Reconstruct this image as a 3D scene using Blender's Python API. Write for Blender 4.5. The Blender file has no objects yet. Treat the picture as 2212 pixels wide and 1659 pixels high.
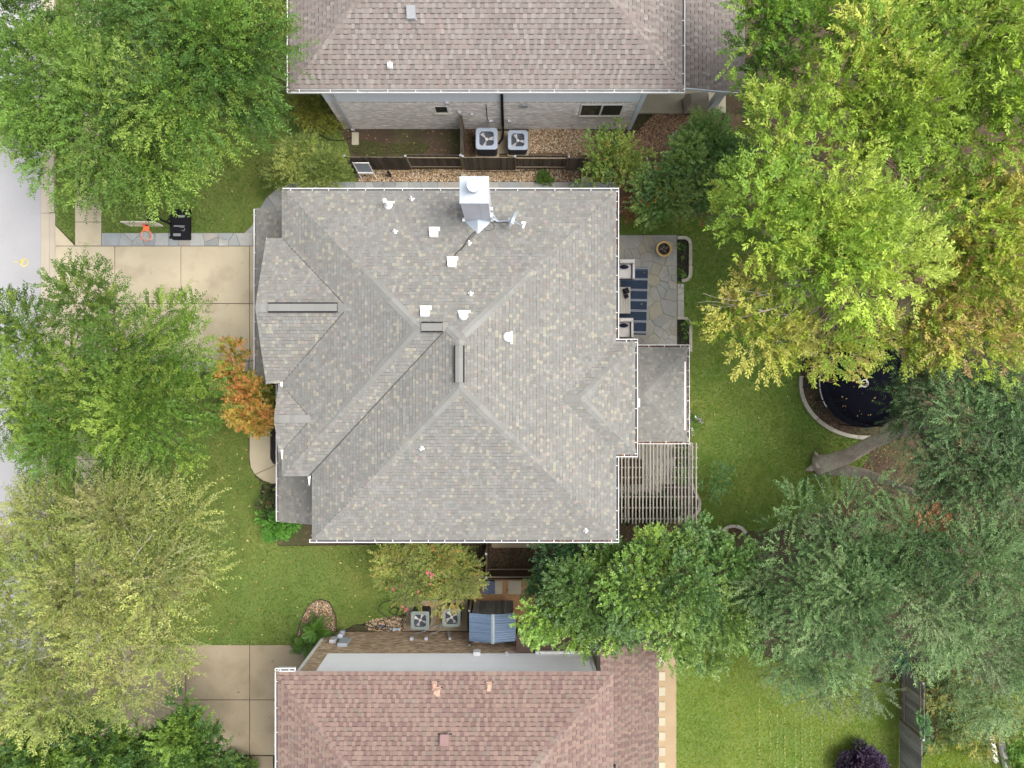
import bpy, math, random
import numpy as np
from mathutils import Vector, Matrix
random.seed(11)
sc = bpy.context.scene
COL = sc.collection
R = math.radians
# ------------------------------------------------------------------ camera, world, sun, exposure
H = 33.0                       # camera height in metres
FPX = 1532.0                   # focal length in photo pixels (photo taken as 2212 wide)
cam_d = bpy.data.cameras.new('camera'); cam = bpy.data.objects.new('camera', cam_d); COL.objects.link(cam)
cam.location = (0, 0, H); cam.rotation_euler = (0, 0, 0)
cam_d.sensor_width = 36.0; cam_d.lens = FPX / 2212 * 36.0
cam_d.clip_start = 0.1; cam_d.clip_end = 2000
sc.camera = cam
SUN_EL, SUN_AZ = R(62), R(88)          # azimuth clockwise from +Y
world = bpy.data.worlds.new('World'); sc.world = world; world.use_nodes = True
wn = world.node_tree; bg = wn.nodes['Background']
sky = wn.nodes.new('ShaderNodeTexSky'); sky.sky_type = 'NISHITA'; sky.sun_disc = False
sky.sun_elevation = SUN_EL; sky.sun_rotation = SUN_AZ
sky.air_density = 1.0; sky.dust_density = 7.0; sky.ozone_density = 0.6
hs = wn.nodes.new('ShaderNodeHueSaturation'); hs.inputs['Saturation'].default_value = 0.40
wn.links.new(sky.outputs[0], hs.inputs['Color']); wn.links.new(hs.outputs[0], bg.inputs[0])
bg.inputs[1].default_value = 0.15
sun_d = bpy.data.lights.new('sun', 'SUN'); sun_d.energy = 0.5; sun_d.angle = R(30); sun_d.color = (1.0, 0.965, 0.91)
sun = bpy.data.objects.new('sun', sun_d); COL.objects.link(sun)
sd = Vector((math.sin(SUN_AZ) * math.cos(SUN_EL), math.cos(SUN_AZ) * math.cos(SUN_EL), math.sin(SUN_EL)))
sun.rotation_euler = sd.to_track_quat('Z', 'Y').to_euler(); sun.location = (20, 20, 60)
sc.view_settings.view_transform = 'Standard'; sc.view_settings.look = 'None'
sc.view_settings.gamma = 1.0; sc.view_settings.use_curve_mapping = False
sc.view_settings.exposure = 1.26
try:
    sc.cycles.max_bounces = 6; sc.cycles.diffuse_bounces = 5; sc.cycles.transmission_bounces = 4
    sc.cycles.use_denoising = True; sc.cycles.denoiser = 'OPENIMAGEDENOISE'
except Exception: pass

# ------------------------------------------------------------------ helpers
def W(u, v, z=0.0):
    k = (H - z) / FPX
    return Vector(((u - 1106) * k, (829.5 - v) * k, z))
def wloc(o):
    p = Vector((0, 0, 0))
    while o is not None:
        p = p + o.location; o = o.parent
    return p
class MB:
    def __init__(s): s.v = []; s.f = []; s.m = []; s.c = []
    def poly(s, pts, mi=0, c=(1, 1, 1)):
        b = len(s.v); s.v += [tuple(p) for p in pts]; s.f.append(tuple(range(b, b + len(pts)))); s.m.append(mi); s.c.append(c)
    def mesh(s, vs, fs, mi=0, c=(1, 1, 1)):
        b = len(s.v); s.v += [tuple(p) for p in vs]
        for f in fs: s.f.append(tuple(b + i for i in f)); s.m.append(mi); s.c.append(c)
    def box(s, x0, x1, y0, y1, z0, z1, mi=0, c=(1, 1, 1)):
        vs = [(x, y, z) for z in (z0, z1) for y in (y0, y1) for x in (x0, x1)]
        s.mesh(vs, [(0, 2, 3, 1), (4, 5, 7, 6), (0, 1, 5, 4), (2, 6, 7, 3), (0, 4, 6, 2), (1, 3, 7, 5)], mi, c)
    def bar(s, p, q, w, h, up=(0, 0, 1), mi=0, c=(1, 1, 1), taper=1.0):
        p = Vector(p); q = Vector(q); d = (q - p).normalized(); up = Vector(up)
        if abs(d.dot(up)) > .98: up = Vector((1, 0, 0))
        a = d.cross(up).normalized(); b = a.cross(d).normalized()
        vs = []
        for r, k in ((p, 1.0), (q, taper)):
            for i, j in ((-1, -1), (1, -1), (1, 1), (-1, 1)): vs.append(r + a * (w * .5 * i * k) + b * (h * .5 * j * k))
        s.mesh(vs, [(0, 1, 2, 3), (7, 6, 5, 4), (0, 4, 5, 1), (1, 5, 6, 2), (2, 6, 7, 3), (3, 7, 4, 0)], mi, c)
    def tube(s, pts, rad, n=6, mi=0, c=(1, 1, 1), cap=True):
        pts = [Vector(p) for p in pts]
        if not hasattr(rad, '__len__'): rad = [rad] * len(pts)
        vs = []; fs = []; prev = None
        for i, p in enumerate(pts):
            d = (pts[min(i + 1, len(pts) - 1)] - pts[max(i - 1, 0)]).normalized()
            a = d.orthogonal().normalized() if prev is None else (prev - d * prev.dot(d)).normalized()
            prev = a; b = d.cross(a)
            for k in range(n):
                t = 2 * math.pi * k / n; vs.append(p + (a * math.cos(t) + b * math.sin(t)) * rad[i])
        for i in range(len(pts) - 1):
            for k in range(n):
                k2 = (k + 1) % n; fs.append((i * n + k, i * n + k2, (i + 1) * n + k2, (i + 1) * n + k))
        if cap: fs.append(tuple(range(n))[::-1]); fs.append(tuple(range((len(pts) - 1) * n, len(pts) * n)))
        s.mesh(vs, fs, mi, c)
    def lathe(s, cx, cy, prof, n=24, mi=0, c=(1, 1, 1)):
        vs = []; fs = []
        for r, z in prof:
            for k in range(n):
                t = 2 * math.pi * k / n; vs.append((cx + r * math.cos(t), cy + r * math.sin(t), z))
        for i in range(len(prof) - 1):
            for k in range(n):
                k2 = (k + 1) % n; fs.append((i * n + k, i * n + k2, (i + 1) * n + k2, (i + 1) * n + k))
        s.mesh(vs, fs, mi, c)
    def disc(s, cx, cy, z, r, n=24, mi=0, c=(1, 1, 1)):
        s.poly([(cx + r * math.cos(2 * math.pi * k / n), cy + r * math.sin(2 * math.pi * k / n), z) for k in range(n)], mi, c)
    def prism(s, pts, z0, z1, mi=0, c=(1, 1, 1)):
        pts = [(p[0], p[1]) for p in pts]
        if sum(pts[i][0] * pts[(i + 1) % len(pts)][1] - pts[(i + 1) % len(pts)][0] * pts[i][1] for i in range(len(pts))) < 0: pts = pts[::-1]
        n = len(pts)
        vs = [(x, y, z0) for x, y in pts] + [(x, y, z1) for x, y in pts]
        fs = [tuple(range(n, 2 * n))] + [(i, (i + 1) % n, n + (i + 1) % n, n + i) for i in range(n)]
        s.mesh(vs, fs, mi, c)
    def data(s, name, mats, org=Vector((0, 0, 0)), smooth=False):
        me = bpy.data.meshes.new(name)
        me.from_pydata([(a - org.x, b - org.y, d - org.z) for a, b, d in s.v], [], s.f)
        for m in (mats if isinstance(mats, (list, tuple)) else [mats]): me.materials.append(m)
        me.polygons.foreach_set('material_index', s.m)
        if smooth: me.polygons.foreach_set('use_smooth', [True] * len(s.f))
        at = me.attributes.new('col', 'FLOAT_COLOR', 'FACE')
        at.data.foreach_set('color', np.array([(c[0], c[1], c[2], 1.0) for c in s.c], dtype=np.float32).ravel())
        return me
    def build(s, name, mats, parent=None, smooth=False, **props):
        o = bpy.data.objects.new(name, s.data(name, mats, wloc(parent), smooth)); COL.objects.link(o); o.parent = parent
        for k, val in props.items(): o[k] = val
        return o
def inst(name, me, loc, parent=None, mat3=None, **props):
    o = bpy.data.objects.new(name, me); COL.objects.link(o); o.parent = parent
    p = Vector(loc) - wloc(parent)
    if mat3 is None: o.location = p
    else: o.matrix_local = Matrix.Translation(p) @ mat3.to_4x4()
    for k, val in props.items(): o[k] = val
    return o
def thing(name, label, cat, loc=(0, 0, 0), group=None):
    o = bpy.data.objects.new(name, None); COL.objects.link(o); o.location = Vector(loc); o.empty_display_size = .3
    o['label'] = label; o['category'] = cat
    if group: o['group'] = group
    return o
def tag(o, label, cat, group=None, kind=None):
    o['label'] = label; o['category'] = cat
    if group: o['group'] = group
    if kind: o['kind'] = kind
    return o
def clip_half(poly, a, b, c):       # keep a*x+b*y>=c
    out = []; n = len(poly)
    for i in range(n):
        p, q = poly[i], poly[(i + 1) % n]
        dp = a * p[0] + b * p[1] - c; dq = a * q[0] + b * q[1] - c
        if dp >= 0: out.append(p)
        if (dp >= 0) != (dq >= 0):
            t = dp / (dp - dq); out.append((p[0] + (q[0] - p[0]) * t, p[1] + (q[1] - p[1]) * t))
    return out
def clip_rect(poly, x0, x1, y0, y1):
    for h in ((1, 0, x0), (-1, 0, -x1), (0, 1, y0), (0, -1, -y1)):
        poly = clip_half(poly, *h)
        if len(poly) < 3: return []
    return poly
def area(p): return .5 * sum(p[i][0] * p[(i + 1) % len(p)][1] - p[(i + 1) % len(p)][0] * p[i][1] for i in range(len(p)))
def clean(p, eps=1e-4):
    out = []
    for q in p:
        if not out or abs(q[0] - out[-1][0]) + abs(q[1] - out[-1][1]) > eps: out.append(q)
    if len(out) > 1 and abs(out[0][0] - out[-1][0]) + abs(out[0][1] - out[-1][1]) < eps: out.pop()
    return out
def inpoly(x, y, poly):
    c = False; n = len(poly); j = n - 1
    for i in range(n):
        xi, yi = poly[i]; xj, yj = poly[j]
        if (yi > y) != (yj > y) and x < (xj - xi) * (y - yi) / (yj - yi) + xi: c = not c
        j = i
    return c
def inpoly_np(X, Y, poly):
    c = np.zeros(len(X), bool); n = len(poly); j = n - 1
    for i in range(n):
        xi, yi = poly[i]; xj, yj = poly[j]
        k = ((yi > Y) != (yj > Y)) & (X < (xj - xi) * (Y - yi) / ((yj - yi) if yj != yi else 1e-9) + xi)
        c ^= k; j = i
    return c
def G(*uv):                              # polygon on the ground from photo pixels
    return [tuple(W(u, v)[:2]) for u, v in uv]
def smooth_poly(p, it=2):
    for _ in range(it):
        q = []
        for i in range(len(p)):
            a, b = p[i], p[(i + 1) % len(p)]
            q += [(a[0] * .75 + b[0] * .25, a[1] * .75 + b[1] * .25), (a[0] * .25 + b[0] * .75, a[1] * .25 + b[1] * .75)]
        p = q
    return p

# ------------------------------------------------------------------ materials
def M(name, col=(.5, .5, .5), rough=.8, metal=0., attr=False, var=.12, vscale=1.5, fine=.1, fscale=30., bump=.2, bscale=None,
      objvar=0., stains=(), stretch=(1, 1, 1), spec=.3, obj_coords=False):
    m = bpy.data.materials.new(name); m.use_nodes = True; nt = m.node_tree; N = nt.nodes; L = nt.links
    b = N['Principled BSDF']; b.inputs['Roughness'].default_value = rough; b.inputs['Metallic'].default_value = metal
    b.inputs['Specular IOR Level'].default_value = spec
    if obj_coords: src = N.new('ShaderNodeTexCoord').outputs['Object']
    else: src = N.new('ShaderNodeNewGeometry').outputs['Position']
    mp = N.new('ShaderNodeMapping'); mp.inputs['Scale'].default_value = stretch; L.new(src, mp.inputs[0])
    def noise(scale, det=4):
        n = N.new('ShaderNodeTexNoise'); n.inputs['Scale'].default_value = scale; n.inputs['Detail'].default_value = det
        L.new(mp.outputs[0], n.inputs['Vector']); return n.outputs[0]
    def math_(op, a, c):
        n = N.new('ShaderNodeMath'); n.operation = op
        for i, x in enumerate((a, c)):
            if isinstance(x, (int, float)): n.inputs[i].default_value = x
            else: L.new(x, n.inputs[i])
        return n.outputs[0]
    if attr:
        a = N.new('ShaderNodeAttribute'); a.attribute_name = 'col'; cur = a.outputs['Color']
    else:
        r = N.new('ShaderNodeRGB'); r.outputs[0].default_value = (*col, 1); cur = r.outputs[0]
    for sc_, cc, lo, hi, amt in stains:
        n = noise(sc_, 5); mr = N.new('ShaderNodeMapRange'); mr.inputs[1].default_value = lo; mr.inputs[2].default_value = hi
        mr.inputs[3].default_value = 0; mr.inputs[4].default_value = amt; L.new(n, mr.inputs[0])
        mx = N.new('ShaderNodeMix'); mx.data_type = 'RGBA'; L.new(mr.outputs[0], mx.inputs[0]); L.new(cur, mx.inputs[6])
        mx.inputs[7].default_value = (*cc, 1); cur = mx.outputs[2]
    f = math_('ADD', 1.0, 0.0); fn = noise(fscale)
    f = math_('ADD', f, math_('MULTIPLY', math_('SUBTRACT', noise(vscale), .5), var * 3.2))
    f = math_('ADD', f, math_('MULTIPLY', math_('SUBTRACT', fn, .5), fine * 3.2))
    if objvar:
        oi = N.new('ShaderNodeObjectInfo'); f = math_('ADD', f, math_('MULTIPLY', math_('SUBTRACT', oi.outputs['Random'], .5), 2 * objvar))
    f = math_('MAXIMUM', f, .1)
    vm = N.new('ShaderNodeVectorMath'); vm.operation = 'SCALE'; L.new(cur, vm.inputs[0]); L.new(f, vm.inputs['Scale'])
    L.new(vm.outputs[0], b.inputs['Base Color'])
    if bump:
        bp = N.new('ShaderNodeBump'); bp.inputs['Strength'].default_value = bump; bp.inputs['Distance'].default_value = .02
        L.new(noise(bscale) if bscale else fn, bp.inputs['Height']); L.new(bp.outputs[0], b.inputs['Normal'])
    return m
def leaf_mat(name, trans=.24, rough=.5, tint=(1.15, 1.2, .55), spec=.25):
    m = bpy.data.materials.new(name); m.use_nodes = True; N = m.node_tree.nodes; L = m.node_tree.links
    b = N['Principled BSDF']; b.inputs['Roughness'].default_value = rough; b.inputs['Specular IOR Level'].default_value = spec
    a = N.new('ShaderNodeAttribute'); a.attribute_name = 'col'; L.new(a.outputs['Color'], b.inputs['Base Color'])
    t = N.new('ShaderNodeBsdfTranslucent'); mu = N.new('ShaderNodeVectorMath'); mu.operation = 'MULTIPLY'
    mu.inputs[1].default_value = tint; L.new(a.outputs['Color'], mu.inputs[0]); L.new(mu.outputs[0], t.inputs[0])
    mx = N.new('ShaderNodeMixShader'); mx.inputs[0].default_value = trans
    L.new(b.outputs[0], mx.inputs[1]); L.new(t.outputs[0], mx.inputs[2]); L.new(mx.outputs[0], N['Material Output'].inputs[0])
    return m
MT = {}
MT['soil'] = M('soil', (.058, .040, .026), .95, var=.3, vscale=.8, fine=.35, fscale=22, bump=.6,
               stains=((.5, (.05, .06, .02), .45, .6, .7), (6., (.15, .09, .05), .6, .7, .6)))
MT['lawn'] = M('lawn', (.096, .142, .030), .95, var=.16, vscale=.45, fine=.28, fscale=34, bump=.7,
               stains=((.35, (.14, .155, .035), .42, .72, .75), (1.3, (.06, .105, .016), .5, .7, .6), (2.6, (.15, .12, .05), .64, .78, .7)))
MT['grass'] = leaf_mat('grass', .25, .6, (1.1, 1.15, .6), .15)
MT['asphalt'] = M('asphalt', (.29, .29, .295), .95, var=.08, vscale=.5, fine=.06, fscale=30, bump=.25,
                  stains=((1.2, (.28, .28, .29), .55, .75, .5),))
MT['paint_y'] = M('yellow_paint', (.42, .37, .12), .8, var=.2, fine=.3)
MT['concrete'] = M('concrete', (.395, .345, .245), .9, var=.09, vscale=.7, fine=.06, fscale=26, bump=.15, objvar=.04,
                   stains=((.9, (.24, .20, .14), .5, .72, .55), (4.5, (.19, .155, .105), .66, .78, .5), (.45, (.33, .285, .21), .55, .7, .5), (9., (.10, .085, .06), .72, .78, .6)))
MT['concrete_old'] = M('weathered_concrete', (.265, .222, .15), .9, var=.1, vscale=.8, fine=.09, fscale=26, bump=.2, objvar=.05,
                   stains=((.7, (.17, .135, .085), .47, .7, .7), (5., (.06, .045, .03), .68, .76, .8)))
MT['kerb'] = M('kerb_concrete', (.35, .31, .245), .9, var=.08, fine=.08, bump=.2)
MT['joint'] = M('dark_joint', (.07, .055, .04), .95)
MT['flag'] = M('flagstone', attr=True, rough=.8, var=.14, vscale=2.2, fine=.1, fscale=16, bump=.3,
               stains=((1.1, (.25, .245, .21), .40, .62, .75), (1.9, (.30, .235, .13), .60, .74, .6), (2.4, (.20, .21, .205), .56, .7, .6), (6., (.34, .33, .29), .6, .74, .5)))
MT['flag_blue'] = M('bluestone', attr=True, rough=.8, var=.12, vscale=2.2, fine=.08, fscale=18, bump=.3,
               stains=((2.0, (.22, .22, .20), .5, .72, .5),))
MT['mortar'] = M('mortar', (.25, .24, .20), .95, fine=.15)
MT['limestone'] = M('limestone_edging', (.34, .315, .26), .85, var=.1, fine=.1, objvar=.12, bump=.3)
MT['pebble'] = M('pebble', attr=True, rough=.7, var=.1, fine=.12, fscale=60, bump=0)
MT['mulch'] = M('mulch', attr=True, rough=.95, var=.1, fine=.1, bump=0)
MT['dark_soil'] = M('dark_mulch_soil', (.022, .018, .016), .95, var=.3, fine=.5, fscale=30, bump=.7)
MT['gravel_soil'] = M('gravel_bed_soil', (.10, .07, .042), .95, var=.2, fine=.4, fscale=28, bump=.6)
MT['granite'] = M('decomposed_granite', (.31, .185, .09), .95, var=.14, vscale=1.2, fine=.14, fscale=30, bump=.3,
                  stains=((1.1, (.20, .11, .055), .5, .68, .8), (7., (.10, .055, .03), .68, .76, .7)))
MT['granite_pale'] = M('pale_granite', (.28, .21, .13), .95, var=.1, vscale=1.2, fine=.14, fscale=30, bump=.3)
MT['paver'] = M('paver', (.34, .315, .235), .9, var=.1, fine=.1, objvar=.06, bump=.15)
MT['shingle'] = M('shingle', attr=True, rough=.92, var=.07, vscale=.4, fine=.12, fscale=70, bump=.25)
MT['shingle_main'] = M('weathered_shingle', attr=True, rough=.92, var=.06, vscale=.35, fine=.12, fscale=70, bump=.25, stains=((.8, (.15, .145, .14), .52, .75, .35), (2.2, (.10, .10, .11), .64, .78, .6)))
MT['deck'] = M('roof_underlay', (.060, .056, .052), .95, fine=.2)  # dark tone also paints the shadow lines seen between shingle courses
MT['deck_red'] = M('roof_underlay_red', (.085, .058, .052), .95, fine=.2)  # reddish version, likewise painting the shadow lines between courses
MT['white'] = M('white_paint', (.70, .70, .69), .5, var=.10, vscale=1.5, fine=.06, bump=0)
MT['siding'] = M('white_siding', (.84, .85, .86), .6, var=.03, fine=.03, bump=0, objvar=.02)
MT['siding_grey'] = M('grey_siding', (.56, .60, .635), .6, var=.03, fine=.03, bump=0, objvar=.03)
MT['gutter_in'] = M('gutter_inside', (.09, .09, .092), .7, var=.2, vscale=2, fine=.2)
MT['brick_n'] = M('pale_brick', attr=True, rough=.9, var=.08, fine=.12, bump=.2)
MT['mortar_n'] = M('pale_mortar', (.62, .60, .56), .95, fine=.1)
MT['mortar_s'] = M('tan_mortar', (.40, .32, .23), .95, fine=.1)
MT['stone_wall'] = M('stone_wall', (.42, .37, .29), .9, var=.2, vscale=3, fine=.15, bump=.4)
MT['metal'] = M('galvanised_metal', (.36, .405, .45), .5, .1, var=.07, vscale=3, fine=.04, bump=.05)
MT['metal_lt'] = M('light_metal', (.46, .46, .50), .5, .1, var=.05, fine=.03, bump=.05)
MT['grey_pl'] = M('grey_plastic', (.24, .25, .26), .6, bump=0)
MT['ac_n'] = M('ac_blue_grey', (.25, .29, .35), .5, .1, var=.06, bump=0)
MT['ac_side'] = M('ac_side', (.075, .085, .12), .5, .3, bump=0)
MT['ac_s'] = M('ac_green_grey', (.18, .21, .20), .5, .1, var=.06, bump=0)
MT['ac_s_side'] = M('ac_dark_side', (.045, .055, .06), .5, .3, bump=0)
MT['black'] = M('black_plastic', (.010, .010, .013), .6, bump=0, var=.2, spec=.15)
MT['black_soft'] = M('black_mat', (.004, .0045, .009), .9, bump=0, var=.3, vscale=2, spec=.05)
MT['net'] = M('black_net', (.004, .004, .007), .9, bump=0, spec=.05)
MT['fan_well'] = M('fan_well', (.05, .058, .068), .6, bump=0)
MT['pad_black'] = M('black_pad', (.006, .007, .011), .9, bump=.1, spec=.05)
MT['blade'] = M('fan_blade', (.5, .49, .47), .5, .3, bump=0)
MT['orange'] = M('orange_rim', (.75, .17, .07), .45, bump=0)
MT['rope'] = M('white_rope', (.58, .57, .56), .8, bump=0)
MT['panel_clear'] = M('backboard', (.52, .48, .42), .35, var=.06, bump=0)
MT['wood_dark'] = M('weathered_dark_wood', (.085, .072, .057), .9, var=.25, vscale=2, fine=.3, fscale=16, stretch=(3, 3, .5), bump=.4, objvar=.35)
MT['wood_grey'] = M('grey_wood', (.22, .215, .20), .9, var=.2, vscale=2, fine=.3, fscale=14, stretch=(4, 4, .6), bump=.4, objvar=.3)
MT['wood_rail'] = M('rail_wood', (.22, .18, .13), .9, var=.15, fine=.2, fscale=18, bump=.3, objvar=.12)
MT['wood_perg'] = M('pergola_wood', (.215, .20, .172), .9, var=.12, fine=.18, fscale=16, bump=.3, objvar=.16)
MT['wood_brown'] = M('brown_wood', (.055, .036, .022), .85, var=.2, fine=.25, fscale=14, bump=.3, objvar=.2)
MT['wood_pale'] = M('pale_board', (.60, .56, .50), .9, var=.1, fine=.15, bump=.3, objvar=.05)
MT['shed_roof'] = M('blue_metal_roof', (.105, .155, .23), .5, .15, var=.18, vscale=1.2, fine=.12, fscale=9, stretch=(.5, 5, 1), bump=.1)
MT['shed_ridge'] = M('ridge_flashing', (.30, .34, .36), .5, .2, bump=0)
MT['glass'] = M('window_glass', (.012, .022, .018), .06, bump=0, spec=.6)
MT['fabric'] = M('white_cushion', (.60, .58, .56), .9, bump=.1)
MT['navy'] = M('navy_fabric', (.008, .014, .04), .9, bump=.1)
MT['rug'] = M('rug', attr=True, rough=.95, var=.12, vscale=3, fine=.15, fscale=40, bump=.2)
MT['table'] = M('pale_table_slat', (.42, .40, .36), .7, bump=.1, objvar=.04)
MT['dark_frame'] = M('dark_frame', (.02, .02, .022), .5, bump=0)
MT['terracotta'] = M('glazed_pot', (.50, .34, .14), .45, var=.1, bump=0)
MT['bark'] = M('bark', (.17, .145, .115), .95, var=.25, vscale=2, fine=.3, fscale=14, bump=.7, stretch=(1, 1, .4))
MT['bark_lt'] = M('pale_bark', (.33, .29, .24), .95, var=.2, vscale=2, fine=.3, fscale=14, bump=.7, stretch=(1, 1, .4))
MT['bark_oak'] = M('oak_bark', (.44, .38, .31), .95, var=.2, vscale=2, fine=.3, fscale=12, bump=.7, stretch=(1, 1, .4), stains=((1.5, (.27, .23, .18), .5, .7, .7),))
MT['twig'] = M('twig', (.15, .12, .09), .95, bump=0)
MT['twig_lt'] = M('pale_twig', (.20, .235, .13), .95, bump=0)
MT['leaf'] = leaf_mat('leaf')
MT['leaf_gloss'] = leaf_mat('glossy_leaf', .22, .38, (1.1, 1.2, .5), .4)
MT['petal'] = M('petal', attr=True, rough=.7, var=.05, bump=0)
MT['cover'] = M('beige_cover', (.30, .275, .225), .9, var=.08, bump=.1)
MT['hose'] = M('black_hose', (.012, .014, .012), .5, bump=0)
MT['hose_g'] = M('green_hose', (.02, .12, .09), .5, bump=0)
MT['red_box'] = M('brown_vent_paint', (.20, .125, .12), .7, bump=0)
MT['copper'] = M('tan_pipe_boot', (.36, .24, .175), .7, bump=0, var=.15, vscale=6)
MT['steel_edge'] = M('steel_edging', (.05, .04, .03), .7, bump=0)
MT['bin'] = M('blue_grey_plastic', (.045, .06, .10), .55, bump=0)
# ------------------------------------------------------------------ numpy meshes for things made of very many small pieces
def npmesh(name, V, pat, C, mat, parent=None, **props):
    """V (N,k,3) vertices of N pieces, pat: face index lists (all the same length) within a piece, C (N,3) colours."""
    N, k, _ = V.shape; nf = len(pat); L = len(pat[0])
    V = V - np.array(wloc(parent))[None, None, :]
    me = bpy.data.meshes.new(name)
    me.vertices.add(N * k); me.vertices.foreach_set('co', V.astype(np.float32).ravel())
    idx = (np.arange(N)[:, None, None] * k + np.array(pat)[None]).astype(np.int32).ravel()
    me.loops.add(len(idx)); me.loops.foreach_set('vertex_index', idx)
    me.polygons.add(N * nf); me.polygons.foreach_set('loop_start', np.arange(0, len(idx), L, dtype=np.int32))
    me.update(calc_edges=True)
    me.materials.append(mat)
    at = me.attributes.new('col', 'FLOAT_COLOR', 'FACE')
    c4 = np.ones((N, nf, 4), np.float32); c4[:, :, :3] = np.clip(C, 0.002, 1)[:, None, :]; at.data.foreach_set('color', c4.ravel())
    o = bpy.data.objects.new(name, me); COL.objects.link(o); o.parent = parent
    for a, b in props.items(): o[a] = b
    return o
def nrm(a): return a / np.maximum(np.linalg.norm(a, axis=-1, keepdims=True), 1e-9)
def scatter(poly, dens, rng, excl=()):
    xs = [p[0] for p in poly]; ys = [p[1] for p in poly]
    n = int((max(xs) - min(xs)) * (max(ys) - min(ys)) * dens)
    X = rng.uniform(min(xs), max(xs), n); Y = rng.uniform(min(ys), max(ys), n)
    k = inpoly_np(X, Y, poly)
    for e in excl: k &= ~inpoly_np(X, Y, e)
    return X[k], Y[k]
def lowf(X, Y, s, seed=0):
    r = np.random.default_rng(seed); t = np.zeros_like(X)
    for i in range(7):
        a = r.uniform(0, 6.28); f = s * r.uniform(.5, 2.0)
        t += np.sin((X * math.cos(a) + Y * math.sin(a)) * f + r.uniform(0, 6.28))
    return t / 3.0
def grass(name, poly, dens, seed, z=0.0, excl=(), pal=None, h=.05, label=None, thin=0.0):
    rng = np.random.default_rng(seed); X, Y = scatter(poly, dens, rng, excl)
    if thin:
        k = rng.random(len(X)) < np.clip(1 - thin * (lowf(X, Y, 2.0, seed) + .8), .1, 1); X, Y = X[k], Y[k]
    n = len(X); nb = 3
    a = rng.uniform(0, 6.28, (n, nb)); l = rng.uniform(.5, 1.3, (n, nb)) * h; lean = rng.uniform(.2, 1.1, (n, nb)) * h
    w = rng.uniform(.006, .011, (n, nb))
    bx = X[:, None] + rng.normal(0, .016, (n, nb)); by = Y[:, None] + rng.normal(0, .016, (n, nb))
    V = np.zeros((n, nb, 3, 3)); ca, sa = np.cos(a), np.sin(a)
    V[..., 0, 0] = bx - sa * w; V[..., 0, 1] = by + ca * w; V[..., 1, 0] = bx + sa * w; V[..., 1, 1] = by - ca * w
    V[..., 2, 0] = bx + ca * lean; V[..., 2, 1] = by + sa * lean
    V[..., 0, 2] = z; V[..., 1, 2] = z; V[..., 2, 2] = z + l
    p = np.array(pal if pal is not None else [(.070, .112, .018), (.095, .135, .024), (.14, .155, .036), (.19, .17, .06)])
    t = np.clip(.9 + .75 * lowf(X, Y, .9, seed + 1) + .35 * lowf(X, Y, 3.5, seed + 2) + rng.normal(0, .45, n), 0, 2.999)
    i = t.astype(int); f = (t - i)[:, None]; C = np.array([1.0, 1.05, 1.25]) * 1.2 * (p[i] * (1 - f) + p[np.minimum(i + 1, 3)] * f) * rng.uniform(.75, 1.3, (n, 1))
    o = npmesh(name, V.reshape(n * nb, 3, 3), [(0, 1, 2)], np.repeat(C, nb, 0), MT['grass'])
    return tag(o, label, 'grass', kind='stuff')
def pebbles(name, poly, dens, seed, z, pal, size, label, mat='pebble', flat=.55, excl=(), cat='gravel', parent=None, lift=.3):
    rng = np.random.default_rng(seed); X, Y = scatter(poly, dens, rng, excl); n = len(X)
    a = rng.uniform(0, 6.28, n); s = size * rng.uniform(.55, 1.35, n); e = rng.uniform(.45, .95, n)
    V = np.zeros((n, 5, 3))
    for i in range(4):
        t = a + i * math.pi / 2; r = s * (1 if i % 2 == 0 else e) * rng.uniform(.75, 1.1, n)
        V[:, i, 0] = X + np.cos(t) * r; V[:, i, 1] = Y + np.sin(t) * r; V[:, i, 2] = z + rng.uniform(-.2, .6, n) * s * flat
    V[:, 4, 0] = X + rng.normal(0, .2, n) * s; V[:, 4, 1] = Y + rng.normal(0, .2, n) * s; V[:, 4, 2] = z + s * flat * rng.uniform(.7, 1.5, n)
    C = np.array(pal)[rng.integers(0, len(pal), n)] * rng.uniform(.65, 1.3, (n, 1))
    o = npmesh(name, V, [(0, 1, 4), (1, 2, 4), (2, 3, 4), (3, 0, 4)], C, MT[mat], parent)
    if parent is None: return tag(o, label, cat, kind='stuff')
    o['kind'] = 'stuff'; return o
def litter(name, poly, dens, seed, z, pal, label, size=.05, parent=None, excl=()):
    rng = np.random.default_rng(seed); X, Y = scatter(poly, dens, rng, excl); n = len(X)
    a = rng.uniform(0, 6.28, n); s = size * rng.uniform(.6, 1.3, n)
    V = np.zeros((n, 4, 3)); 
    for i, (r, da) in enumerate(((1, 0), (.42, 1.57), (1, 3.14), (.42, -1.57))):
        V[:, i, 0] = X + np.cos(a + da) * r * s; V[:, i, 1] = Y + np.sin(a + da) * r * s; V[:, i, 2] = z + rng.uniform(0, .035, n)
    C = np.array(pal)[rng.integers(0, len(pal), n)] * rng.uniform(.7, 1.25, (n, 1))
    o = npmesh(name, V, [(0, 1, 2, 3)], C, MT['mulch'], parent)
    if parent is None: return tag(o, label, 'leaves', kind='stuff')
    o['kind'] = 'stuff'; return o
def sheet(name, poly, z, mat, kind='structure', parent=None):
    mb = MB(); mb.poly([(x, y, z) for x, y in (poly if area(poly) > 0 else poly[::-1])])
    o = mb.build(name, MT[mat], parent); 
    if parent is None: o['kind'] = kind
    return o
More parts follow.
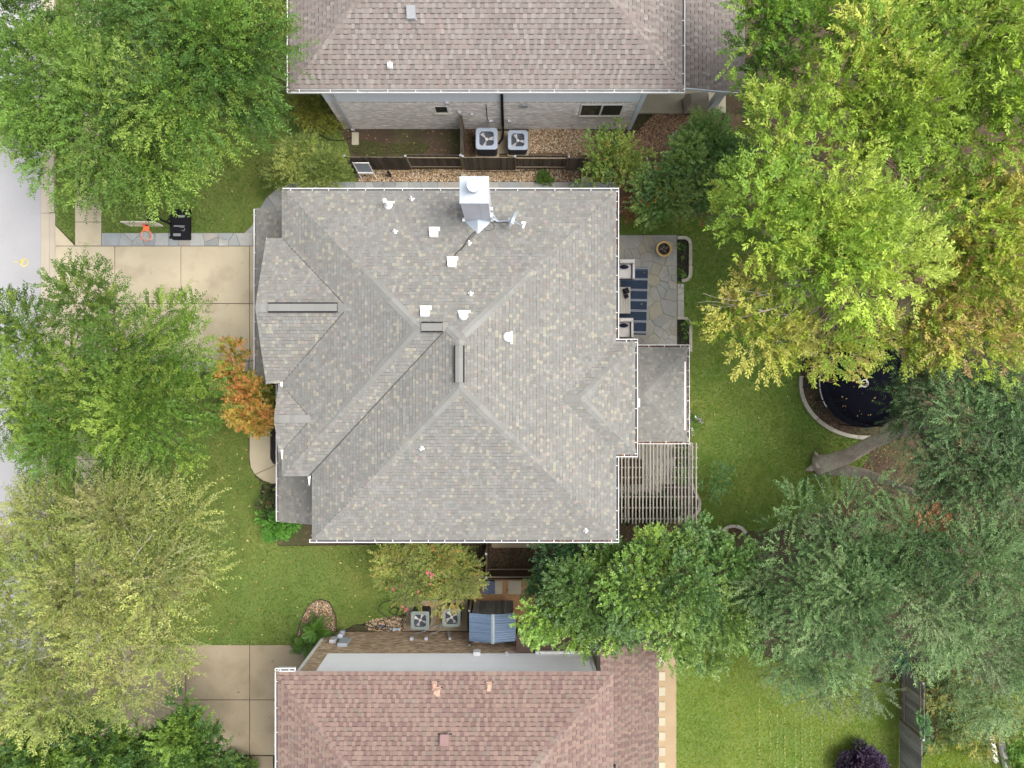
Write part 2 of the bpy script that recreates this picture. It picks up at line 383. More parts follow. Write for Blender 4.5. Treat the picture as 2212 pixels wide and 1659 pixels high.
def pieces(parent, name, polys, z0, z1, mat, cols, bev=.006):
    """each polygon is a slab of its own with slightly chamfered top edges"""
    for i, p in enumerate(polys):
        p = clean(p)
        if len(p) < 3 or abs(area(p)) < .004: continue
        if area(p) < 0: p = p[::-1]
        cx = sum(q[0] for q in p) / len(p); cy = sum(q[1] for q in p) / len(p); c = cols[i % len(cols)]
        rr = max(max(abs(q[0] - cx), abs(q[1] - cy)) for q in p); k = max(0, 1 - bev / rr); dz = random.uniform(-.004, .004)
        mb = MB(); n = len(p)
        vs = [(x, y, z0) for x, y in p] + [(x, y, z1 - bev + dz) for x, y in p] + [(cx + (x - cx) * k, cy + (y - cy) * k, z1 + dz) for x, y in p]
        fs = [tuple(range(2 * n, 3 * n))]
        for r in (0, n): fs += [(r + j, r + (j + 1) % n, r + n + (j + 1) % n, r + n + j) for j in range(n)]
        mb.mesh(vs, fs, 0, c); mb.build(name, MT[mat], parent)
def voronoi(poly, n, rng, gap=.012, relax=1):
    xs = [p[0] for p in poly]; ys = [p[1] for p in poly]; pts = []
    while len(pts) < n:
        x, y = rng.uniform(min(xs), max(xs)), rng.uniform(min(ys), max(ys))
        if inpoly(x, y, poly): pts.append((x, y))
    def cell(i, g):
        p = poly if area(poly) > 0 else poly[::-1]
        for j, q in enumerate(pts):
            if j == i: continue
            a = pts[i][0] - q[0]; b = pts[i][1] - q[1]; l = math.hypot(a, b) or 1e-6
            p = clip_half(p, a / l, b / l, (a * (pts[i][0] + q[0]) + b * (pts[i][1] + q[1])) / 2 / l + g)
            if len(p) < 3: return []
        return p
    for _ in range(relax):
        c = [cell(i, 0) for i in range(n)]
        pts = [(sum(q[0] for q in p) / len(p), sum(q[1] for q in p) / len(p)) if len(p) > 2 else pts[i] for i, p in enumerate(c)]
    return [p for p in (cell(i, gap) for i in range(n)) if len(p) > 2]
def path_strip(pts, w):                     # polygon round a polyline
    L = []; Rr = []
    for i, p in enumerate(pts):
        a = pts[max(i - 1, 0)]; b = pts[min(i + 1, len(pts) - 1)]
        dx, dy = b[0] - a[0], b[1] - a[1]; l = math.hypot(dx, dy); nx, ny = -dy / l, dx / l
        L.append((p[0] + nx * w / 2, p[1] + ny * w / 2)); Rr.append((p[0] - nx * w / 2, p[1] - ny * w / 2))
    return L, Rr
def edging(name, pts, w, h, seglen, mat, parent, z0=-.02, part='edging_stone', jit=.01):
    """stones laid end to end along a polyline; each stone a part"""
    d = [0]
    for i in range(1, len(pts)): d.append(d[-1] + math.hypot(pts[i][0] - pts[i - 1][0], pts[i][1] - pts[i - 1][1]))
    def at(s):
        for i in range(1, len(pts)):
            if s <= d[i]:
                t = (s - d[i - 1]) / (d[i] - d[i - 1] or 1); return (pts[i - 1][0] + (pts[i][0] - pts[i - 1][0]) * t, pts[i - 1][1] + (pts[i][1] - pts[i - 1][1]) * t)
        return pts[-1]
    s = 0
    while s < d[-1] - .05:
        e = min(s + seglen * random.uniform(.75, 1.25), d[-1]); sub = [at(s + .008 + (e - s - .016) * k / 4) for k in range(5)]
        L, Rr = path_strip(sub, w * random.uniform(.9, 1.08)); mb = MB()
        mb.prism(L + Rr[::-1], z0, h + random.uniform(-jit, jit)); mb.build(part, MT[mat], parent); s = e

# ------------------------------------------------------------------ ground, road, pavements, lawns
b = MB(); b.poly([(-400, -400, -.05), (400, -400, -.05), (400, 400, -.05), (-400, 400, -.05)]); g = b.build('ground', MT['soil']); g['kind'] = 'structure'
XR = W(88, 0)[0]; XK = W(107, 0)[0]; XK2 = W(120, 0)[0]
road = sheet('street', [(-32, -200), (XR, -200), (XR, 200), (-32, 200)], -.012, 'asphalt')
far = sheet('far_verge', [(-120, -200), (-32.6, -200), (-32.6, 200), (-120, 200)], -.008, 'lawn')
# utility mark sprayed on the street
b = MB(); c = W(52, 567); z = -.007
for k in range(14):
    a0, a1 = 2 * math.pi * k / 14, 2 * math.pi * (k + 1) / 14
    r0, r1 = .14, .20
    b.poly([(c.x + r0 * math.cos(a0), c.y + r0 * math.sin(a0), z), (c.x + r1 * math.cos(a0), c.y + r1 * math.sin(a0), z), (c.x + r1 * math.cos(a1), c.y + r1 * math.sin(a1), z), (c.x + r0 * math.cos(a1), c.y + r0 * math.sin(a1), z)])
b.poly([(c.x - .55, c.y + .02, z), (c.x - .14, c.y + .0, z), (c.x - .14, c.y + .05, z), (c.x - .55, c.y + .05, z)])
b.poly([(c.x - .16, c.y - .08, z + .002), (c.x + .02, c.y + .03, z + .002), (c.x - .10, c.y + .22, z + .002)])
b.build('paint_mark', MT['paint_y'], road)
# kerb and gutter pan, broken into cast lengths
kerb = MB(); kerb.box(XR, XR + .005, -200, 200, -.05, -.004); kerb = kerb.build('kerb', MT['joint']); kerb['kind'] = 'structure'
yA, yB = W(0, 520)[1], W(0, 812)[1]
y = -19.5
while y < 21:
    y2 = min(y + 3.05, 21)
    b = MB(); inr = (y2 > yB and y < yA); hk = .035 if inr else .12
    b.mesh([(XR + .008, y + .008, -.05), (XK, y + .008, -.05), (XK2, y + .008, -.05), (XR + .008, y2 - .008, -.05), (XK, y2 - .008, -.05), (XK2, y2 - .008, -.05),
            (XR + .008, y + .008, 0.0), (XK - .02, y + .008, -.01), (XK + .03, y + .008, hk), (XK2, y + .008, hk + .005),
            (XR + .008, y2 - .008, 0.0), (XK - .02, y2 - .008, -.01), (XK + .03, y2 - .008, hk), (XK2, y2 - .008, hk + .005)],
           [(6, 7, 11, 10), (7, 8, 12, 11), (8, 9, 13, 12), (9, 2, 5, 13), (0, 6, 10, 3)])
    b.build('kerb_stone', MT['kerb'], kerb); y = y2
# lawns
LN = G((220, -90), (640, -90), (622, 60), (640, 200), (700, 235), (738, 288), (752, 315), (757, 340), (772, 398), (640, 398), (600, 408), (575, 428), (556, 460), (545, 488), (525, 503), (220, 503))
VN = G((121, -90), (162, -90), (162, 526), (121, 486))
LS = G((221, 806), (536, 806), (536, 920), (538, 1000), (552, 1032), (588, 1045), (600, 1180), (900, 1176), (1035, 1180), (1010, 1240), (900, 1320), (800, 1342), (735, 1362), (712, 1366), (650, 1393), (221, 1393))
VS = G((121, 830), (162, 806), (162, 1393), (121, 1393))
LE = G((1338, 440), (1720, 440), (1775, 700), (1733, 770), (1727, 830), (1745, 890), (1795, 930), (1865, 950), (1880, 985), (1800, 1095), (1650, 1145), (1560, 1150), (1508, 1145), (1340, 1145))
LSE = G((1461, 1380), (1520, 1362), (1600, 1385), (1660, 1420), (1740, 1435), (1820, 1420), (1880, 1440), (1890, 1475), (1944, 1470), (1944, 1740), (1461, 1740))
LX = G((1990, 1640), (2060, 1540), (2300, 1450), (2300, 1740), (1990, 1740))
bedk = smooth_poly(G((728, 1400), (726, 1330), (712, 1300), (688, 1293), (665, 1308), (650, 1340), (640, 1375), (655, 1398), (700, 1378), (714, 1368)), 2)
for nm, p, zz in (('front_lawn', LN, 0), ('verge', VN, 0), ('front_lawn', LS, .001), ('verge', VS, .002), ('back_lawn', LE, 0), ('neighbour_lawn', LSE, 0), ('far_garden', LX, 0)):
    sheet(nm, p, zz, 'lawn')
YG = [(.12, .19, .012), (.165, .23, .016), (.225, .26, .024), (.29, .28, .05)]
BG = [(.072, .155, .012), (.096, .178, .015), (.132, .192, .02), (.19, .18, .045)]
patio1 = G((1330, 508), (1462, 508), (1462, 745), (1330, 745))
grass('grass', LN, 340, 1, excl=[bedk], label='mown green grass of the front lawn beside the basketball hoop', thin=.15)
grass('grass', VN, 330, 2, label='olive grass strip between kerb and pavement north of the driveway')
grass('grass', LS, 330, 3, .001, excl=[bedk], label='mown grass of the front lawn between the two driveways')
grass('grass', VS, 300, 4, .002, label='grass strip between kerb and pavement under the yellowing tree')
grass('grass', LE, 400, 5, excl=[patio1], pal=BG, label='green grass of the back lawn between patio and trampoline', thin=.1)
grass('grass', LSE, 400, 6, pal=YG, label='bright yellow green grass of the neighbouring back lawn with pale streaks')
grass('grass', LX, 420, 7, pal=YG, h=.09, label='rough grass beyond the grey board fence')
# pale mowing streaks in the neighbour's lawn
for ui in range(1640, 1800, 19):
    uu = ui + random.uniform(-4, 4); v0 = random.uniform(1440, 1560)
    x0 = W(uu, 0)[0]; y0 = W(0, v0)[1]; y1 = W(0, 1740)[1]
    litter('dry_grass', [(x0 - .03, y1), (x0 + .03, y1), (x0 + .03, y0), (x0 - .03, y0)], 260, ui, .05, [(.36, .30, .12), (.30, .27, .09), (.4, .33, .16)], 'pale dry grass streak in the neighbouring lawn, line %s' % ui, .03)
for o in [o for o in sc.objects if o.name.startswith('dry_grass')]:
    o['label'] = 'pale dry mowing streak running down the bright neighbouring lawn'; o['group'] = 'dry mowing streaks'; o['category'] = 'grass'
DRY = [(.45, .36, .16), (.38, .25, .09), (.5, .42, .2), (.3, .15, .06)]
litter('fallen_leaves', LS, 2.0, 21, .05, DRY, 'scattered tan fallen leaves on the front lawn between the driveways', .055)
litter('fallen_leaves', LN, .7, 22, .05, DRY, 'few fallen leaves on the front lawn beside the hoop', .045)
litter('fallen_leaves', LE, 1.2, 23, .05, DRY, 'scattered fallen leaves on the back lawn', .045)
sideN = G((1145, 275), (1385, 275), (1480, 245), (1640, 240), (1640, 470), (1340, 470), (1330, 408), (760, 398), (770, 362), (1000, 362), (1002, 270))
# pavement (sidewalk), driveways, path
side = sheet('pavement', G((163, -90), (220, -90), (220, 1740), (163, 1740)), -.002, 'joint')
for v0 in range(-90, 1740, 57):
    if 520 < v0 < 800: continue
    pieces(side, 'slab', [G((163.4, v0 + .6), (219.6, v0 + .6), (219.6, min(v0 + 56.5, 531 if v0 < 531 else 1740)), (163.4, min(v0 + 56.5, 531 if v0 < 531 else 1740)))], -.04, .045, 'concrete', [(1, 1, 1)])
dr = sheet('driveway', G((120, 486), (163, 531), (560, 531), (560, 806), (121, 830)), .006, 'joint')
rows = [(532.5, 655.3), (656.7, 779)]; cols_ = [(120.6, 248.4), (249.6, 391), (392.2, 539.5), (540.7, 580)]
pieces(dr, 'slab', [G((a, r0), (c2, r0), (c2, r1), (a, r1)) for r0, r1 in rows for a, c2 in cols_] + [G((120.6, 487.5), (162.5, 531.3), (120.6, 531.3)), G((540.7, 780), (570, 780), (570, 806), (540.7, 806)), G((120.6, 780), (162.5, 780), (162.5, 806), (120.6, 829))], -.04, .045, 'concrete', [(1, 1, 1)])
dr2 = sheet('driveway', G((121, 1393), (640, 1393), (680, 1393), (680, 1631), (121, 1631)), .010, 'joint')
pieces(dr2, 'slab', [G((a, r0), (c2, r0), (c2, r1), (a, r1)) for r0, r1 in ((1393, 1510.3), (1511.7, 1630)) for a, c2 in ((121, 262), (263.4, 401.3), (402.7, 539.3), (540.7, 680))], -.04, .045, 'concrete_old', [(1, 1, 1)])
wk2 = sheet('side_path', G((545, 1632), (590, 1632), (590, 1760), (545, 1760)), .014, 'joint')
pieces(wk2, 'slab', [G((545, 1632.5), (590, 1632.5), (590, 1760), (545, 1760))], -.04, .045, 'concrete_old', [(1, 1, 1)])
fw = sheet('front_path', G((539, 806), (600, 806), (600, 1046), (560, 1040), (539, 1000)), .004, 'joint')
edge_l = [W(u, v) for u, v in ((540, 806), (540, 940), (540, 990), (543, 1008), (550, 1022))]
pieces(fw, 'slab', [G((540, 806), (584, 806), (584, 930), (540, 930)), G((540, 931), (584, 931), (584, 990), (590, 1001), (597, 1004), (551, 1024), (543, 1010), (540, 990)),
                    G((552, 1025), (606, 1001.5), (606, 1044), (588, 1044), (570, 1038))], -.04, .05, 'concrete', [(1, 1, 1)])
# flagstone paths
FB = [(.27, .285, .28), (.31, .32, .31), (.24, .26, .265), (.33, .33, .31), (.22, .23, .235), (.29, .275, .25)]
rng = random.Random(4)
fp = sheet('flagstone_path', G((220.5, 503.5), (527, 503.5), (545, 489), (556, 460), (575, 428), (600, 407), (640, 393), (1335, 393), (1335, 420), (640, 420), (600, 520), (560, 531), (220.5, 531)), .012, 'mortar')
pieces(fp, 'flagstone', voronoi(G((221, 504), (545, 504), (545, 531.4), (221, 531.4)), 15, rng, .006), -.04, .05, 'flag_blue', FB)
pieces(fp, 'flagstone', voronoi(G((528, 503.5), (546, 488), (557, 460), (576, 428), (600, 408), (632, 394), (632, 430), (612, 470), (575, 530), (546, 531)), 12, rng, .006), -.04, .05, 'flag_blue', FB)
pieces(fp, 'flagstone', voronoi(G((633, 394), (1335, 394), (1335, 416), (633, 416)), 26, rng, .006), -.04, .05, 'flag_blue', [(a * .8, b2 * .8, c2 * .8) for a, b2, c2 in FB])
fp2 = sheet('flagstone_path', G((221, 781), (560, 781), (560, 804), (221, 804)), .016, 'mortar')
pieces(fp2, 'flagstone', voronoi(G((221, 782), (536, 782), (536, 803), (221, 803)), 14, rng, .006), -.04, .05, 'flag_blue', FB)
# patio
FP = [(.285, .28, .24), (.265, .268, .238), (.30, .295, .255), (.25, .255, .24), (.29, .265, .20), (.28, .28, .255), (.315, .31, .275), (.258, .258, .25)]
pt = sheet('patio', patio1, .014, 'mortar')
pieces(pt, 'flagstone', voronoi(G((1331, 509), (1461.5, 509), (1461.5, 745), (1331, 745)), 52, rng, .004), -.04, .06, 'flag', FP)
pieces(pt, 'step_stone', voronoi(G((1463, 613), (1477, 613), (1477, 684), (1463, 684)), 5, rng, .006), -.04, .04, 'flag', [(.36, .35, .31), (.33, .32, .28)])
pt2 = sheet('patio', G((1330, 950), (1457, 950), (1457, 1068), (1380, 1072), (1330, 1075)), .014, 'mortar')
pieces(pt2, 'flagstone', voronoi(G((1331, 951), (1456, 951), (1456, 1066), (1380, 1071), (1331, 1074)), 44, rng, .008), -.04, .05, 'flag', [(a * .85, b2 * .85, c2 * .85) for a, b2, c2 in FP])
# planting beds
DS = [(.02, .016, .014), (.03, .024, .02), (.04, .03, .022), (.014, .012, .012)]
RM = [(.11, .05, .03), (.08, .04, .025), (.14, .075, .045), (.06, .035, .025)]
BM = [(.12, .075, .045), (.09, .055, .035), (.16, .10, .06), (.06, .04, .03)]
GV = [(.28, .20, .12), (.34, .27, .18), (.21, .14, .08), (.40, .33, .25), (.17, .11, .065), (.31, .21, .11)]
def bed(name, label, poly, edge, mat='dark_soil', chips=DS, dens=260, size=.035, seed=0, w=.15, seg=.8, h=.09, emat='limestone'):
    t = thing(name, label, 'garden bed', (*poly[0], 0))
    sheet('soil', poly, .02, mat, parent=t)
    pebbles('mulch', poly, dens, seed, .02, chips, size, '', 'mulch', .4, parent=t)
    if edge: edging('edging', edge, w, h, seg, emat, t)
    return t
e1 = G((1462, 514), (1480, 514), (1487, 517), (1491, 526), (1491, 592), (1488, 602), (1480, 606), (1472, 607))
bed('planting_bed', 'black mulch bed with pale stone edge beside the pot on the patio', G((1463, 514), (1480, 514), (1488, 519), (1491, 527), (1491, 592), (1487, 603), (1478, 607), (1463, 607)), e1, seed=31)
e2 = G((1462, 687), (1480, 687), (1487, 691), (1491, 702), (1491.5, 760))
bed('planting_bed', 'black mulch bed with pale stone edge between patio and lower back roof', G((1463, 687), (1480, 687), (1488, 692), (1491, 702), (1491, 752), (1463, 752)), e2, seed=32)
e3 = smooth_poly(G((1490, 955), (1493, 1010), (1490, 1035), (1500, 1060), (1511, 1082), (1509, 1105), (1495, 1117), (1460, 1120)), 0)
bed('planting_bed', 'brown bed with curved pale stone edge under the pergola', G((1457, 950), (1490, 950), (1493, 1010), (1491, 1035), (1500, 1060), (1510, 1082), (1508, 1103), (1494, 1116), (1457, 1119)), e3, mat='dark_soil', chips=DS + RM, seed=33, seg=.7)
bed('planting_bed', 'strip of reddish bark mulch south of the pergola', G((1338, 1121), (1500, 1121), (1520, 1140), (1480, 1165), (1338, 1175)), None, 'soil', BM, 420, .04, 34)
bed('planting_bed', 'dark bed along the house front beside the curved path', G((585, 806), (640, 806), (640, 1003), (596, 1003), (586, 992)), None, chips=DS, seed=35)
bed('planting_bed', 'shrub bed at the south end of the porch roof', G((566, 1046), (640, 1046), (640, 1150), (600, 1150), (575, 1128), (560, 1100)), None, 'dark_soil', DS + RM, 200, .035, 36)
bed('planting_bed', 'dark bed with fallen leaves at the foot of the red roofed house', G((500, 1632), (545, 1632), (545, 1760), (500, 1760)), None, 'dark_soil', DS + RM + DRY, 200, .04, 37)
edk = smooth_poly(G((642, 1372), (652, 1338), (666, 1308), (688, 1293), (712, 1300), (726, 1330), (728, 1400)), 0)
bed('gravel_bed', 'curved tan gravel bed with a bushy cycad by the red roofed house', bedk, edk, 'gravel_soil', GV, 420, .045, 38, .03, .9, .06, 'steel_edge')
te = [W(1870 + 142 * math.cos(a), 828 + 117 * math.sin(a)) for a in np.linspace(R(188), R(82), 24)]
ring = [(p.x, p.y) for p in te] + G((1960, 940), (2020, 830), (1980, 730), (1870, 690), (1770, 720))
bed('trampoline_bed', 'brown bark bed ringed by pale stones around the trampoline', ring, [(p.x, p.y) for p in te], 'soil', BM + DS, 170, .04, 39, .17, 1.0, .12)
bed('planting_bed', 'small bark bed with a curved stone edge by the leaning oak', G((1562, 1143), (1580, 1136), (1600, 1139), (1612, 1152), (1590, 1165)), G((1558, 1146), (1570, 1138), (1585, 1135), (1600, 1139), (1611, 1151)), 'soil', RM, 260, .04, 40)
# side yards
gn = G((1003, 275), (1030, 335), (1145, 335), (1145, 278), (1385, 290), (1420, 246), (1600, 246), (1640, 470), (1340, 470), (1335, 404), (1250, 392), (770, 392), (768, 366), (1000, 364))
sheet('gravel_strip', gn, .004, 'gravel_soil')
pebbles('gravel', G((768, 366), (1250, 366), (1250, 392), (775, 392)), 700, 51, .005, GV, .045, 'tan river gravel between dark fence and main house')
pebbles('gravel', G((1143, 276), (1275, 280), (1290, 330), (1240, 340), (1210, 330), (1143, 330)), 650, 52, .005, GV, .045, 'tan river gravel beside the two air conditioners')
pebbles('gravel', G((1370, 292), (1412, 246), (1500, 246), (1490, 300), (1430, 330), (1360, 330)), 650, 53, .005, [(.30, .19, .11), (.24, .14, .08), (.36, .25, .16), (.18, .11, .07)], .045, 'reddish brown gravel outside the covered porch')
pebbles('bark_mulch', G((1210, 372), (1345, 372), (1345, 402), (1250, 402)), 500, 54, .006, RM, .045, 'rusty red mulch under the bushes north of the main house', 'mulch')
pebbles('bark_mulch', G((1003, 275), (1030, 275), (1030, 335), (1003, 335)), 350, 55, .006, RM + BM, .04, 'brown mulch between fence and first air conditioner', 'mulch')
sheet('bare_earth', G((700, 285), (740, 279), (1000, 279), (998, 338), (757, 338), (735, 300)), -.006, 'soil')
grass('grass', smooth_poly(G((750, 300), (850, 312), (925, 306), (930, 330), (880, 338), (760, 338)), 2), 800, 57, h=.05, label='patchy grass between brick wall and dark fence', thin=.12, pal=[(.085, .115, .022), (.09, .10, .028), (.12, .11, .04), (.14, .11, .06)])
sheet('granite_yard', G((1015, 1252), (1160, 1252), (1160, 1395), (1015, 1395)), .006, 'granite')
litter('fallen_leaves', G((1016, 1254), (1140, 1254), (1140, 1320), (1016, 1320)), 22, 58, .012, [(.14, .06, .03), (.09, .04, .02), (.2, .1, .05)], 'dark fallen leaves on the orange granite by the shed', .05)
sheet('granite_path', G((1421, 1380), (1461, 1380), (1461, 1740), (1421, 1740)), .006, 'granite_pale')
sheet('narrow_yard', G((1050, 1176), (1160, 1176), (1160, 1251), (1050, 1251)), .005, 'soil')
pebbles('bark_mulch', G((1000, 1176), (1160, 1176), (1160, 1250), (1035, 1250)), 260, 59, .006, RM + DS, .04, 'dark rusty leaf mulch in the narrow yard under the south eave', 'mulch')
pebbles('gravel', smooth_poly(G((785, 1350), (800, 1338), (840, 1333), (880, 1332), (900, 1345), (895, 1364), (800, 1364)), 1), 600, 60, .012, GV, .05, 'patch of yellow gravel under the black hoses')
for i, vv in enumerate((1393, 1427, 1460, 1493, 1525, 1558, 1590, 1623, 1655)):
    o = MB(); o.prism(G((1423, vv - 9), (1436.5, vv - 9), (1436.5, vv + 9), (1423, vv + 9)), -.02, .04)
    o = o.build('stepping_stone', MT['paver'])
    tag(o, 'square stepping stone in the pale granite strip, %s from its %s end' % (('first', 'second', 'third', 'fourth', 'fifth')[i if i < 5 else 8 - i], 'tree' if i < 5 else 'lower'), 'paver', 'stepping stones beside the red roof')
for i, (a, c2, lb) in enumerate(((1057, 1085, 'beside the blue bin'), (1098, 1126, 'beside the round leaved tree'))):
    o = MB(); o.prism(G((a, 1254), (c2, 1254), (c2, 1283), (a, 1283)), -.02, .045); tag(o.build('stepping_stone', MT['paver']), 'large pale paver in orange granite ' + lb, 'paver', 'pavers by the shed')
tag(sheet('tag', G((1060, 1173), (1145, 1173), (1145, 1182), (1060, 1182)), .1, 'concrete_old'), 'x', 'x'); bpy.data.objects.remove(bpy.data.objects['tag'])
pad = MB(); pad.box(*[W(1062, 0)[0], W(1165, 0)[0]], W(0, 1182)[1], W(0, 1150)[1], -.02, .10); pad = pad.build('concrete_pad', MT['concrete_old']); pad['kind'] = 'structure'
slab = MB(); a, c2 = W(1372, 246), W(1566, 200); slab.box(a.x, c2.x, a.y, c2.y + 1.5, -.02, .12); slab = slab.build('porch_slab', MT['paver']); slab['kind'] = 'structure'

OL = [(.12, .065, .035), (.08, .045, .026), (.17, .10, .05), (.05, .035, .022), (.20, .13, .07)]
litter('fallen_leaves', G((1740, 880), (2300, 700), (2300, 1300), (1900, 1300), (1790, 1110), (1885, 990), (1870, 945)), 60, 61, -.045, OL, 'brown leaf litter on the bare ground under the leaning oak', .06)
litter('fallen_leaves', G((1745, 955), (1800, 935), (1885, 985), (1800, 1095), (1740, 1060)), 26, 62, .04, OL, 'brown fallen leaves on the grass round the oak trunk', .05)
litter('fallen_leaves', G((1600, 470), (1760, 430), (2300, 200), (2300, 700), (1780, 740)), 40, 63, -.04, OL, 'brown leaf litter under the bright trees', .06)

litter('fallen_leaves', G((735, 282), (990, 282), (990, 336), (757, 336)), 10, 64, .01, OL + DRY, 'small leaves scattered on bare earth by the brick wall', .04)
# ------------------------------------------------------------------ houses: roofs of separate shingles
SL = .415
def frame_of(P):
    P = [Vector(p) for p in P]
    n = Vector((0, 0, 0))
    for i in range(len(P)):
        a, b = P[i], P[(i + 1) % len(P)]
        n += Vector(((a.y - b.y) * (a.z + b.z), (a.z - b.z) * (a.x + b.x), (a.x - b.x) * (a.y + b.y)))
    n.normalize()
    if n.z < 0: n = -n; P = P[::-1]
    s = Vector((0, 0, 1)).cross(n).normalized(); t = n.cross(s).normalized()
    o = min(P, key=lambda p: p.z)
    return P, o, s, t, n
SHAPES = {}
def pick(pal):
    r = random.random()
    for w, c in pal:
        if r < w: break
        r -= w
    k = .89 * random.uniform(.94, 1.06); return (c[0] * k, c[1] * k * 1.01, c[2] * k * .985)
def roof_planes(roof, planes, expo, wid, pal, shadow_gaps, t0, keep, mat, deck, nsingle, rootz=0, slot=None):
    """planes: list of (polygon, has_gutter). Shingle tabs are cut to each plane; the highest whole tabs are objects of their own."""
    dk = MB(); st = MB(); singles = []; tooth = True
    for P, gut in planes:
        P, o, s, t, n = frame_of(P)
        p2 = [((p - o).dot(s), (p - o).dot(t)) for p in P]
        if area(p2) < 0: p2 = p2[::-1]
        if gut: p2 = clip_half(p2, 0, 1, t0)
        dk.poly([o + s * x + t * y for x, y in p2])
        x0 = min(q[0] for q in p2); x1 = max(q[0] for q in p2); y1 = max(q[1] for q in p2)
        y = t0 if gut else 0.0; k = 0
        while y < y1:
            x = x0 - random.uniform(0, .3); row = pick(pal); ry = random.uniform(.92, 1.06)
            while x < x1:
                w = random.choice(wid); c = pick(pal); g = random.choice(shadow_gaps)  # gap bares dark underlay, imitating the shadow under the next course's butt
                if slot:
                    tooth = not tooth or random.random() < .12; w = random.uniform(.12, .18) if tooth else random.uniform(.10, .20); w = round(w, 2)
                    c = pick(pal if tooth else slot); g = .010 if tooth else random.choice((.024, .032, .036))  # wider gaps at slots imitate the shadow bars below the teeth
                mid = o + s * (x + w / 2) + t * (y + expo / 2)
                if keep(mid):
                    q = clean(clip_rect(p2, x, x + w - .004, y, y + expo - g))
                    if len(q) > 2 and abs(area(q)) > 4e-4:
                        th = random.uniform(.010, .020)
                        full = abs(area(q) - (w - .004) * (expo - g)) < 1e-5
                        rec = (o, s, t, n, x, y, w, g, c, th, q)
                        if full and mid.z > rootz: singles.append((mid.z, rec))
                        else: emit(st, rec, expo)
                x += w
            y += expo; k += 1
    singles.sort(key=lambda a: -a[0])
    for z, rec in singles[nsingle:]: emit(st, rec, expo)
    for z, rec in singles[:nsingle]:
        o, s, t, n, x, y, w, g, c, th, q = rec
        ck = tuple(round(v * 40) / 40 + .0 for v in c); key = (mat, round(w, 3), round(g, 4), ck)
        if key not in SHAPES:
            mb = MB(); emit(mb, (Vector((0, 0, 0)), Vector((1, 0, 0)), Vector((0, 1, 0)), Vector((0, 0, 1)), 0, 0, w, g, c, .015, [(0, 0), (w - .004, 0), (w - .004, expo - g), (0, expo - g)]), expo)
            SHAPES[key] = mb.data('shingle', MT[mat])
        m3 = Matrix((s, t, n)).transposed()
        inst('shingle', SHAPES[key], o + s * x + t * y, roof, m3)
    dk.build('underlay', MT[deck], roof)
    st.build('shingle_courses', MT[mat], roof, kind='stuff')
def emit(mb, rec, expo):
    o, s, t, n, x, y, w, g, c, th, q = rec
    if area(q) < 0: q = q[::-1]
    m = len(q); top = []; bot = []
    for a, b in q:
        hgt = .004 + th * (1 - .85 * (b - y) / expo)
        top.append(o + s * a + t * b + n * hgt); bot.append(o + s * a + t * b + n * .0005)
    fs = [tuple(range(m))] + [(i, m + i, m + (i + 1) % m, (i + 1) % m) for i in range(m)]
    mb.mesh(top + bot, fs, 0, c)
def caps(roof, p, q, n1, n2, pal, mat, w=.165, ln=.27, ex=.19, lift=.026):
    """overlapping ridge caps from p up to q; n1, n2 normals of the two slopes"""
    p, q = Vector(p), Vector(q); d = (q - p).normalized(); n1, n2 = Vector(n1), Vector(n2)
    a1 = d.cross(n1).normalized(); a2 = d.cross(n2).normalized()
    up = (n1 + n2).normalized()
    if a1.dot(n2) > 0: a1 = -a1
    if a2.dot(n1) > 0: a2 = -a2
    L = (q - p).length; k = 0; s = 0.02; cur = pick(pal)
    while s < L - .1:
        if random.random() < .55: cur = pick(pal)
        mb = MB(); l = min(ln, L - s + .05); e = .014
        b0 = p + d * s + up * (lift + .012); b1 = p + d * (s + l) + up * lift
        vs = [b0 + a1 * w, b0, b0 + a2 * w, b1 + a1 * w, b1, b1 + a2 * w]; vs += [v - up * e for v in vs]
        mb.mesh(vs, [(0, 1, 4, 3), (1, 2, 5, 4), (0, 6, 7, 1), (1, 7, 8, 2), (0, 3, 9, 6), (2, 8, 11, 5), (3, 4, 10, 9), (4, 5, 11, 10)], 0, cur)
        mb.build('ridge_cap', MT[mat], roof); s += ex
def gutter(house, p, q, out, wd=.125, spacing=.72, extra=0):
    """U-shaped gutter from p to q (eave line), out = unit vector away from the roof; the trough lies inside the eave line"""
    p, q, out = Vector(p), Vector(q), Vector(out); up = Vector((0, 0, 1)); d = (q - p).normalized()
    mb = MB()
    def strip(o0, o1, z0, z1, mi):
        mb.mesh([p + out * a + up * z for a in (o0, o1) for z in (z0, z1)] + [q + out * a + up * z for a in (o0, o1) for z in (z0, z1)],
                [(0, 1, 3, 2), (4, 6, 7, 5), (0, 4, 5, 1), (2, 3, 7, 6), (0, 2, 6, 4), (1, 5, 7, 3)], mi)
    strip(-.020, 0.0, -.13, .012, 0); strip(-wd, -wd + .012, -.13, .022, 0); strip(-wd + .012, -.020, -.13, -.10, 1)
    for e in (p, q):
        k = 1 if e is p else -1; mb.mesh([e + out * a + up * z + d * (k * j) for j in (0.001, .012) for a in (-wd + .001, -.001) for z in (-.129, .011)], [(0, 1, 3, 2), (4, 6, 7, 5), (1, 5, 7, 3)], 0)
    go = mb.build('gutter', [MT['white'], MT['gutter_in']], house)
    L = (q - p).length; n = max(1, round(L / spacing)); hb = MB(); h2 = Vector((0, 0, 0))
    a = out * (-.018); b2 = out * (-wd + .014)
    hb.bar(a, b2, .022, .012); me = hb.data('hanger', MT['white'])
    for i in range(n):
        s = (i + .5 + random.uniform(-.12, .12)) * L / n
        inst('hanger', me, p + d * s + up * .008, go)
    return go
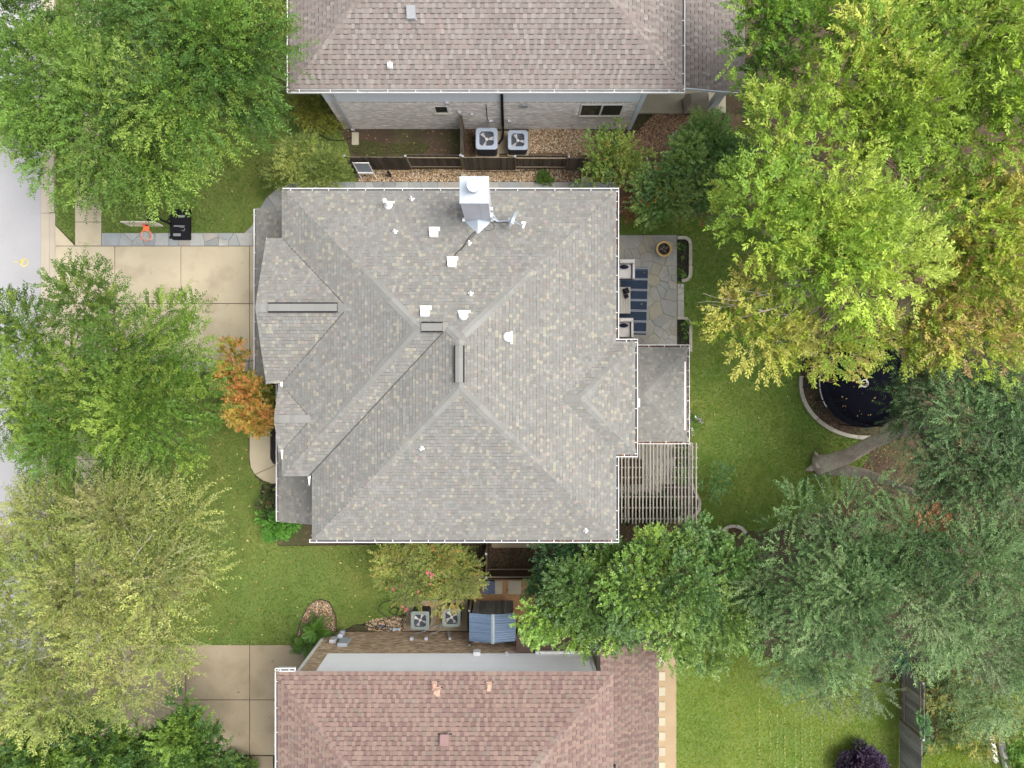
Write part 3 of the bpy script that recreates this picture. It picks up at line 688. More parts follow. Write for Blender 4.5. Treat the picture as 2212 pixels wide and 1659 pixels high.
def leaves_in_gutter(house, p, q, out, seed, dens=260):
    p, q, out = Vector(p), Vector(q), Vector(out); a = p - out * .11; b = q - out * .11; c = q - out * .022; d = p - out * .022
    return litter('gutter_leaves', [(v.x, v.y) for v in (a, b, c, d)], dens, seed, p.z - .06, [(.24, .12, .06), (.17, .085, .045), (.30, .17, .09), (.10, .05, .03)], '', .045, house)
def wallbox(mb, x0, x1, y0, y1, z0, z1): mb.box(x0, x1, y0, y1, z0, z1)
def nv(x, y): return Vector((x * SL, y * SL, 1)).normalized()
NN, NS, NE_, NW_ = nv(0, 1), nv(0, -1), nv(1, 0), nv(-1, 0)
# ================================================================== central house
hs_ = thing('house', 'central house with grey shingle roof flecked with cream tabs', 'house', (-2, .7, 0))
zE = 5.6; HW, HE, HN, HS, HX, HM = -8.88, 4.13, 7.57, -6.13, -7.83, -3.55
P1 = (HW + 5.56, 2.01, zE + SL * 5.56); P2 = (HX + 5.56, 2.01, zE + SL * 5.56); PN = (-1.85, 1.59, zE + SL * 5.98); PS = (-1.85, -.15, zE + SL * 5.98)
CE = 4.86; CA = (CE - 2.28, -.54, zE + SL * 2.28); CV = (HE - 2.28, -.54, zE + SL * 2.28)
GD = (-9.5, 2.826, 2.8); GE = (-9.02, -1.32, 1.28)
DV = (HW + 2.8, GD[1], zE + SL * 2.8); EV = (HW + 1.28, GE[1], zE + SL * 1.28)
z = zE
planes = [
    ([(HW, HN, z), (HE, HN, z), PN, P2, P1], 1),
    ([(HX, HM, z), (HX, HS, z), PS, PN, P2], 1),
    ([P1, P2, (HX, HM, z), (HW, HM, z)], 0),
    ([(HW, HN, z), P1, (HW, HM, z), (HW, GE[1] - 1.28, z), EV, (HW, GE[1] + 1.28, z), (HW, GD[1] - 2.8, z), DV, (HW, GD[1] + 2.8, z)], 0),
    ([(GD[0], GD[1] + 2.8, z), (HW, GD[1] + 2.8, z), DV, (GD[0], GD[1], DV[2])], 0),
    ([(GD[0], GD[1] - 2.8, z), (HW, GD[1] - 2.8, z), DV, (GD[0], GD[1], DV[2])], 0),
    ([(GE[0], GE[1] + 1.28, z), (HW, GE[1] + 1.28, z), EV, (GE[0], GE[1], EV[2])], 0),
    ([(GE[0], GE[1] - 1.28, z), (HW, GE[1] - 1.28, z), EV, (GE[0], GE[1], EV[2])], 0),
    ([(HE, HS, z), (HE, -2.82, z), CV, (HE, 1.74, z), (HE, HN, z), PN, PS], 1),
    ([(HE, 1.74, z), (CE, 1.74, z), CA, CV], 1), ([(HE, -2.82, z), (CE, -2.82, z), CA, CV], 1), ([(CE, 1.74, z), (CE, -2.82, z), CA], 1),
    ([(HX, HS, z), (HE, HS, z), PS], 1)]
roof = MB(); roof.box(HX + .3, HE - .3, HS + .3, HN - .3, zE - .16, zE - .10); roof.box(HW + .3, HX + .299, HM + .3, HN - .3, zE - .161, zE - .101); roof.box(HE - .299, CE - .3, -2.5, 1.42, zE - .162, zE - .102)
roof = roof.build('roof', MT['white'], hs_)
GREY = [(.46, (.178, .177, .166)), (.20, (.20, .198, .19)), (.10, (.163, .159, .152)), (.09, (.186, .170, .158)), (.10, (.252, .240, .20)), (.04, (.228, .203, .186))]
GCAP = [(.6, (.176, .176, .166)), (.4, (.200, .200, .190))]
allk = lambda p: True
roof_planes(roof, planes, .135, (.115, .125, .135, .145), GREY, (.008, .010, .014, .020), .14, allk, 'shingle_main', 'deck', 300, 7.55)
for a, b2, n1, n2 in (((HW + .15, HN - .15, z), P1, NN, NW_), ((HE - .15, HN - .15, z), PN, NN, NE_), ((HW + .1, HM + .1, z), P1, NW_, NS), ((HX + .15, HS + .15, z), PS, NW_, NS), ((HE - .15, HS + .15, z), PS, NE_, NS),
                      (P2, PN, NN, NW_), (P1, P2, NN, NS), (PS, PN, NW_, NE_), ((CE - .12, 1.62, z), CA, NN, NE_), ((CE - .12, -2.7, z), CA, NS, NE_), (CA, CV, NN, NS),
                      ((GD[0], GD[1], DV[2]), DV, NN, NS), ((GE[0], GE[1], EV[2]), EV, NN, NS)):
    caps(roof, a, b2, n1, n2, GCAP, 'shingle')
for a, c2, w_ in (((HW + .02, GD[1] + 2.78, z), DV, .03), ((HW + .02, GD[1] - 2.78, z), DV, .03), ((HW + .02, GE[1] + 1.26, z), EV, .022), ((HW + .02, GE[1] - 1.26, z), EV, .022), ((HX - .05, HM - .05, z), P2, .034)):
    b = MB(); b.bar(Vector(a) + Vector((0, 0, .022)), Vector(c2) + Vector((0, 0, .022)), w_, .008); b.build('valley', MT['deck'], roof)
# lower roofs: garage skirt, porch, back extension
low = MB(); low.box(-10.7, -8.5, .3, 7.2, 2.74, 2.80); low.box(-9.75, -7.5, -5.6, -.1, 2.741, 2.801); low.box(3.8, 7.3, -2.3, 1.4, 2.64, 2.70); low = low.build('lower_roof', MT['white'], hs_)
zL = 2.95; zH = 2.85
HA = (5.44, -.44, zH + SL * 2.11)
lp = [([(-10.94, .08, zL), (-10.94, 7.42, zL), (-8.44, 7.42, zL + SL * 2.5), (-8.44, .08, zL + SL * 2.5)], 1),
      ([(-10.0, -5.82, zL), (-10.0, .0, zL), (-7.42, .0, zL + SL * 2.58), (-7.42, -5.82, zL + SL * 2.58)], 1),
      ([(3.75, 1.67, zH), (7.55, 1.67, zH), HA, (3.75, -.44, HA[2])], 1), ([(3.75, -2.55, zH), (7.55, -2.55, zH), HA, (3.75, -.44, HA[2])], 1), ([(7.55, 1.67, zH), (7.55, -2.55, zH), HA], 1)]
GREYL = [(.62, (.185, .182, .172)), (.16, (.21, .205, .195)), (.14, (.165, .16, .15)), (.06, (.25, .236, .20))]
roof_planes(low, lp, .135, (.115, .125, .135, .145), GREYL, (.006, .008, .012), .14, allk, 'shingle', 'deck', 60, 3.4)
caps(low, (7.45, 1.57, zH), HA, NN, NE_, GCAP, 'shingle'); caps(low, (7.45, -2.45, zH), HA, NS, NE_, GCAP, 'shingle'); caps(low, (3.8, -.44, HA[2]), HA, NN, NS, GCAP, 'shingle')
EX, EY = Vector((1, 0, 0)), Vector((0, 1, 0))
gutter(hs_, (HW, HN, z), (HE, HN, z), EY); gutter(hs_, (HE, HN - .13, z), (HE, 1.74 + .0, z), EX); gutter(hs_, (HE - .13, 1.74, z), (CE, 1.74, z), EY); gutter(hs_, (CE, 1.61, z), (CE, -2.69, z), EX)
gutter(hs_, (HE - .13, -2.82, z), (CE, -2.82, z), -EY); gutter(hs_, (HE, -2.82, z), (HE, HS + .13, z), EX); gutter(hs_, (HX, HS, z), (HE, HS, z), -EY)
gutter(hs_, (-10.94, .08, zL), (-10.94, 7.42, zL), -EX); gutter(hs_, (-10.0, -5.82, zL), (-10.0, -.02, zL), -EX)
gutter(hs_, (CE + .02, 1.67, zH), (7.55, 1.67, zH), EY); gutter(hs_, (7.55, 1.54, zH), (7.55, -2.42, zH), EX); gutter(hs_, (CE + .02, -2.55, zH), (7.55, -2.55, zH), -EY)
for i, a in enumerate((((7.55, 1.5, zH), (7.55, -2.5, zH), EX), ((5, 1.67, zH), (7.5, 1.67, zH), EY), ((5, -2.55, zH), (7.5, -2.55, zH), -EY), ((HE, 7.4, z), (HE, 5.2, z), EX), ((CE, -1.6, z), (CE, -2.7, z), EX), ((HE, -2.82, z), (CE, -2.82, z), -EY), ((1.4, HS, z), (3.8, HS, z), -EY), ((HE, 2.6, z), (HE, 1.9, z), EX))):
    leaves_in_gutter(hs_, *a, 100 + i, 420 if i < 3 else 250)
# metal drip strip along the back extension
b = MB(); b.box(7.30, 7.36, -1.95, .95, zH + .10, zH + .13); b.build('drip_strip', MT['white'], hs_)
b = MB(); b.box(4.88, 5.0, -.9, -.58, 4.9, 5.3); b.box(4.9, 4.96, -.78, -.70, 3.4, 4.9); b.build('downpipe_head', MT['white'], hs_)
# walls
b = MB(); wallbox(b, -8.44, -7.401, -3.1, 7.12, 2.6, 5.45); wallbox(b, -7.4, 3.72, -5.7, 7.1, 0, 5.46); wallbox(b, 3.721, 4.42, -2.42, 1.32, 0, 5.44)
wallbox(b, -9.1, -8.441, .42, 5.22, 2.6, 5.43); wallbox(b, -8.62, -8.442, -2.2, -.45, 2.6, 5.42); wallbox(b, -10.4, -7.402, .5, 7.0, 0, 2.72); wallbox(b, 4.421, 7.1, -2.1, 1.25, 0, 2.62)
for (gx, gy, gh) in ((-9.1, GD[1], 2.5), (-8.62, GE[1], 1.0)):
    b.mesh([(gx - .001, gy - gh, 5.42), (gx - .001, gy + gh, 5.42), (gx - .001, gy, 5.42 + SL * gh), (gx + .2, gy - gh, 5.42), (gx + .2, gy + gh, 5.42), (gx + .2, gy, 5.42 + SL * gh)], [(0, 1, 2), (3, 5, 4), (0, 2, 5, 3), (1, 4, 5, 2)])
b.build('wall', MT['stone_wall'], hs_)
b = MB()
for (gx, gy, gh, gz) in ((GD[0], GD[1], 2.8, DV[2]), (GE[0], GE[1], 1.28, EV[2])):
    for sg in (-1, 1): b.bar((gx + .012, gy + sg * gh, z - .09), (gx + .012, gy, gz - .09), .02, .16, up=(0, 0, 1))
b.build('bargeboard', MT['white'], hs_)
# white flashing corners at the valleys
for (x, y) in ((HW - .02, .02), (HW - .0, GE[1] - 1.28), (HX, HM - .05)):
    b = MB(); b.mesh([(x - .05, y + .05, z + .03), (x + .06, y + .07, z + .05), (x + .03, y - .32, z + .04), (x - .02, y - .3, z + .02)], [(0, 1, 2, 3)]); b.mesh([(x - .05, y + .05, z - .02), (x - .05, y + .05, z + .03), (x - .02, y - .3, z + .02), (x - .02, y - .3, z - .03)], [(0, 1, 2, 3)])
    b.build('flashing', MT['white'], hs_)
# ridge vents
def ridge_vent(p, q, name='ridge_vent'):
    p, q = Vector(p), Vector(q); d = (q - p).normalized(); s = d.cross(Vector((0, 0, 1))).normalized(); up = Vector((0, 0, 1))
    b = MB(); b.bar(p + up * .045, q + up * .045, .37, .045); o = b.build(name, MT['black'], roof)
    n = max(2, round((q - p).length / .45)); e = MB()
    for i in range(n):
        a = p + (q - p) * (i / n); c2 = p + (q - p) * ((i + .998) / n); c = pick([(1, (.186, .186, .176))]); h0 = .082 + .003 * (i % 2)
        vs = [a - s * .135 + up * (h0 - .01), a + up * (h0 + .03), a + s * .135 + up * (h0 - .01), c2 - s * .135 + up * (h0 - .01), c2 + up * (h0 + .03), c2 + s * .135 + up * (h0 - .01)]
        e.mesh(vs, [(0, 1, 4, 3), (1, 2, 5, 4)], 0, c)
    e.build('vent_cover', MT['shingle'], roof)
ridge_vent((-9.0, GD[1], DV[2]), (-6.45, GD[1], DV[2])); ridge_vent((-3.2, 2.01, P1[2]), (-2.45, 2.01, P1[2])); ridge_vent((-1.85, 1.35, PN[2]), (-1.85, .05, PN[2]))
# roof penetrations
def zN(y): return zE + SL * (HN - y)
def on(u, v, fn):
    zz = 6.5
    for _ in range(12): p = W(u, v, zz); zz = fn(p)
    return W(u, v, zz)
fN = lambda p: zN(p.y); fE = lambda p: zE + SL * (HE - p.x); fS = lambda p: zE + SL * (p.y - HS)
def slopemat(dirv):                      # local +y points up the slope
    t = Vector((-dirv[0], -dirv[1], SL)).normalized(); s = t.cross(Vector((0, 0, 1))).normalized(); n = s.cross(t)
    return Matrix((-s, -t, n)).transposed()          # local +y points down the slope
def box_vent():
    b = MB(); b.box(-.21, .21, .06, .22, .012, .035); b.box(-.16, .16, -.24, .14, .03, .16); b.box(-.165, -.158, -.2, .1, .05, .15, 1); return b.data('box_vent', [MT['white'], MT['grey_pl']])
bv = box_vent()
for u, v in ((938, 502), (977, 566), (919.5, 673)): inst('box_vent', bv, on(u, v, fN), roof, slopemat((0, 1)))
b = MB(); b.box(-.21, .25, .10, .17, .012, .035)
b.lathe(.0, -.04, [(.17, .02), (.17, .14), (.14, .19), (.07, .215), (0.001, .22)], 18); b.box(-.168, .168, -.04, .12, .02, .15)
dome = b.data('dome_vent', MT['white'])
inst('dome_vent', dome, on(1001, 681, fN), roof, slopemat((0, 1)))
inst('dome_vent', dome, on(1097, 728, fE), roof, slopemat((1, 0)))
b = MB(); b.box(-.10, .10, .03, .08, .01, .03); b.lathe(0, 0, [(.065, .0), (.05, .08), (.034, .11), (.034, .22), (.022, .22), (.022, .12)], 14); b.disc(0, 0, .15, .022, 10, 1)
jack = b.data('pipe_jack', [MT['white'], MT['black']])
for u, v in ((890, 432.5), (854, 503), (1014, 528), (1017, 637)): inst('pipe_jack', jack, on(u, v, fN), roof, slopemat((0, 1)))
for u, v in ((911, 966), (1265, 1143)): inst('pipe_jack', jack, on(u, v, fS), roof, slopemat((0, -1)))
p = on(839, 445, fN); b = MB(); m3 = slopemat((0, 1))
b.lathe(p.x, p.y, [(.17, p.z - .02), (.15, p.z + .06), (.09, p.z + .16), (.055, p.z + .2), (.055, p.z + .75), (.001, p.z + .75)], 20)
b.box(p.x - .2, p.x + .24, p.y + .10, p.y + .17, p.z + .0, p.z + .03)
b.lathe(p.x, p.y, [(.05, p.z + .7), (.085, p.z + .72), (.085, p.z + .84), (.05, p.z + .90), (.001, p.z + .91)], 20)
o = b.build('flue_pipe', MT['white'], roof)
# chimney
ch = MB(); x0, x1, y0, y1, zt = -1.757, -.80, 6.14, 7.02, 8.97
ch.box(x0, x1, y0, y1, 5.3, zt - .03); ch = ch.build('chimney', MT['metal_lt'], hs_)
b = MB(); b.mesh([(x0 - .02, y0 - .02, zt - .08), (x1 + .02, y0 - .02, zt - .08), (x1 + .02, y1 + .02, zt - .08), (x0 - .02, y1 + .02, zt - .08), (x0 - .02, y0 - .02, zt), (x1 + .02, y0 - .02, zt), (x1 + .02, y1 + .02, zt), (x0 - .02, y1 + .02, zt), (-1.42, 6.50, zt + .06), (-1.16, 6.50, zt + .06), (-1.16, 6.74, zt + .06), (-1.42, 6.74, zt + .06)],
     [(0, 1, 5, 4), (1, 2, 6, 5), (2, 3, 7, 6), (3, 0, 4, 7), (4, 5, 9, 8), (5, 6, 10, 9), (6, 7, 11, 10), (7, 4, 8, 11), (8, 9, 10, 11)]); b.build('chimney_cover', MT['metal'], ch)
b = MB(); b.lathe(-1.29, 6.61, [(.20, zt + .04), (.17, zt + .10), (.15, zt + .36), (.001, zt + .36)], 24); b.build('flue', MT['metal'], ch)
b = MB(); b.lathe(-1.29, 6.61, [(.16, zt + .34), (.215, zt + .36), (.22, zt + .46), (.21, zt + .49), (.001, zt + .50)], 28); b.build('flue_cap', MT['white'], ch)
b = MB(); b.box(x0 + .62, x0 + .66, y0 - .012, y0, 6.3, zt - .1); b.build('panel_seam', MT['metal'], ch)
zr = zN(y0); ap = (-1.28, 5.62, zN(5.62) + .03)
b = MB(); b.mesh([(x0 + .04, y0 - .001, zr + .32), (x1 - .04, y0 - .001, zr + .32), ap, (x0 - .02, y0 - .02, zr + .02), (x1 + .02, y0 - .02, zr + .02), (-1.28, y0 - .001, zr + .36)], [(5, 3, 2), (5, 2, 4), (5, 0, 3), (5, 4, 1)]); b.build('cricket', MT['metal'], ch)
for x in (x0 - .11, x1): b = MB(); b.box(x + .001, x + .109, y0 - .02, y0 + .1, zr - .02, zr + .16); b.build('flashing', MT['white'], ch)
b = MB(); b.box(x1 + .001, x1 + .10, 6.38, 6.48, 6.9, 7.0); b.bar((x1, 6.43, 6.7), (x1 + .12, 6.43, 6.7), .02, .02); b.build('bracket', MT['metal_lt'], ch)

# ================================================================== north house (brick, grey siding)
nh = thing('house', 'brick house with pinkish grey roof across the dark board fence', 'house', (-1, 17, 0))
zN_ = 4.8; NW0, NE0, NS0, NN0 = -8.95, 6.88, 11.59, 23.59
A1 = (NW0 + 6, 17.59, zN_ + SL * 6); A2 = (NE0 - 6, 17.59, zN_ + SL * 6)
b = MB(); b.box(NW0 + .25, NE0 - .25, NS0 + .2, NN0 - .25, zN_ - .15, zN_ - .10); nroof = b.build('roof', MT['siding_grey'], nh)
NPAL = [(.45, (.215, .19, .178)), (.2, (.195, .165, .156)), (.2, (.24, .215, .20)), (.15, (.215, .175, .163))]
keepn = lambda p: p.y < 18.0
NSLOT = [(.5, (.185, .158, .15)), (.3, (.205, .178, .168)), (.2, (.165, .145, .138))]
npl = [([(NW0, NS0, zN_), (NE0, NS0, zN_), A2, A1], 1), ([(NW0, NS0, zN_), (NW0, NN0, zN_), A1], 1), ([(NE0, NS0, zN_), (NE0, NN0, zN_), A2], 1), ([(NW0, NN0, zN_), (NE0, NN0, zN_), A2, A1], 0)]
roof_planes(nroof, npl, .178, (.13, .17, .20, .24), NPAL, (.008, .014, .040, .046), .14, keepn, 'shingle', 'deck', 300, 5.2, NSLOT)
NCAP = [(.6, (.20, .168, .155)), (.4, (.24, .212, .196))]
caps(nroof, (NW0 + .1, NS0 + .1, zN_), A1, NW_, NS, NCAP, 'shingle'); caps(nroof, (NE0 - .1, NS0 + .1, zN_), A2, NE_, NS, NCAP, 'shingle')
gutter(nh, (NW0, NS0, zN_), (NE0, NS0, zN_), -EY, spacing=1.12); gutter(nh, (NE0, NS0 + .13, zN_), (NE0, 16, zN_), EX, spacing=1.2); gutter(nh, (NW0, NS0 + .13, zN_), (NW0, 16, zN_), -EX, spacing=1.2)
leaves_in_gutter(nh, (NW0, NS0 + .2, zN_), (NW0, 15, zN_), -EX, 120)
# porch roof of the north house
b = MB(); b.box(6.8, 9.7, 12.5, 20, 2.80, 2.86); nlow = b.build('porch_roof', MT['siding_grey'], nh)
roof_planes(nlow, [([(6.75, 12.32, 3.63), (9.85, 12.32, 2.98), (9.85, 20, 2.98), (6.75, 20, 3.63)], 0)], .178, (.13, .17, .20, .24), [(w, tuple(x * .9 for x in c)) for w, c in NPAL], (.006, .010, .014), .14, keepn, 'shingle', 'deck', 60, 3.2, [(w, tuple(x * .92 for x in c)) for w, c in NSLOT])
b = MB(); b.bar((6.75, 12.30, 3.54), (9.85, 12.30, 2.89), .03, .17); b.build('fascia', MT['siding_grey'], nh)
b = MB(); pp = W(1537, 236, 0); b.box(pp.x - .16, pp.x + .16, pp.y - .02, pp.y + .3, .12, 3.0); b.build('porch_post', MT['siding_grey'], nh)
b = MB(); b.box(9.3, 9.6, 14.4, 14.7, .12, 2.9); b.build('porch_post', MT['siding_grey'], nh)
wy = 11.86; wx0, wx1 = -7.80, 5.40
b = MB(); b.box(wx0 + .01, wx1 - .01, wy + .02, 23, 0, 4.7); nw = b.build('wall', MT['mortar_n'], nh)
def bricks(name, x0, x1, y, z0, z1, face, pal, mat, parent, holes=(), bw=.20, bh=.062, gap=.012, seed=1, dep=.014, soldier=None):
    rg = random.Random(seed); mb = MB(); zz = z0; r = 0
    while zz + bh <= z1 + 1e-6:
        x = x0 - (bw / 2 if r % 2 else 0)
        while x < x1 - .02:
            a, c2 = max(x, x0), min(x + bw, x1)
            if c2 - a > .03 and not any(h[0] < c2 and h[1] > a and h[2] < zz + bh and h[3] > zz for h in holes):
                c = pal[int(rg.random() * len(pal))]; k = rg.uniform(.82, 1.15); d = dep + rg.uniform(-.004, .006); c = tuple(v * k for v in c)
                yy = y - d if face < 0 else y + d
                mb.mesh([(a, y, zz), (c2, y, zz), (c2, y, zz + bh), (a, y, zz + bh), (a, yy, zz), (c2, yy, zz), (c2, yy, zz + bh), (a, yy, zz + bh)],
                        [(4, 5, 6, 7), (0, 1, 5, 4), (3, 7, 6, 2), (0, 4, 7, 3), (1, 2, 6, 5)] if face < 0 else [(7, 6, 5, 4), (4, 5, 1, 0), (2, 6, 7, 3), (3, 7, 4, 0), (5, 6, 2, 1)], 0, c)
            x += bw + gap
        zz += bh + gap; r += 1
    mb.build(name, MT[mat], parent, kind='stuff')
BP = [(.63, .60, .56), (.67, .64, .60), (.57, .54, .50), (.62, .575, .53), (.70, .68, .645)]
wins = [(-3.35, -2.75, 1.86, 2.72), (2.95, 4.78, 1.55, 2.88)]
bricks('brick_courses', wx0, wx1, wy + .02, 0, 3.02, -1, BP, 'brick_n', nw, wins, seed=3)
b = MB(); x = wx0
while x < wx1:
    k = random.uniform(.85, 1.1); c = BP[random.randrange(5)]; b.box(x, min(x + .066, wx1), wy - .002, wy + .02, 3.035, 3.235, 0, tuple(v * k for v in c)); x += .076
b.build('soldier_course', MT['brick_n'], nw, kind='stuff')
for i in range(9):
    b = MB(); z0 = 3.24 + i * .165; b.mesh([(wx0, wy - .012, z0), (wx1, wy - .012, z0), (wx1, wy + .016, z0 + .165), (wx0, wy + .016, z0 + .165), (wx0, wy + .02, z0), (wx1, wy + .02, z0)], [(0, 1, 2, 3), (0, 4, 5, 1)])
    b.build('siding_board', MT['siding_grey'], nh)
def window(parent, x0, x1, z0, z1, y, face, nmul=1, sill=True, frame='white'):
    f = MB(); d = .05; yo, yi = (y - .012, y + .06) if face < 0 else (y + .012, y - .06); ya, yb = min(yo, yi), max(yo, yi)
    f.box(x0, x0 + d, ya, yb, z0, z1); f.box(x1 - d, x1, ya, yb, z0, z1); f.box(x0 + d, x1 - d, ya, yb, z1 - d, z1); f.box(x0 + d, x1 - d, ya, yb, z0, z0 + d)
    for i in range(1, nmul): xm = x0 + (x1 - x0) * i / nmul; f.box(xm - .03, xm + .03, ya, yb, z0 + d, z1 - d)
    w = f.build('window', MT[frame], parent)
    for i in range(nmul):
        a = x0 + (x1 - x0) * i / nmul; c2 = x0 + (x1 - x0) * (i + 1) / nmul; g2 = MB(); ym = ya + .008 if face < 0 else yb - .02
        g2.box(a + .051, c2 - .051, ym, ym + .012, z0 + d + .001, z1 - d - .001); g2.build('pane', MT['glass'], w)
    if sill: s = MB(); s.box(x0 - .06, x1 + .06, ya - .05, yb, z0 - .09, z0 - .002) if face < 0 else s.box(x0 - .06, x1 + .06, ya, yb + .05, z0 - .09, z0 - .002); s.build('sill', MT['limestone'], w)
window(nh, -3.35, -2.75, 1.95, 2.72, wy, -1); window(nh, 2.95, 4.78, 1.64, 2.88, wy, -1, 2)
b = MB(); b.box(-7.42, -7.30, wy - .10, wy - .005, .18, 4.7); b.box(-7.44, -7.28, wy - .14, wy - .101, .12, .3); b.build('downpipe', MT['metal_lt'], nh)
b = MB(); b.box(5.33, 5.52, wy - .05, wy + .14, .05, 4.68); b.build('corner_board', MT['siding_grey'], nh)
b = MB(); b.box(-.48, -.36, wy - .09, wy - .015, .55, 4.62); b.build('line_cover', MT['black'], nh)
b = MB(); b.box(.38, .66, wy - .09, wy - .003, 2.75, 2.98); b.build('wall_vent', MT['grey_pl'], nh)
for x, zz, s2 in ((-2.72, 3.05, .16), (-2.28, 2.05, .13), (-1.75, 1.85, .12), (-.95, 1.0, .16), (-.12, 1.0, .13)):
    b = MB(); b.box(x - s2 / 2, x + s2 / 2, wy - .1, wy - .003, zz, zz + s2 * 1.2); b.build('junction_box', MT['metal_lt'], nh)
b = MB(); b.tube([(-1.1, wy - .015, 2.9), (-1.1, wy - .015, 1.2)], .015); b.tube([(-.42, wy - .05, .6), (-.40, wy - .2, .3), (-.45, wy - .5, .14), (-.62, wy - .75, .2)], .05, 8); b.build('pipe', MT['black'], nh)
sp = MB(); q = W(768, 292); sp.box(q.x - .16, q.x + .16, wy - .75, wy - .17, 0, .07); tag(sp.build('splash_block', MT['paver']), 'tan splash block under the pale downpipe', 'splash block')
pv = lambda u, v, fn: on(u, v, fn)
fNS = lambda p: zN_ + SL * (p.y - NS0)
b = MB(); b.box(-.17, .17, -.32, .14, .01, .16); b.box(-.2, .2, .1, .18, .005, .03); inst('box_vent', b.data('box_vent', MT['grey_pl']), on(889, 32, fNS), nroof, slopemat((0, -1)))
b = MB(); b.box(-.10, .10, -.14, .05, .005, .10); b.mesh([(-.12, .10, .004), (.12, .10, .004), (.07, -.03, .11), (.0, -.20, .004), (-.07, -.03, .11)], [(0, 1, 2, 4), (4, 2, 3)]); b.lathe(0, -.02, [(.05, .08), (.035, .3), (.001, .3)], 10)
inst('pipe_jack', b.data('pipe_jack', MT['white']), on(843, 143, fNS), nroof, slopemat((0, -1)))

# ================================================================== south house (red roof, tan brick, white siding)
sh = thing('house', 'tan brick house with plum red roof and white upper siding', 'house', (-2.5, -17, 0))
zS = 5.5; SW0, SE0, SN0, SS0 = -9.19, 3.92, -11.14, -23.14
B1 = (SW0 + 6, -17.14, zS + SL * 6); B2 = (SE0 - 6, -17.14, zS + SL * 6)
b = MB(); b.box(SW0 + .25, SE0 - .2, SS0 + .2, SN0 - .05, zS - .15, zS - .10); sroof = b.build('roof', MT['white'], sh)
SPAL = [(.55, (.215, .150, .126)), (.22, (.196, .136, .117)), (.13, (.172, .114, .102)), (.10, (.188, .148, .125))]
keeps = lambda p: p.y > -17.5
SSLOT = [(.42, (.158, .104, .096)), (.30, (.184, .127, .112)), (.18, (.170, .130, .111)), (.1, (.205, .145, .124))]
spl = [([(SW0, SN0, zS), (SE0, SN0, zS), B2, B1], 0), ([(SW0, SN0, zS), (SW0, SS0, zS), B1], 1), ([(SE0, SN0, zS), (SE0, SS0, zS), B2], 0), ([(SW0, SS0, zS), (SE0, SS0, zS), B2, B1], 0)]
roof_planes(sroof, spl, .162, (.11, .15, .17, .21, .30), SPAL, (.008, .012, .030, .038), .14, keeps, 'shingle', 'deck_red', 300, 5.8, SSLOT)
SCAP = [(.65, (.205, .165, .145)), (.35, (.185, .118, .112))]
caps(sroof, (SW0 + .1, SN0 - .1, zS), B1, NW_, NN, SCAP, 'shingle', .18, .3, .22); caps(sroof, (SE0 - .1, SN0 - .1, zS), B2, NE_, NN, SCAP, 'shingle', .18, .3, .22)
gutter(sh, (SW0, SN0 + .12, zS), (SW0, -16, zS), -EX, spacing=1.1)
gutter(sh, (SW0, SN0 + .12, zS), (SW0 + .78, SN0 + .12, zS), EY, spacing=.5)
b = MB(); b.box(3.6, 6.0, -17, -10.95, 2.86, 2.92); slow = b.build('lower_roof', MT['white'], sh)
roof_planes(slow, [([(3.6, -10.82, 3.0 + SL * 2.58), (6.18, -10.82, 3.0), (6.18, -17, 3.0), (3.6, -17, 3.0 + SL * 2.58)], 0)], .165, (.11, .15, .17, .21), [(w, tuple(x * .88 for x in c)) for w, c in SPAL], (.008, .012, .022), .14, lambda p: p.y > -17, 'shingle', 'deck_red', 120, 3.5, [(w, tuple(x * .86 for x in c)) for w, c in SSLOT])
b = MB(); p = W(1312, 1645, 3.6); b.box(p.x, p.x + .3, p.y - .06, p.y + .02, 3.85, 4.0); b.build('roof_vent', MT['dark_frame'], slow)
sy = -11.53; sx0, sx1 = -8.52, 3.30
b = MB(); b.box(sx0 + .01, sx1 - .01, -23, sy - .02, 0, 5.4); sw = b.build('wall', MT['mortar_s'], sh)
b = MB(); b.box(3.31, 5.85, -23, -11.2, 0, 2.85); b.build('wall', MT['stone_wall'], sh)
TB = [(.46, .35, .24), (.42, .31, .21), (.52, .41, .29), (.37, .27, .18), (.44, .33, .22), (.30, .21, .14)]
swin = [(.0, 1.9, 1.0, 2.6)]
bricks('brick_courses', sx0, sx1, sy - .02, 0, 2.66, 1, TB, 'brick_n', sw, [(.55, 2.0, .9, 2.4)], seed=5)
bricks('brick_courses', sx0, sx0 + .62, sy - .02, 2.672, 5.3, 1, TB, 'brick_n', sw, seed=6)
for i in range(17):
    b = MB(); z0 = 2.68 + i * .16; b.mesh([(sx0 + .64, sy + .012, z0), (sx1, sy + .012, z0), (sx1, sy - .016, z0 + .16), (sx0 + .64, sy - .016, z0 + .16), (sx0 + .64, sy - .02, z0), (sx1, sy - .02, z0)], [(0, 3, 2, 1), (0, 1, 5, 4)])
    b.build('siding_board', MT['siding'], sh)
b = MB(); b.box(sx1 - .02, sx1 + .09, sy - .12, sy + .03, 2.6, 5.35); b.build('corner_board', MT['white'], sh)
b = MB(); b.box(sx0 - .12, sx0 - .005, sy - .1, sy + .03, .05, 5.35); b.build('downpipe', MT['white'], sh)
b = MB(); b.box(1.0, sx1 + .3, sy + .016, sy + .13, 2.66, 2.78); b.build('band_board', MT['white'], sh)
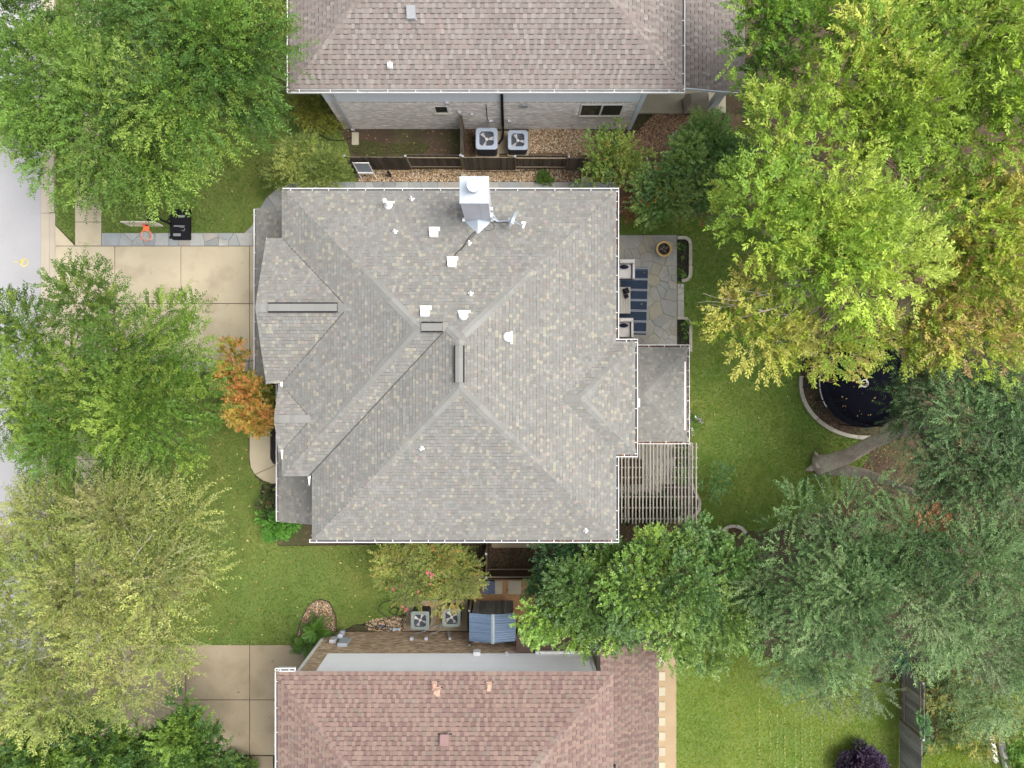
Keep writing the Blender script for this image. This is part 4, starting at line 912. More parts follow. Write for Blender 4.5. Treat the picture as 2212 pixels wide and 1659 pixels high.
# small bay with window under the tree
b = MB(); b.box(.42, 2.3, sy - .019, sy + .45, 0, 2.0); bay = b.build('bay', MT['white'], sh)
window(bay, .85, 1.9, .75, 1.75, sy + .45, 1, 1, False)
b = MB(); b.box(.2, 2.5, sy - .018, sy + .55, 2.001, 2.05); bayr = b.build('bay_roof', MT['white'], sh)
roof_planes(bayr, [([(.18, sy + .6, 2.05), (2.5, sy + .6, 2.05), (2.5, sy + .03, 2.62), (.18, sy + .03, 2.62)], 0)], .165, (.15, .21, .30), [(1, (.13, .085, .075))], (.01, .02), .14, allk, 'shingle', 'deck_red', 20, 2.0)
def wbox(name, x, zz, w, h, d, m='metal_lt'):
    b = MB(); b.box(x - w / 2, x + w / 2, sy + .003, sy + d, zz, zz + h); b.box(x - w * .1, x + w * .1, sy + d, sy + d + .012, zz + .02, zz + .1, 0); return b.build(name, MT[m], sh)
wbox('meter_panel', -7.45, 1.15, .42, .75, .16, 'metal'); wbox('meter_panel', -7.98, 1.05, .3, .42, .16, 'metal_lt')
b = MB(); b.bar((-7.72, sy + .12, .7), (-7.72, sy + .30, .7), .2, .2); b.lathe(-7.72, sy + .2, [(.13, 1.05), (.13, 1.2), (.08, 1.24), (.001, 1.24)], 16); b.tube([(-7.85, sy + .12, .1), (-7.85, sy + .12, 1.0)], .03, 8); b.build('electric_meter', MT['metal'], sh)
for x, zz, s2 in ((-4.52, .95, .15), (-3.86, .95, .14), (-1.55, 1.0, .28), (-1.5, 2.52, .3), (-.22, 2.7, .15)):
    wbox('wall_box', x, zz, s2, s2 * 1.2, .13, 'white' if s2 > .2 else 'metal_lt')
b = MB(); b.tube([(-2.95, sy + .05, .15), (-2.8, sy + .05, 1.05)], .055, 8); b.build('conduit', MT['metal_lt'], sh)
b = MB()
for x in (-4.52, -3.86): b.tube([(x, sy + .08, .95), (x + .15, sy + .1, .5), (x + .5, sy + .12, .28), (-3.3, sy + .5, .3)], .022, 6)
b.build('conduit', MT['grey_pl'], sh)
fSN = lambda p: zS + SL * (SN0 - p.y)
def boot():
    b = MB(); b.box(-.105, .105, .0, .03, .0, .05); b.box(-.19, -.106, .0, .04, .004, .02, 1); b.box(.106, .19, .0, .04, .004, .02, 1)
    b.mesh([(-.11, .03, .03), (.11, .03, .03), (.08, -.30, .02), (-.08, -.30, .02), (-.05, -.08, .10), (.05, -.08, .10), (.04, -.2, .08), (-.04, -.2, .08)], [(0, 4, 5, 1), (1, 5, 6, 2), (2, 6, 7, 3), (3, 7, 4, 0), (4, 7, 6, 5)]); return b
bb = boot(); bo = bb.data('pipe_boot', [MT['copper'], MT['dark_frame']])
mN = slopemat((0, 1)); flip = Matrix(((1, 0, 0), (0, 1, 0), (0, 0, 1)))
for u, v in ((938, 1474), (1056, 1475)): inst('pipe_boot', bo, on(u, v, fSN), sroof, mN @ Matrix.Rotation(math.pi, 3, 'Z') if False else mN)
bb.lathe(-.02, -.16, [(.04, .05), (.04, .62), (.075, .62), (.075, .67), (.001, .68)], 16); inst('pipe_boot', bb.data('pipe_boot', [MT['copper'], MT['dark_frame']]), on(946, 1486, fSN), sroof, mN)
b = MB(); b.box(-.17, .17, -.34, .05, .01, .16); b.box(-.27, -.171, .02, .08, .004, .02, 1); b.box(.171, .27, .02, .08, .004, .02, 1); inst('box_vent', b.data('box_vent', [MT['red_box'], MT['dark_frame']]), on(961, 1589, fSN), sroof, mN)
# ------------------------------------------------------------------ fences: posts, rails and every board a part
def fence(label, p, q, sections, hgt=1.83, mat='wood_dark', cap=False, bw=.14, group='board fences', start_post=True, rail='wood_rail', slope=0.0):
    """p,q ground ends; sections: list of (fraction_start, fraction_end, side) with side +1/-1: the side of the line the boards stand on"""
    p, q = Vector((*p, 0)), Vector((*q, 0)); d = (q - p).normalized(); L = (q - p).length; nrm_ = Vector((-d.y, d.x, 0)); up = Vector((0, 0, 1))
    t = thing('fence', label, 'fence', p, group)
    m3 = Matrix((d, nrm_, up)).transposed()
    shapes = []
    for i in range(5):
        b = MB(); h = hgt + random.uniform(-.025, .02); b.mesh([(-bw / 2 + .003, -.009, .03), (bw / 2 - .003, -.009, .03), (bw / 2 - .003, .009, .03), (-bw / 2 + .003, .009, .03), (-bw / 2 + .003, -.009, h), (bw / 2 - .003, -.009, h), (bw / 2 - .003, .009, h), (-bw / 2 + .003, .009, h)],
               [(0, 1, 5, 4), (1, 2, 6, 5), (2, 3, 7, 6), (3, 0, 4, 7), (4, 5, 6, 7)]); shapes.append(b.data('board', MT[mat]))
    for a, e, side in sections:
        n = max(1, int((e - a) * L / bw)); off = nrm_ * (side * .055)
        for i in range(n):
            inst('board', random.choice(shapes), p + d * (a * L + (i + .5) * (e - a) * L / n) + off + nrm_ * random.uniform(-.004, .004), t, m3)
        for zz in (.32, hgt - .22):
            b = MB(); b.bar(p + d * (a * L + .05) + up * zz, p + d * (e * L - .05) + up * zz, .04, .09); b.build('rail', MT[rail], t)
        if cap:
            b = MB(); b.bar(p + d * a * L + up * (hgt + .03), p + d * e * L + up * (hgt + .03), .14, .035); b.build('cap_rail', MT[rail], t)
    pb = MB(); pb.box(-.045, .045, -.045, .045, 0, hgt + .02); pm = pb.data('post', MT['wood_rail'])
    cb = MB(); cb.box(-.047, .047, -.047, .047, hgt + .021, hgt + .04); cm = cb.data('post_cap', MT['grey_pl'])
    for f in sorted({round(v, 3) for a, e, s2 in sections for v in (a, e)}):
        o = inst('post', pm, p + d * (f * L), t, m3); inst('post_cap', cm, p + d * (f * L), o, m3 @ m3.inverted())
    return t
def gxy(u, v): return tuple(W(u, v)[:2])
fence('long dark board fence with alternating panels between brick house and main house', gxy(764, 364), gxy(1262, 366),
      [(0, .25, -1), (.25, .485, 1), (.485, .70, -1), (.70, .92, 1), (.92, 1.0, -1)], cap=False)
fence('short dark board fence running from the brick wall to the long fence', gxy(1001, 279), gxy(1001, 363), [(0, 1.0, 1)])
fence('grey weathered board fence on the east side of the bright lawn', gxy(1945, 1440), gxy(1945, 1760), [(0, .36, 1), (.36, .70, -1), (.70, 1.0, 1)], mat='wood_grey')
fence('thin dark fence running south from the main house eave', gxy(1053, 1176), gxy(1053, 1224), [(0, 1.0, 1)], mat='wood_brown')
fence('dark fence along the orange granite with pale top rail', gxy(1040, 1226), gxy(1165, 1226), [(.0, 1.0, -1)], mat='wood_brown')
fence('short fence beside the blue roofed shed', gxy(1019, 1292), gxy(1019, 1362), [(0, 1.0, 1)], mat='wood_brown')

# ------------------------------------------------------------------ air conditioners
def ac(label, x, y, w, h, top, side, rot, blades, z0=.08):
    t = thing('air_conditioner', label, 'air conditioner', (x, y, 0), 'air conditioners')
    def rr(s, zz, n=5):
        r = .14 * w; P = []
        for cx, cy, a0 in ((1, 1, 0), (-1, 1, 90), (-1, -1, 180), (1, -1, 270)):
            for k in range(n): a = R(a0 + 90 * k / (n - 1)); P.append((x + cx * (s - r) + r * math.cos(a), y + cy * (s - r) + r * math.sin(a), zz))
        return P
    s = w / 2
    b = MB(); b.prism([(p[0], p[1]) for p in rr(s + .06, 0)], 0, z0); b.build('pad', MT['concrete_old'], t)
    b = MB(); A, B = rr(s * .97, z0), rr(s * .97, h - .07); n = len(A); b.mesh(A + B, [(i, (i + 1) % n, n + (i + 1) % n, n + i) for i in range(n)]); cab = b.build('cabinet', MT[side], t)
    b = MB()
    for zz in np.arange(z0 + .08, h - .1, .075):
        A, B = rr(s * .985, zz), rr(s * .985, zz + .03); b.mesh(A + B, [(i, (i + 1) % n, n + (i + 1) % n, n + i) for i in range(n)])
    b.build('louvre', MT[side], cab, kind='stuff')
    b = MB(); A, B, C = rr(s, h - .07), rr(s, h - .015), rr(s * .94, h); rf = s * .80; m = n
    D = [(x + rf * math.cos(math.atan2(p[1] - y, p[0] - x)), y + rf * math.sin(math.atan2(p[1] - y, p[0] - x)), h - .01) for p in C]; E = [(p[0], p[1], h - .2) for p in D]
    vs = A + B + C + D + E; b.mesh(vs, [(k * n + i, k * n + (i + 1) % n, (k + 1) * n + (i + 1) % n, (k + 1) * n + i) for k in range(4) for i in range(n)] + [tuple(range(4 * n, 5 * n))]); tp = b.build('lid', [MT[top]], t)
    f = MB(); f.disc(x, y, h - .19, rf * .97, 24); f.build('fan_well', MT['fan_well'], t)
    f = MB(); f.lathe(x, y, [(.07, h - .17), (.07, h - .10), (.001, h - .09)], 12); hb = f.build('fan_hub', MT['blade'], t)
    for k in range(blades):
        a = rot + 2 * math.pi * k / blades; f = MB(); vs = []
        for r, da in ((.06, -.25), (rf * .90, -.30), (rf * .90, .24), (.06, .25)): vs.append((x + r * math.cos(a + da), y + r * math.sin(a + da), h - .13 + .05 * da))
        f.mesh(vs, [(0, 1, 2, 3)]); f.build('fan_blade', MT['blade'], t)
    f = MB()
    for rr_ in np.linspace(rf * .25, rf * .98, 7):
        P = [(x + rr_ * math.cos(2 * math.pi * k / 24), y + rr_ * math.sin(2 * math.pi * k / 24), h - .02) for k in range(25)]; f.tube(P, .004, 3, cap=False)
    for k in range(12): a = math.pi * 2 * k / 12; f.tube([(x + .06 * math.cos(a), y + .06 * math.sin(a), h - .02), (x + rf * math.cos(a), y + rf * math.sin(a), h - .01)], .004, 3, cap=False)
    f.build('guard', MT['ac_side'], t)
    return t
q = W(1051, 299, 1.12); ac('tall pale blue grey air conditioner nearest the short fence', q.x, q.y, .98, 1.12, 'ac_n', 'ac_side', .2, 3)
q = W(1118.5, 302, .86); ac('lower pale blue grey air conditioner beside the river gravel', q.x, q.y, .90, .86, 'ac_n', 'ac_side', -.1, 3)
q = W(975, 1335, .95); ac('dark green grey air conditioner beside the shed', q.x, q.y, .84, .95, 'ac_s', 'ac_s_side', .6, 4)
q = W(907, 1341, .95); ac('green grey air conditioner half hidden by the pink flowered tree', q.x, q.y, .84, .95, 'ac_s', 'ac_s_side', 1.2, 4)
b = MB(); b.box(*[W(u, 0)[0] for u in (878, 1010)], W(0, 1362)[1], W(0, 1296)[1], 0, .06); p_ = b.build('concrete_pad', MT['concrete_old']); p_['kind'] = 'structure'
b = MB(); b.box(*[W(u, 0)[0] for u in (1030, 1145)], W(0, 332)[1], W(0, 284)[1], 0, .05); p_ = b.build('concrete_pad', MT['concrete_old']); p_['kind'] = 'structure'
# hoses by the red roofed house
def hose(label, pts, r=.018, mat='hose', cat='hose', group=None, name='garden_hose'):
    q = []
    for i in range(len(pts) - 1):
        p0, p1, p2, p3 = pts[max(i - 1, 0)], pts[i], pts[i + 1], pts[min(i + 2, len(pts) - 1)]
        for k in range(6):
            t = k / 6; q.append(tuple(.5 * ((2 * p1[j]) + (-p0[j] + p2[j]) * t + (2 * p0[j] - 5 * p1[j] + 4 * p2[j] - p3[j]) * t * t + (-p0[j] + 3 * p1[j] - 3 * p2[j] + p3[j]) * t ** 3) for j in range(3)))
    q.append(pts[-1]); b = MB(); b.tube(q, r, 6); return tag(b.build(name, MT[mat]), label, cat, group)
zz = lambda L, z=.04: [tuple(W(u, v, z)) for u, v in L]
hose('long black hose looping along the foot of the tan brick wall', zz([(752, 1359), (768, 1350), (790, 1352), (806, 1357), (800, 1346), (786, 1349), (812, 1358), (838, 1361), (862, 1358), (870, 1346)]))
hose('black hose coiled over the yellow gravel beside the bare faucet box', zz([(812, 1356), (818, 1344), (828, 1340), (832, 1352), (822, 1357), (808, 1352)], .06))
hose('black hose standing in wide loops on the grass edge', [(*W(850, 1340, .05)[:2], .05), (*W(832, 1330, .1)[:2], .1), (*W(818, 1318, .2)[:2], .2), (*W(826, 1302, .3)[:2], .3), (*W(845, 1298, .3)[:2], .3), (*W(860, 1310, .2)[:2], .2), (*W(856, 1328, .1)[:2], .1), (*W(842, 1322, .2)[:2], .2), (*W(852, 1312, .25)[:2], .25), (*W(872, 1326, .15)[:2], .15), (*W(866, 1348, .1)[:2], .1)])
t = thing('backflow_valve', 'pale metal backflow valve standing on yellow gravel by the wall', 'valve', W(855, 1352))
b = MB(); q = W(855, 1354); b.tube([(q.x - .2, q.y, 0), (q.x - .2, q.y, .32), (q.x, q.y + .02, .36), (q.x + .2, q.y, .3), (q.x + .22, q.y, 0)], .035, 8); b.build('pipe', MT['metal_lt'], t)
b = MB(); b.lathe(q.x - .02, q.y + .02, [(.07, .3), (.09, .4), (.05, .48), (.001, .48)], 12); b.lathe(q.x + .2, q.y, [(.06, .25), (.07, .36), (.001, .40)], 12); b.build('valve_body', MT['metal'], t)
b = MB(); q = W(825, 1352); b.bar((q.x - .16, q.y + .04, .03), (q.x + .18, q.y - .03, .03), .09, .04); tag(b.build('hose_nozzle', MT['bin']), 'dark purple blue nozzle lying on the yellow gravel', 'nozzle')
# ------------------------------------------------------------------ shed
t = thing('shed', 'small wooden shed with blue metal ridge roof', 'shed', W(1062, 1345))
xa, xb, ya, yb, zr0 = -1.86, .16, -11.18, -9.94, 2.18; xm = (xa + xb) / 2 + .02; rz = 2.42
b = MB(); b.box(xa + .12, xb - .12, ya + .12, yb - .16, 0, 2.1); b.build('frame', MT['wood_dark'], t)
for i in range(13):
    x = xa + .10 + i * (xb - xa - .2) / 13; b = MB(); b.box(x + .004, x + (xb - xa - .2) / 13 - .006, yb - .155, yb - .13 + random.uniform(0, .01), .03, 2.12 + random.uniform(-.02, .02)); b.build('board', MT['wood_grey'], t)
for sgn in (-1, 1):
    xe = xa if sgn < 0 else xb; n = 3; sh_ = []
    for i in range(n):
        y0, y1 = ya + (yb - ya) * i / n, ya + (yb - ya) * (i + 1) / n - .012
        b = MB(); P = []
        for j in range(9):
            yy = y0 + (y1 - y0) * j / 8; k = .012 if j % 2 else 0
            P += [(xe, yy, zr0 + k + .004 * i), (xm + sgn * .001, yy, rz + k + .004 * i)]
        b.mesh(P, [(2 * j, 2 * j + 1, 2 * j + 3, 2 * j + 2) for j in range(8)]); b.build('roof_sheet', MT['shed_roof'], t)
b = MB(); b.mesh([(xm - .075, ya - .03, rz + .005), (xm, ya - .03, rz + .04), (xm + .075, ya - .03, rz + .005), (xm - .075, yb + .02, rz + .005), (xm, yb + .02, rz + .04), (xm + .075, yb + .02, rz + .005)], [(0, 1, 4, 3), (1, 2, 5, 4)]); b.build('ridge_flashing', MT['shed_ridge'], t)
# bin by the fence
t = thing('wheelie_bin', 'dark blue grey plastic bin standing on the orange granite below the fence', 'bin', W(1055, 1268))
q = W(1056, 1264, .5); b = MB(); b.mesh([(q.x + sx * w, q.y + sy_ * w, h) for h, w in ((.02, .2), (.8, .27)) for sx, sy_ in ((-1, -1), (1, -1), (1, 1), (-1, 1))], [(0, 1, 5, 4), (1, 2, 6, 5), (2, 3, 7, 6), (3, 0, 4, 7)]); b.build('body', MT['bin'], t)
b = MB(); b.prism([(q.x - .29, q.y - .3), (q.x + .29, q.y - .3), (q.x + .29, q.y + .24), (q.x, q.y + .32), (q.x - .29, q.y + .24)], .80, .86); b.build('lid', MT['bin'], t)
b = MB(); b.bar((q.x - .2, q.y + .33, .78), (q.x + .2, q.y + .33, .78), .04, .04); b.build('handle', MT['black'], t)
for sx in (-1, 1): b = MB(); b.tube([(q.x + sx * .22, q.y + .25, .1), (q.x + sx * .28, q.y + .25, .1)], .1, 12); b.build('wheel', MT['black'], t)

# ------------------------------------------------------------------ pergola
t = thing('pergola', 'weathered timber pergola with close slats behind the main house', 'pergola', W(1425, 1045))
zt = 2.78
for i in range(22):
    u = 1343 + i * (1503.6 - 1343) / 21; x = W(u, 0, zt)[0] + random.uniform(-.012, .012); v0 = 957 if u > 1379 else 985; y0, y1 = W(0, 1131 + random.uniform(-1.5, 1.5), zt)[1], W(0, v0 - 1 + random.uniform(-1, 1), zt)[1]
    b = MB(); b.box(x - .024, x + .024, y0, y1, zt - .09, zt); b.build('slat', MT['wood_perg'], t)
zt2 = zt - .092
for v in (967, 988.6, 1010, 1031.5, 1053, 1073.5, 1097, 1121): 
    y = W(0, v, zt2)[1]; b = MB(); b.box(W(1341, 0, zt2)[0], W(1507.5, 0, zt2)[0], y - .024, y + .024, zt2 - .13, zt2); b.build('rafter', MT['wood_perg'], t)
for u in (1357, 1489):
    x = W(u, 0, 2.5)[0]; b = MB(); b.box(x - .045, x + .045, W(0, 1126, 2.5)[1], W(0, 962, 2.5)[1], 2.36, 2.555); b.build('beam', MT['wood_perg'], t)
    for v in (985, 1112): y = W(0, v, 1.2)[1]; b = MB(); b.box(x - .07, x + .07, y - .07, y + .07, 0, 2.359); b.build('post', MT['wood_perg'], t)
t = thing('bench', 'dark brown boarded platform bench beneath the pergola', 'bench', W(1362, 1018))
for i in range(7):
    u0 = 1340 + i * 6.8; b = MB(); b.box(W(u0, 0, .4)[0], W(u0 + 6.3, 0, .4)[0], W(0, 1046, .4)[1], W(0, 992, .4)[1], .36, .42); b.build('seat_board', MT['wood_brown'], t)
b = MB(); b.box(W(1342, 0, .3)[0], W(1386, 0, .3)[0], W(0, 1044, .3)[1], W(0, 994, .3)[1], .03, .355); b.build('base', MT['wood_brown'], t)
t = thing('planter_box', 'low black rectangular planter under the pergola', 'planter', W(1452, 1055))
for (u0, u1, v0, v1) in ((1440, 1462, 1048, 1071),):
    a, c2 = W(u0, v1, .4), W(u1, v0, .4); b = MB(); b.box(a.x, c2.x, a.y, a.y + .05, 0, .42); b.box(a.x, c2.x, c2.y - .05, c2.y, 0, .42); b.box(a.x, a.x + .05, a.y + .051, c2.y - .051, 0, .42); b.box(c2.x - .05, c2.x, a.y + .051, c2.y - .051, 0, .42); b.build('side', MT['black'], t)
    b = MB(); b.box(a.x + .051, c2.x - .051, a.y + .051, c2.y - .051, .02, .34); b.build('soil', MT['dark_soil'], t)
# ------------------------------------------------------------------ patio furniture
zp = .065
rug = MB(); P = lambda u, v: W(u, v, zp); tl, tr, br, bl = P(1341, 576), P(1400, 577), P(1395.5, 723.5), P(1337, 722)
stripes = [(0, .012, 0), (.012, .05, 1), (.05, .115, 0), (.115, .17, 0), (.17, .176, 2), (.176, .182, 0), (.182, .188, 2)]
def lerp(a, c2, t): return a + (c2 - a) * t
NV, LB, WH = (.028, .044, .075), (.075, .10, .14), (.36, .37, .40)
seq = [(0, .008, NV), (.008, .022, WH), (.022, .05, LB), (.05, .165, NV), (.165, .172, WH), (.172, .180, LB), (.180, .190, WH), (.190, .205, LB), (.205, .325, NV), (.325, .332, WH), (.332, .34, LB), (.34, .348, WH), (.348, .36, LB), (.36, .475, NV), (.475, .482, WH), (.482, .49, LB), (.49, .50, WH), (.50, .512, LB), (.512, .63, NV), (.63, .638, WH), (.638, .648, LB), (.648, .658, WH), (.658, .79, NV), (.79, .798, WH), (.798, .806, LB), (.806, .816, WH), (.816, .95, NV), (.95, .958, WH), (.958, .966, LB), (.966, .976, WH), (.976, 1, NV)]
for a, c2, c in seq: rug.poly([lerp(tl, bl, c2), lerp(tr, br, c2), lerp(tr, br, a), lerp(tl, bl, a)], 0, c)
for p, q2 in ((tl, tr), (tr, br), (br, bl), (bl, tl)): rug.poly([p, q2, q2 - Vector((0, 0, .012)), p - Vector((0, 0, .012))], 0, NV)
tag(rug.build('rug', MT['rug']), 'navy and white striped outdoor rug on the flagstone patio', 'rug')
def armchair(label, u0, u1, v0, v1, flip):
    z1 = .42; a, c2 = W(u0, v1, z1), W(u1, v0, z1); t = thing('armchair', label, 'armchair', ((a.x + c2.x) / 2, (a.y + c2.y) / 2, zp), 'armchairs on the patio')
    b = MB(); b.box(a.x, c2.x, a.y, c2.y, .12, .24); b.build('frame', MT['dark_frame'], t)
    for x in (a.x + .05, c2.x - .05):
        for y in (a.y + .05, c2.y - .05): b = MB(); b.box(x - .025, x + .025, y - .025, y + .025, zp, .12); b.build('leg', MT['dark_frame'], t)
    def cushion(x0, x1, y0, y1, z0, zz1, name, mat='fabric'):
        b = MB(); e = .04; P0 = [(x0, y0), (x1, y0), (x1, y1), (x0, y1)]; P1_ = [(x0 + e, y0 + e), (x1 - e, y0 + e), (x1 - e, y1 - e), (x0 + e, y1 - e)]
        vs = [(x, y, z0) for x, y in P0] + [(x, y, zz1 - e) for x, y in P0] + [(x, y, zz1) for x, y in P1_]; b.mesh(vs, [(8, 9, 10, 11)] + [(r + i, r + (i + 1) % 4, r + 4 + (i + 1) % 4, r + 4 + i) for r in (0, 4) for i in range(4)]); return b.build(name, MT[mat], t)
    ym = a.y + (c2.y - a.y) * .5
    cushion(a.x, c2.x - .11, a.y + .02, c2.y - .18, .241, .43, 'seat_cushion')
    cushion(a.x, c2.x - .02, c2.y - .17, c2.y, .242, .74, 'back_cushion')
    b = MB(); b.box(c2.x - .10, c2.x, a.y, c2.y - .175, .24, .60); b.build('armrest', MT['fabric'], t); b = MB(); b.box(c2.x - .125, c2.x - .102, a.y, c2.y - .175, .24, .58); b.build('arm_frame', MT['dark_frame'], t)
    px = a.x + .22; b = MB(); n = 12
    ring0 = [(px + .20 * math.cos(2 * math.pi * k / n) * (1.15 if k % 6 == 0 else 1), c2.y - .33 + .10 * math.sin(2 * math.pi * k / n), .52) for k in range(n)]
    b.mesh(ring0 + [(px, c2.y - .31, .60), (px, c2.y - .33, .44)], [(k, (k + 1) % n, n) for k in range(n)] + [((k + 1) % n, k, n + 1) for k in range(n)]); b.build('pillow', MT['navy'], t)
armchair('white cushioned armchair at the north end of the striped rug', 1337, 1370, 562, 602, 0)
armchair('white cushioned armchair at the south end of the striped rug', 1336, 1367, 688, 729, 0)
t = thing('coffee_table', 'pale slatted coffee table on the striped rug', 'table', W(1350, 648, zp))
x0, x1, y0, y1 = W(1330, 0, .42)[0], W(1362, 0, .42)[0], W(0, 677, .42)[1], W(0, 620, .42)[1]
for i in range(6):
    a = x0 + (x1 - x0) * i / 6; b = MB(); b.box(a + .006, a + (x1 - x0) / 6 - .006, y0, y1, .39, .42); b.build('slat', MT['table'], t)
b = MB(); b.box(x0 + .03, x1 - .03, y0 + .03, y1 - .03, .34, .388); b.build('frame', MT['dark_frame'], t)
for x in (x0 + .06, x1 - .06):
    for y in (y0 + .06, y1 - .06): b = MB(); b.box(x - .03, x + .03, y - .03, y + .03, zp, .339); b.build('leg', MT['table'], t)
for (u, v, s, h, lb) in ((1354, 627, .12, .36, 'larger square black lantern on the slatted coffee table'), (1354, 639, .085, .24, 'smaller square black lantern on the slatted coffee table')):
    q = W(u, v, .42 + h); t = thing('lantern', lb, 'lantern', (q.x, q.y, .42)); m = Matrix.Rotation(.35, 3, 'Z')
    b = MB()
    for sx in (-1, 1):
        for sy2 in (-1, 1):
            a = m @ Vector((sx * s * .9, sy2 * s * .9, 0)); b.bar((q.x + a.x, q.y + a.y, .43), (q.x + a.x, q.y + a.y, .42 + h * .8), .02, .02)
    b.build('frame', MT['black'], t)
    for nm, z0, z1, k in (('base', .421, .44, 1), ('lid', .42 + h * .8, .42 + h, .95)):
        b = MB(); P0 = [m @ Vector((sx * s * k, sy2 * s * k, 0)) for sx, sy2 in ((-1, -1), (1, -1), (1, 1), (-1, 1))]; e = .8 if nm == 'lid' else 1
        b.mesh([(q.x + p.x, q.y + p.y, z0) for p in P0] + [(q.x + p.x * e, q.y + p.y * e, z1) for p in P0], [(4, 5, 6, 7), (0, 1, 5, 4), (1, 2, 6, 5), (2, 3, 7, 6), (3, 0, 4, 7)]); b.build(nm, MT['black'], t)
q = W(1434, 538, .5); t = thing('plant_pot', 'round glazed ochre pot with dry stems on the patio corner', 'pot', (q.x, q.y, zp))
b = MB(); b.lathe(q.x, q.y, [(.22, zp), (.30, .25), (.335, .46), (.36, .50), (.36, .54), (.325, .545), (.31, .50)], 32); b.build('pot', MT['dark_frame'], t)
b = MB(); b.lathe(q.x, q.y, [(.33, .545), (.362, .548), (.362, .556), (.33, .56), (.32, .548)], 32); b.build('rim', MT['terracotta'], t)
b = MB(); b.lathe(q.x, q.y, [(.285, .50), (.315, .552), (.27, .53)], 32); b.build('inner_rim', MT['terracotta'], t)
b = MB(); b.disc(q.x, q.y, .47, .30); b.build('soil', MT['dark_soil'], t)
b = MB()
for k in range(26):
    a = random.uniform(0, 6.28); r = random.uniform(.05, .24); b.tube([(q.x + .06 * math.cos(a + 1), q.y + .06 * math.sin(a + 1), .47), (q.x + r * .6 * math.cos(a), q.y + r * .6 * math.sin(a), .56), (q.x + r * math.cos(a + .4), q.y + r * math.sin(a + .4), .53)], .011, 4, cap=False)
b.build('dry_stems', MT['wood_perg'], t)
# ------------------------------------------------------------------ trampoline
cx, cy = W(1871, 827, .9)[:2]; RT = 2.02
t = thing('trampoline', 'large round black trampoline with safety net', 'trampoline', (cx, cy, 0))
b = MB(); b.disc(cx, cy, .86, RT - .30, 56); mat_ = b.build('jumping_mat', MT['black_soft'], t)
litter('fallen_leaves', [(cx + 1.6 * math.cos(k * .5), cy + 1.6 * math.sin(k * .5)) for k in range(13)], 5, 71, .868, [(.30, .24, .05), (.22, .13, .05), (.35, .30, .08)], 'few yellow leaves lying on the black trampoline mat', .05)
b = MB(); b.lathe(cx, cy, [(RT - .31, .868), (RT - .27, .90), (RT - .02, .905), (RT + .01, .87)], 56); b.build('pad_ring', MT['pad_black'], t)
b = MB(); n = 60
b.tube([(cx + RT * math.cos(2 * math.pi * k / n), cy + RT * math.sin(2 * math.pi * k / n), .84) for k in range(n + 1)], .03, 6, cap=False); b.build('frame_ring', MT['dark_frame'], t)
b = MB(); b.tube([(cx + (RT + .04) * math.cos(a), cy + (RT + .04) * math.sin(a), .80) for a in np.linspace(R(165), R(212), 14)], .032, 8); b.build('frame_tube', MT['metal_lt'], t)
for k in range(8):
    a = 2 * math.pi * (k + .5) / 8; b = MB(); px, py = cx + (RT + .06) * math.cos(a), cy + (RT + .06) * math.sin(a)
    b.tube([(px, py, 0), (px, py, 2.1), (px - .12 * math.cos(a), py - .12 * math.sin(a), 2.5)], .025, 6); b.build('net_pole', MT['black'], t)
b = MB()
for k in range(0, 96):
    a = 2 * math.pi * k / 96; b.bar((cx + (RT - .26) * math.cos(a), cy + (RT - .26) * math.sin(a), .9), (cx + (RT - .1) * math.cos(a), cy + (RT - .1) * math.sin(a), 2.45), .012, .012)
for zz_ in np.arange(1.0, 2.5, .12): b.tube([(cx + (RT - .25 + .1 * (zz_ - .9)) * math.cos(2 * math.pi * k / 48), cy + (RT - .25 + .1 * (zz_ - .9)) * math.sin(2 * math.pi * k / 48), zz_) for k in range(49)], .006, 3, cap=False)
b.build('safety_net', MT['net'], t)
b = MB(); n = 24; q = W(1868, 828, .866)
for k in range(n):
    a0, a1 = 2 * math.pi * k / n, 2 * math.pi * (k + 1) / n
    for r0, r1 in ((.14, .18),): b.poly([(q.x + r0 * math.cos(a0), q.y + r0 * math.sin(a0), .866), (q.x + r1 * math.cos(a0), q.y + r1 * math.sin(a0), .866), (q.x + r1 * math.cos(a1), q.y + r1 * math.sin(a1), .866), (q.x + r0 * math.cos(a1), q.y + r0 * math.sin(a1), .866)])
b.poly([(q.x + .02, q.y - .09, .868), (q.x + .15, q.y - .05, .868), (q.x + .08, q.y + .10, .868), (q.x + .06, q.y + .09, .868), (q.x + .11, q.y - .04, .868), (q.x + .02, q.y - .07, .868)])
b.build('printed_emblem', MT['rope'], mat_)
fc = bpy.data.curves.new('printed_word', 'FONT'); fc.body = 'UPPER'; fc.size = .125; fc.align_x = 'CENTER'; fc.extrude = .001; fc.space_character = 1.05
f0 = bpy.data.objects.new('printed_word', fc); fm = bpy.data.meshes.new_from_object(f0); bpy.data.objects.remove(f0); fm.materials.clear(); fm.materials.append(MT['rope'])
fo = bpy.data.objects.new('printed_word', fm); COL.objects.link(fo); fo.parent = mat_; fo.rotation_euler = (0, 0, R(-82))
qq = W(1859.5, 829, .866); fo.location = Vector((qq.x - .05, qq.y, .867)) - wloc(mat_)
b = MB(); a = W(1783, 823, .95); c2 = W(1808, 824, .95); b.tube([(a.x, a.y, .95), ((a.x + c2.x) / 2, a.y + .05, .96), (c2.x, a.y, .95), ((a.x + c2.x) / 2, a.y - .06, .96), (a.x, a.y, .95)], .012, 5); b.build('net_strap', MT['terracotta'], t)
lad = MB(); aL = R(177)
for sgn in (-.2, .2): lad.bar((cx - RT - .62, cy + sgn - .02, .0), (cx - RT - .05, cy + sgn - .02, .86), .035, .035)
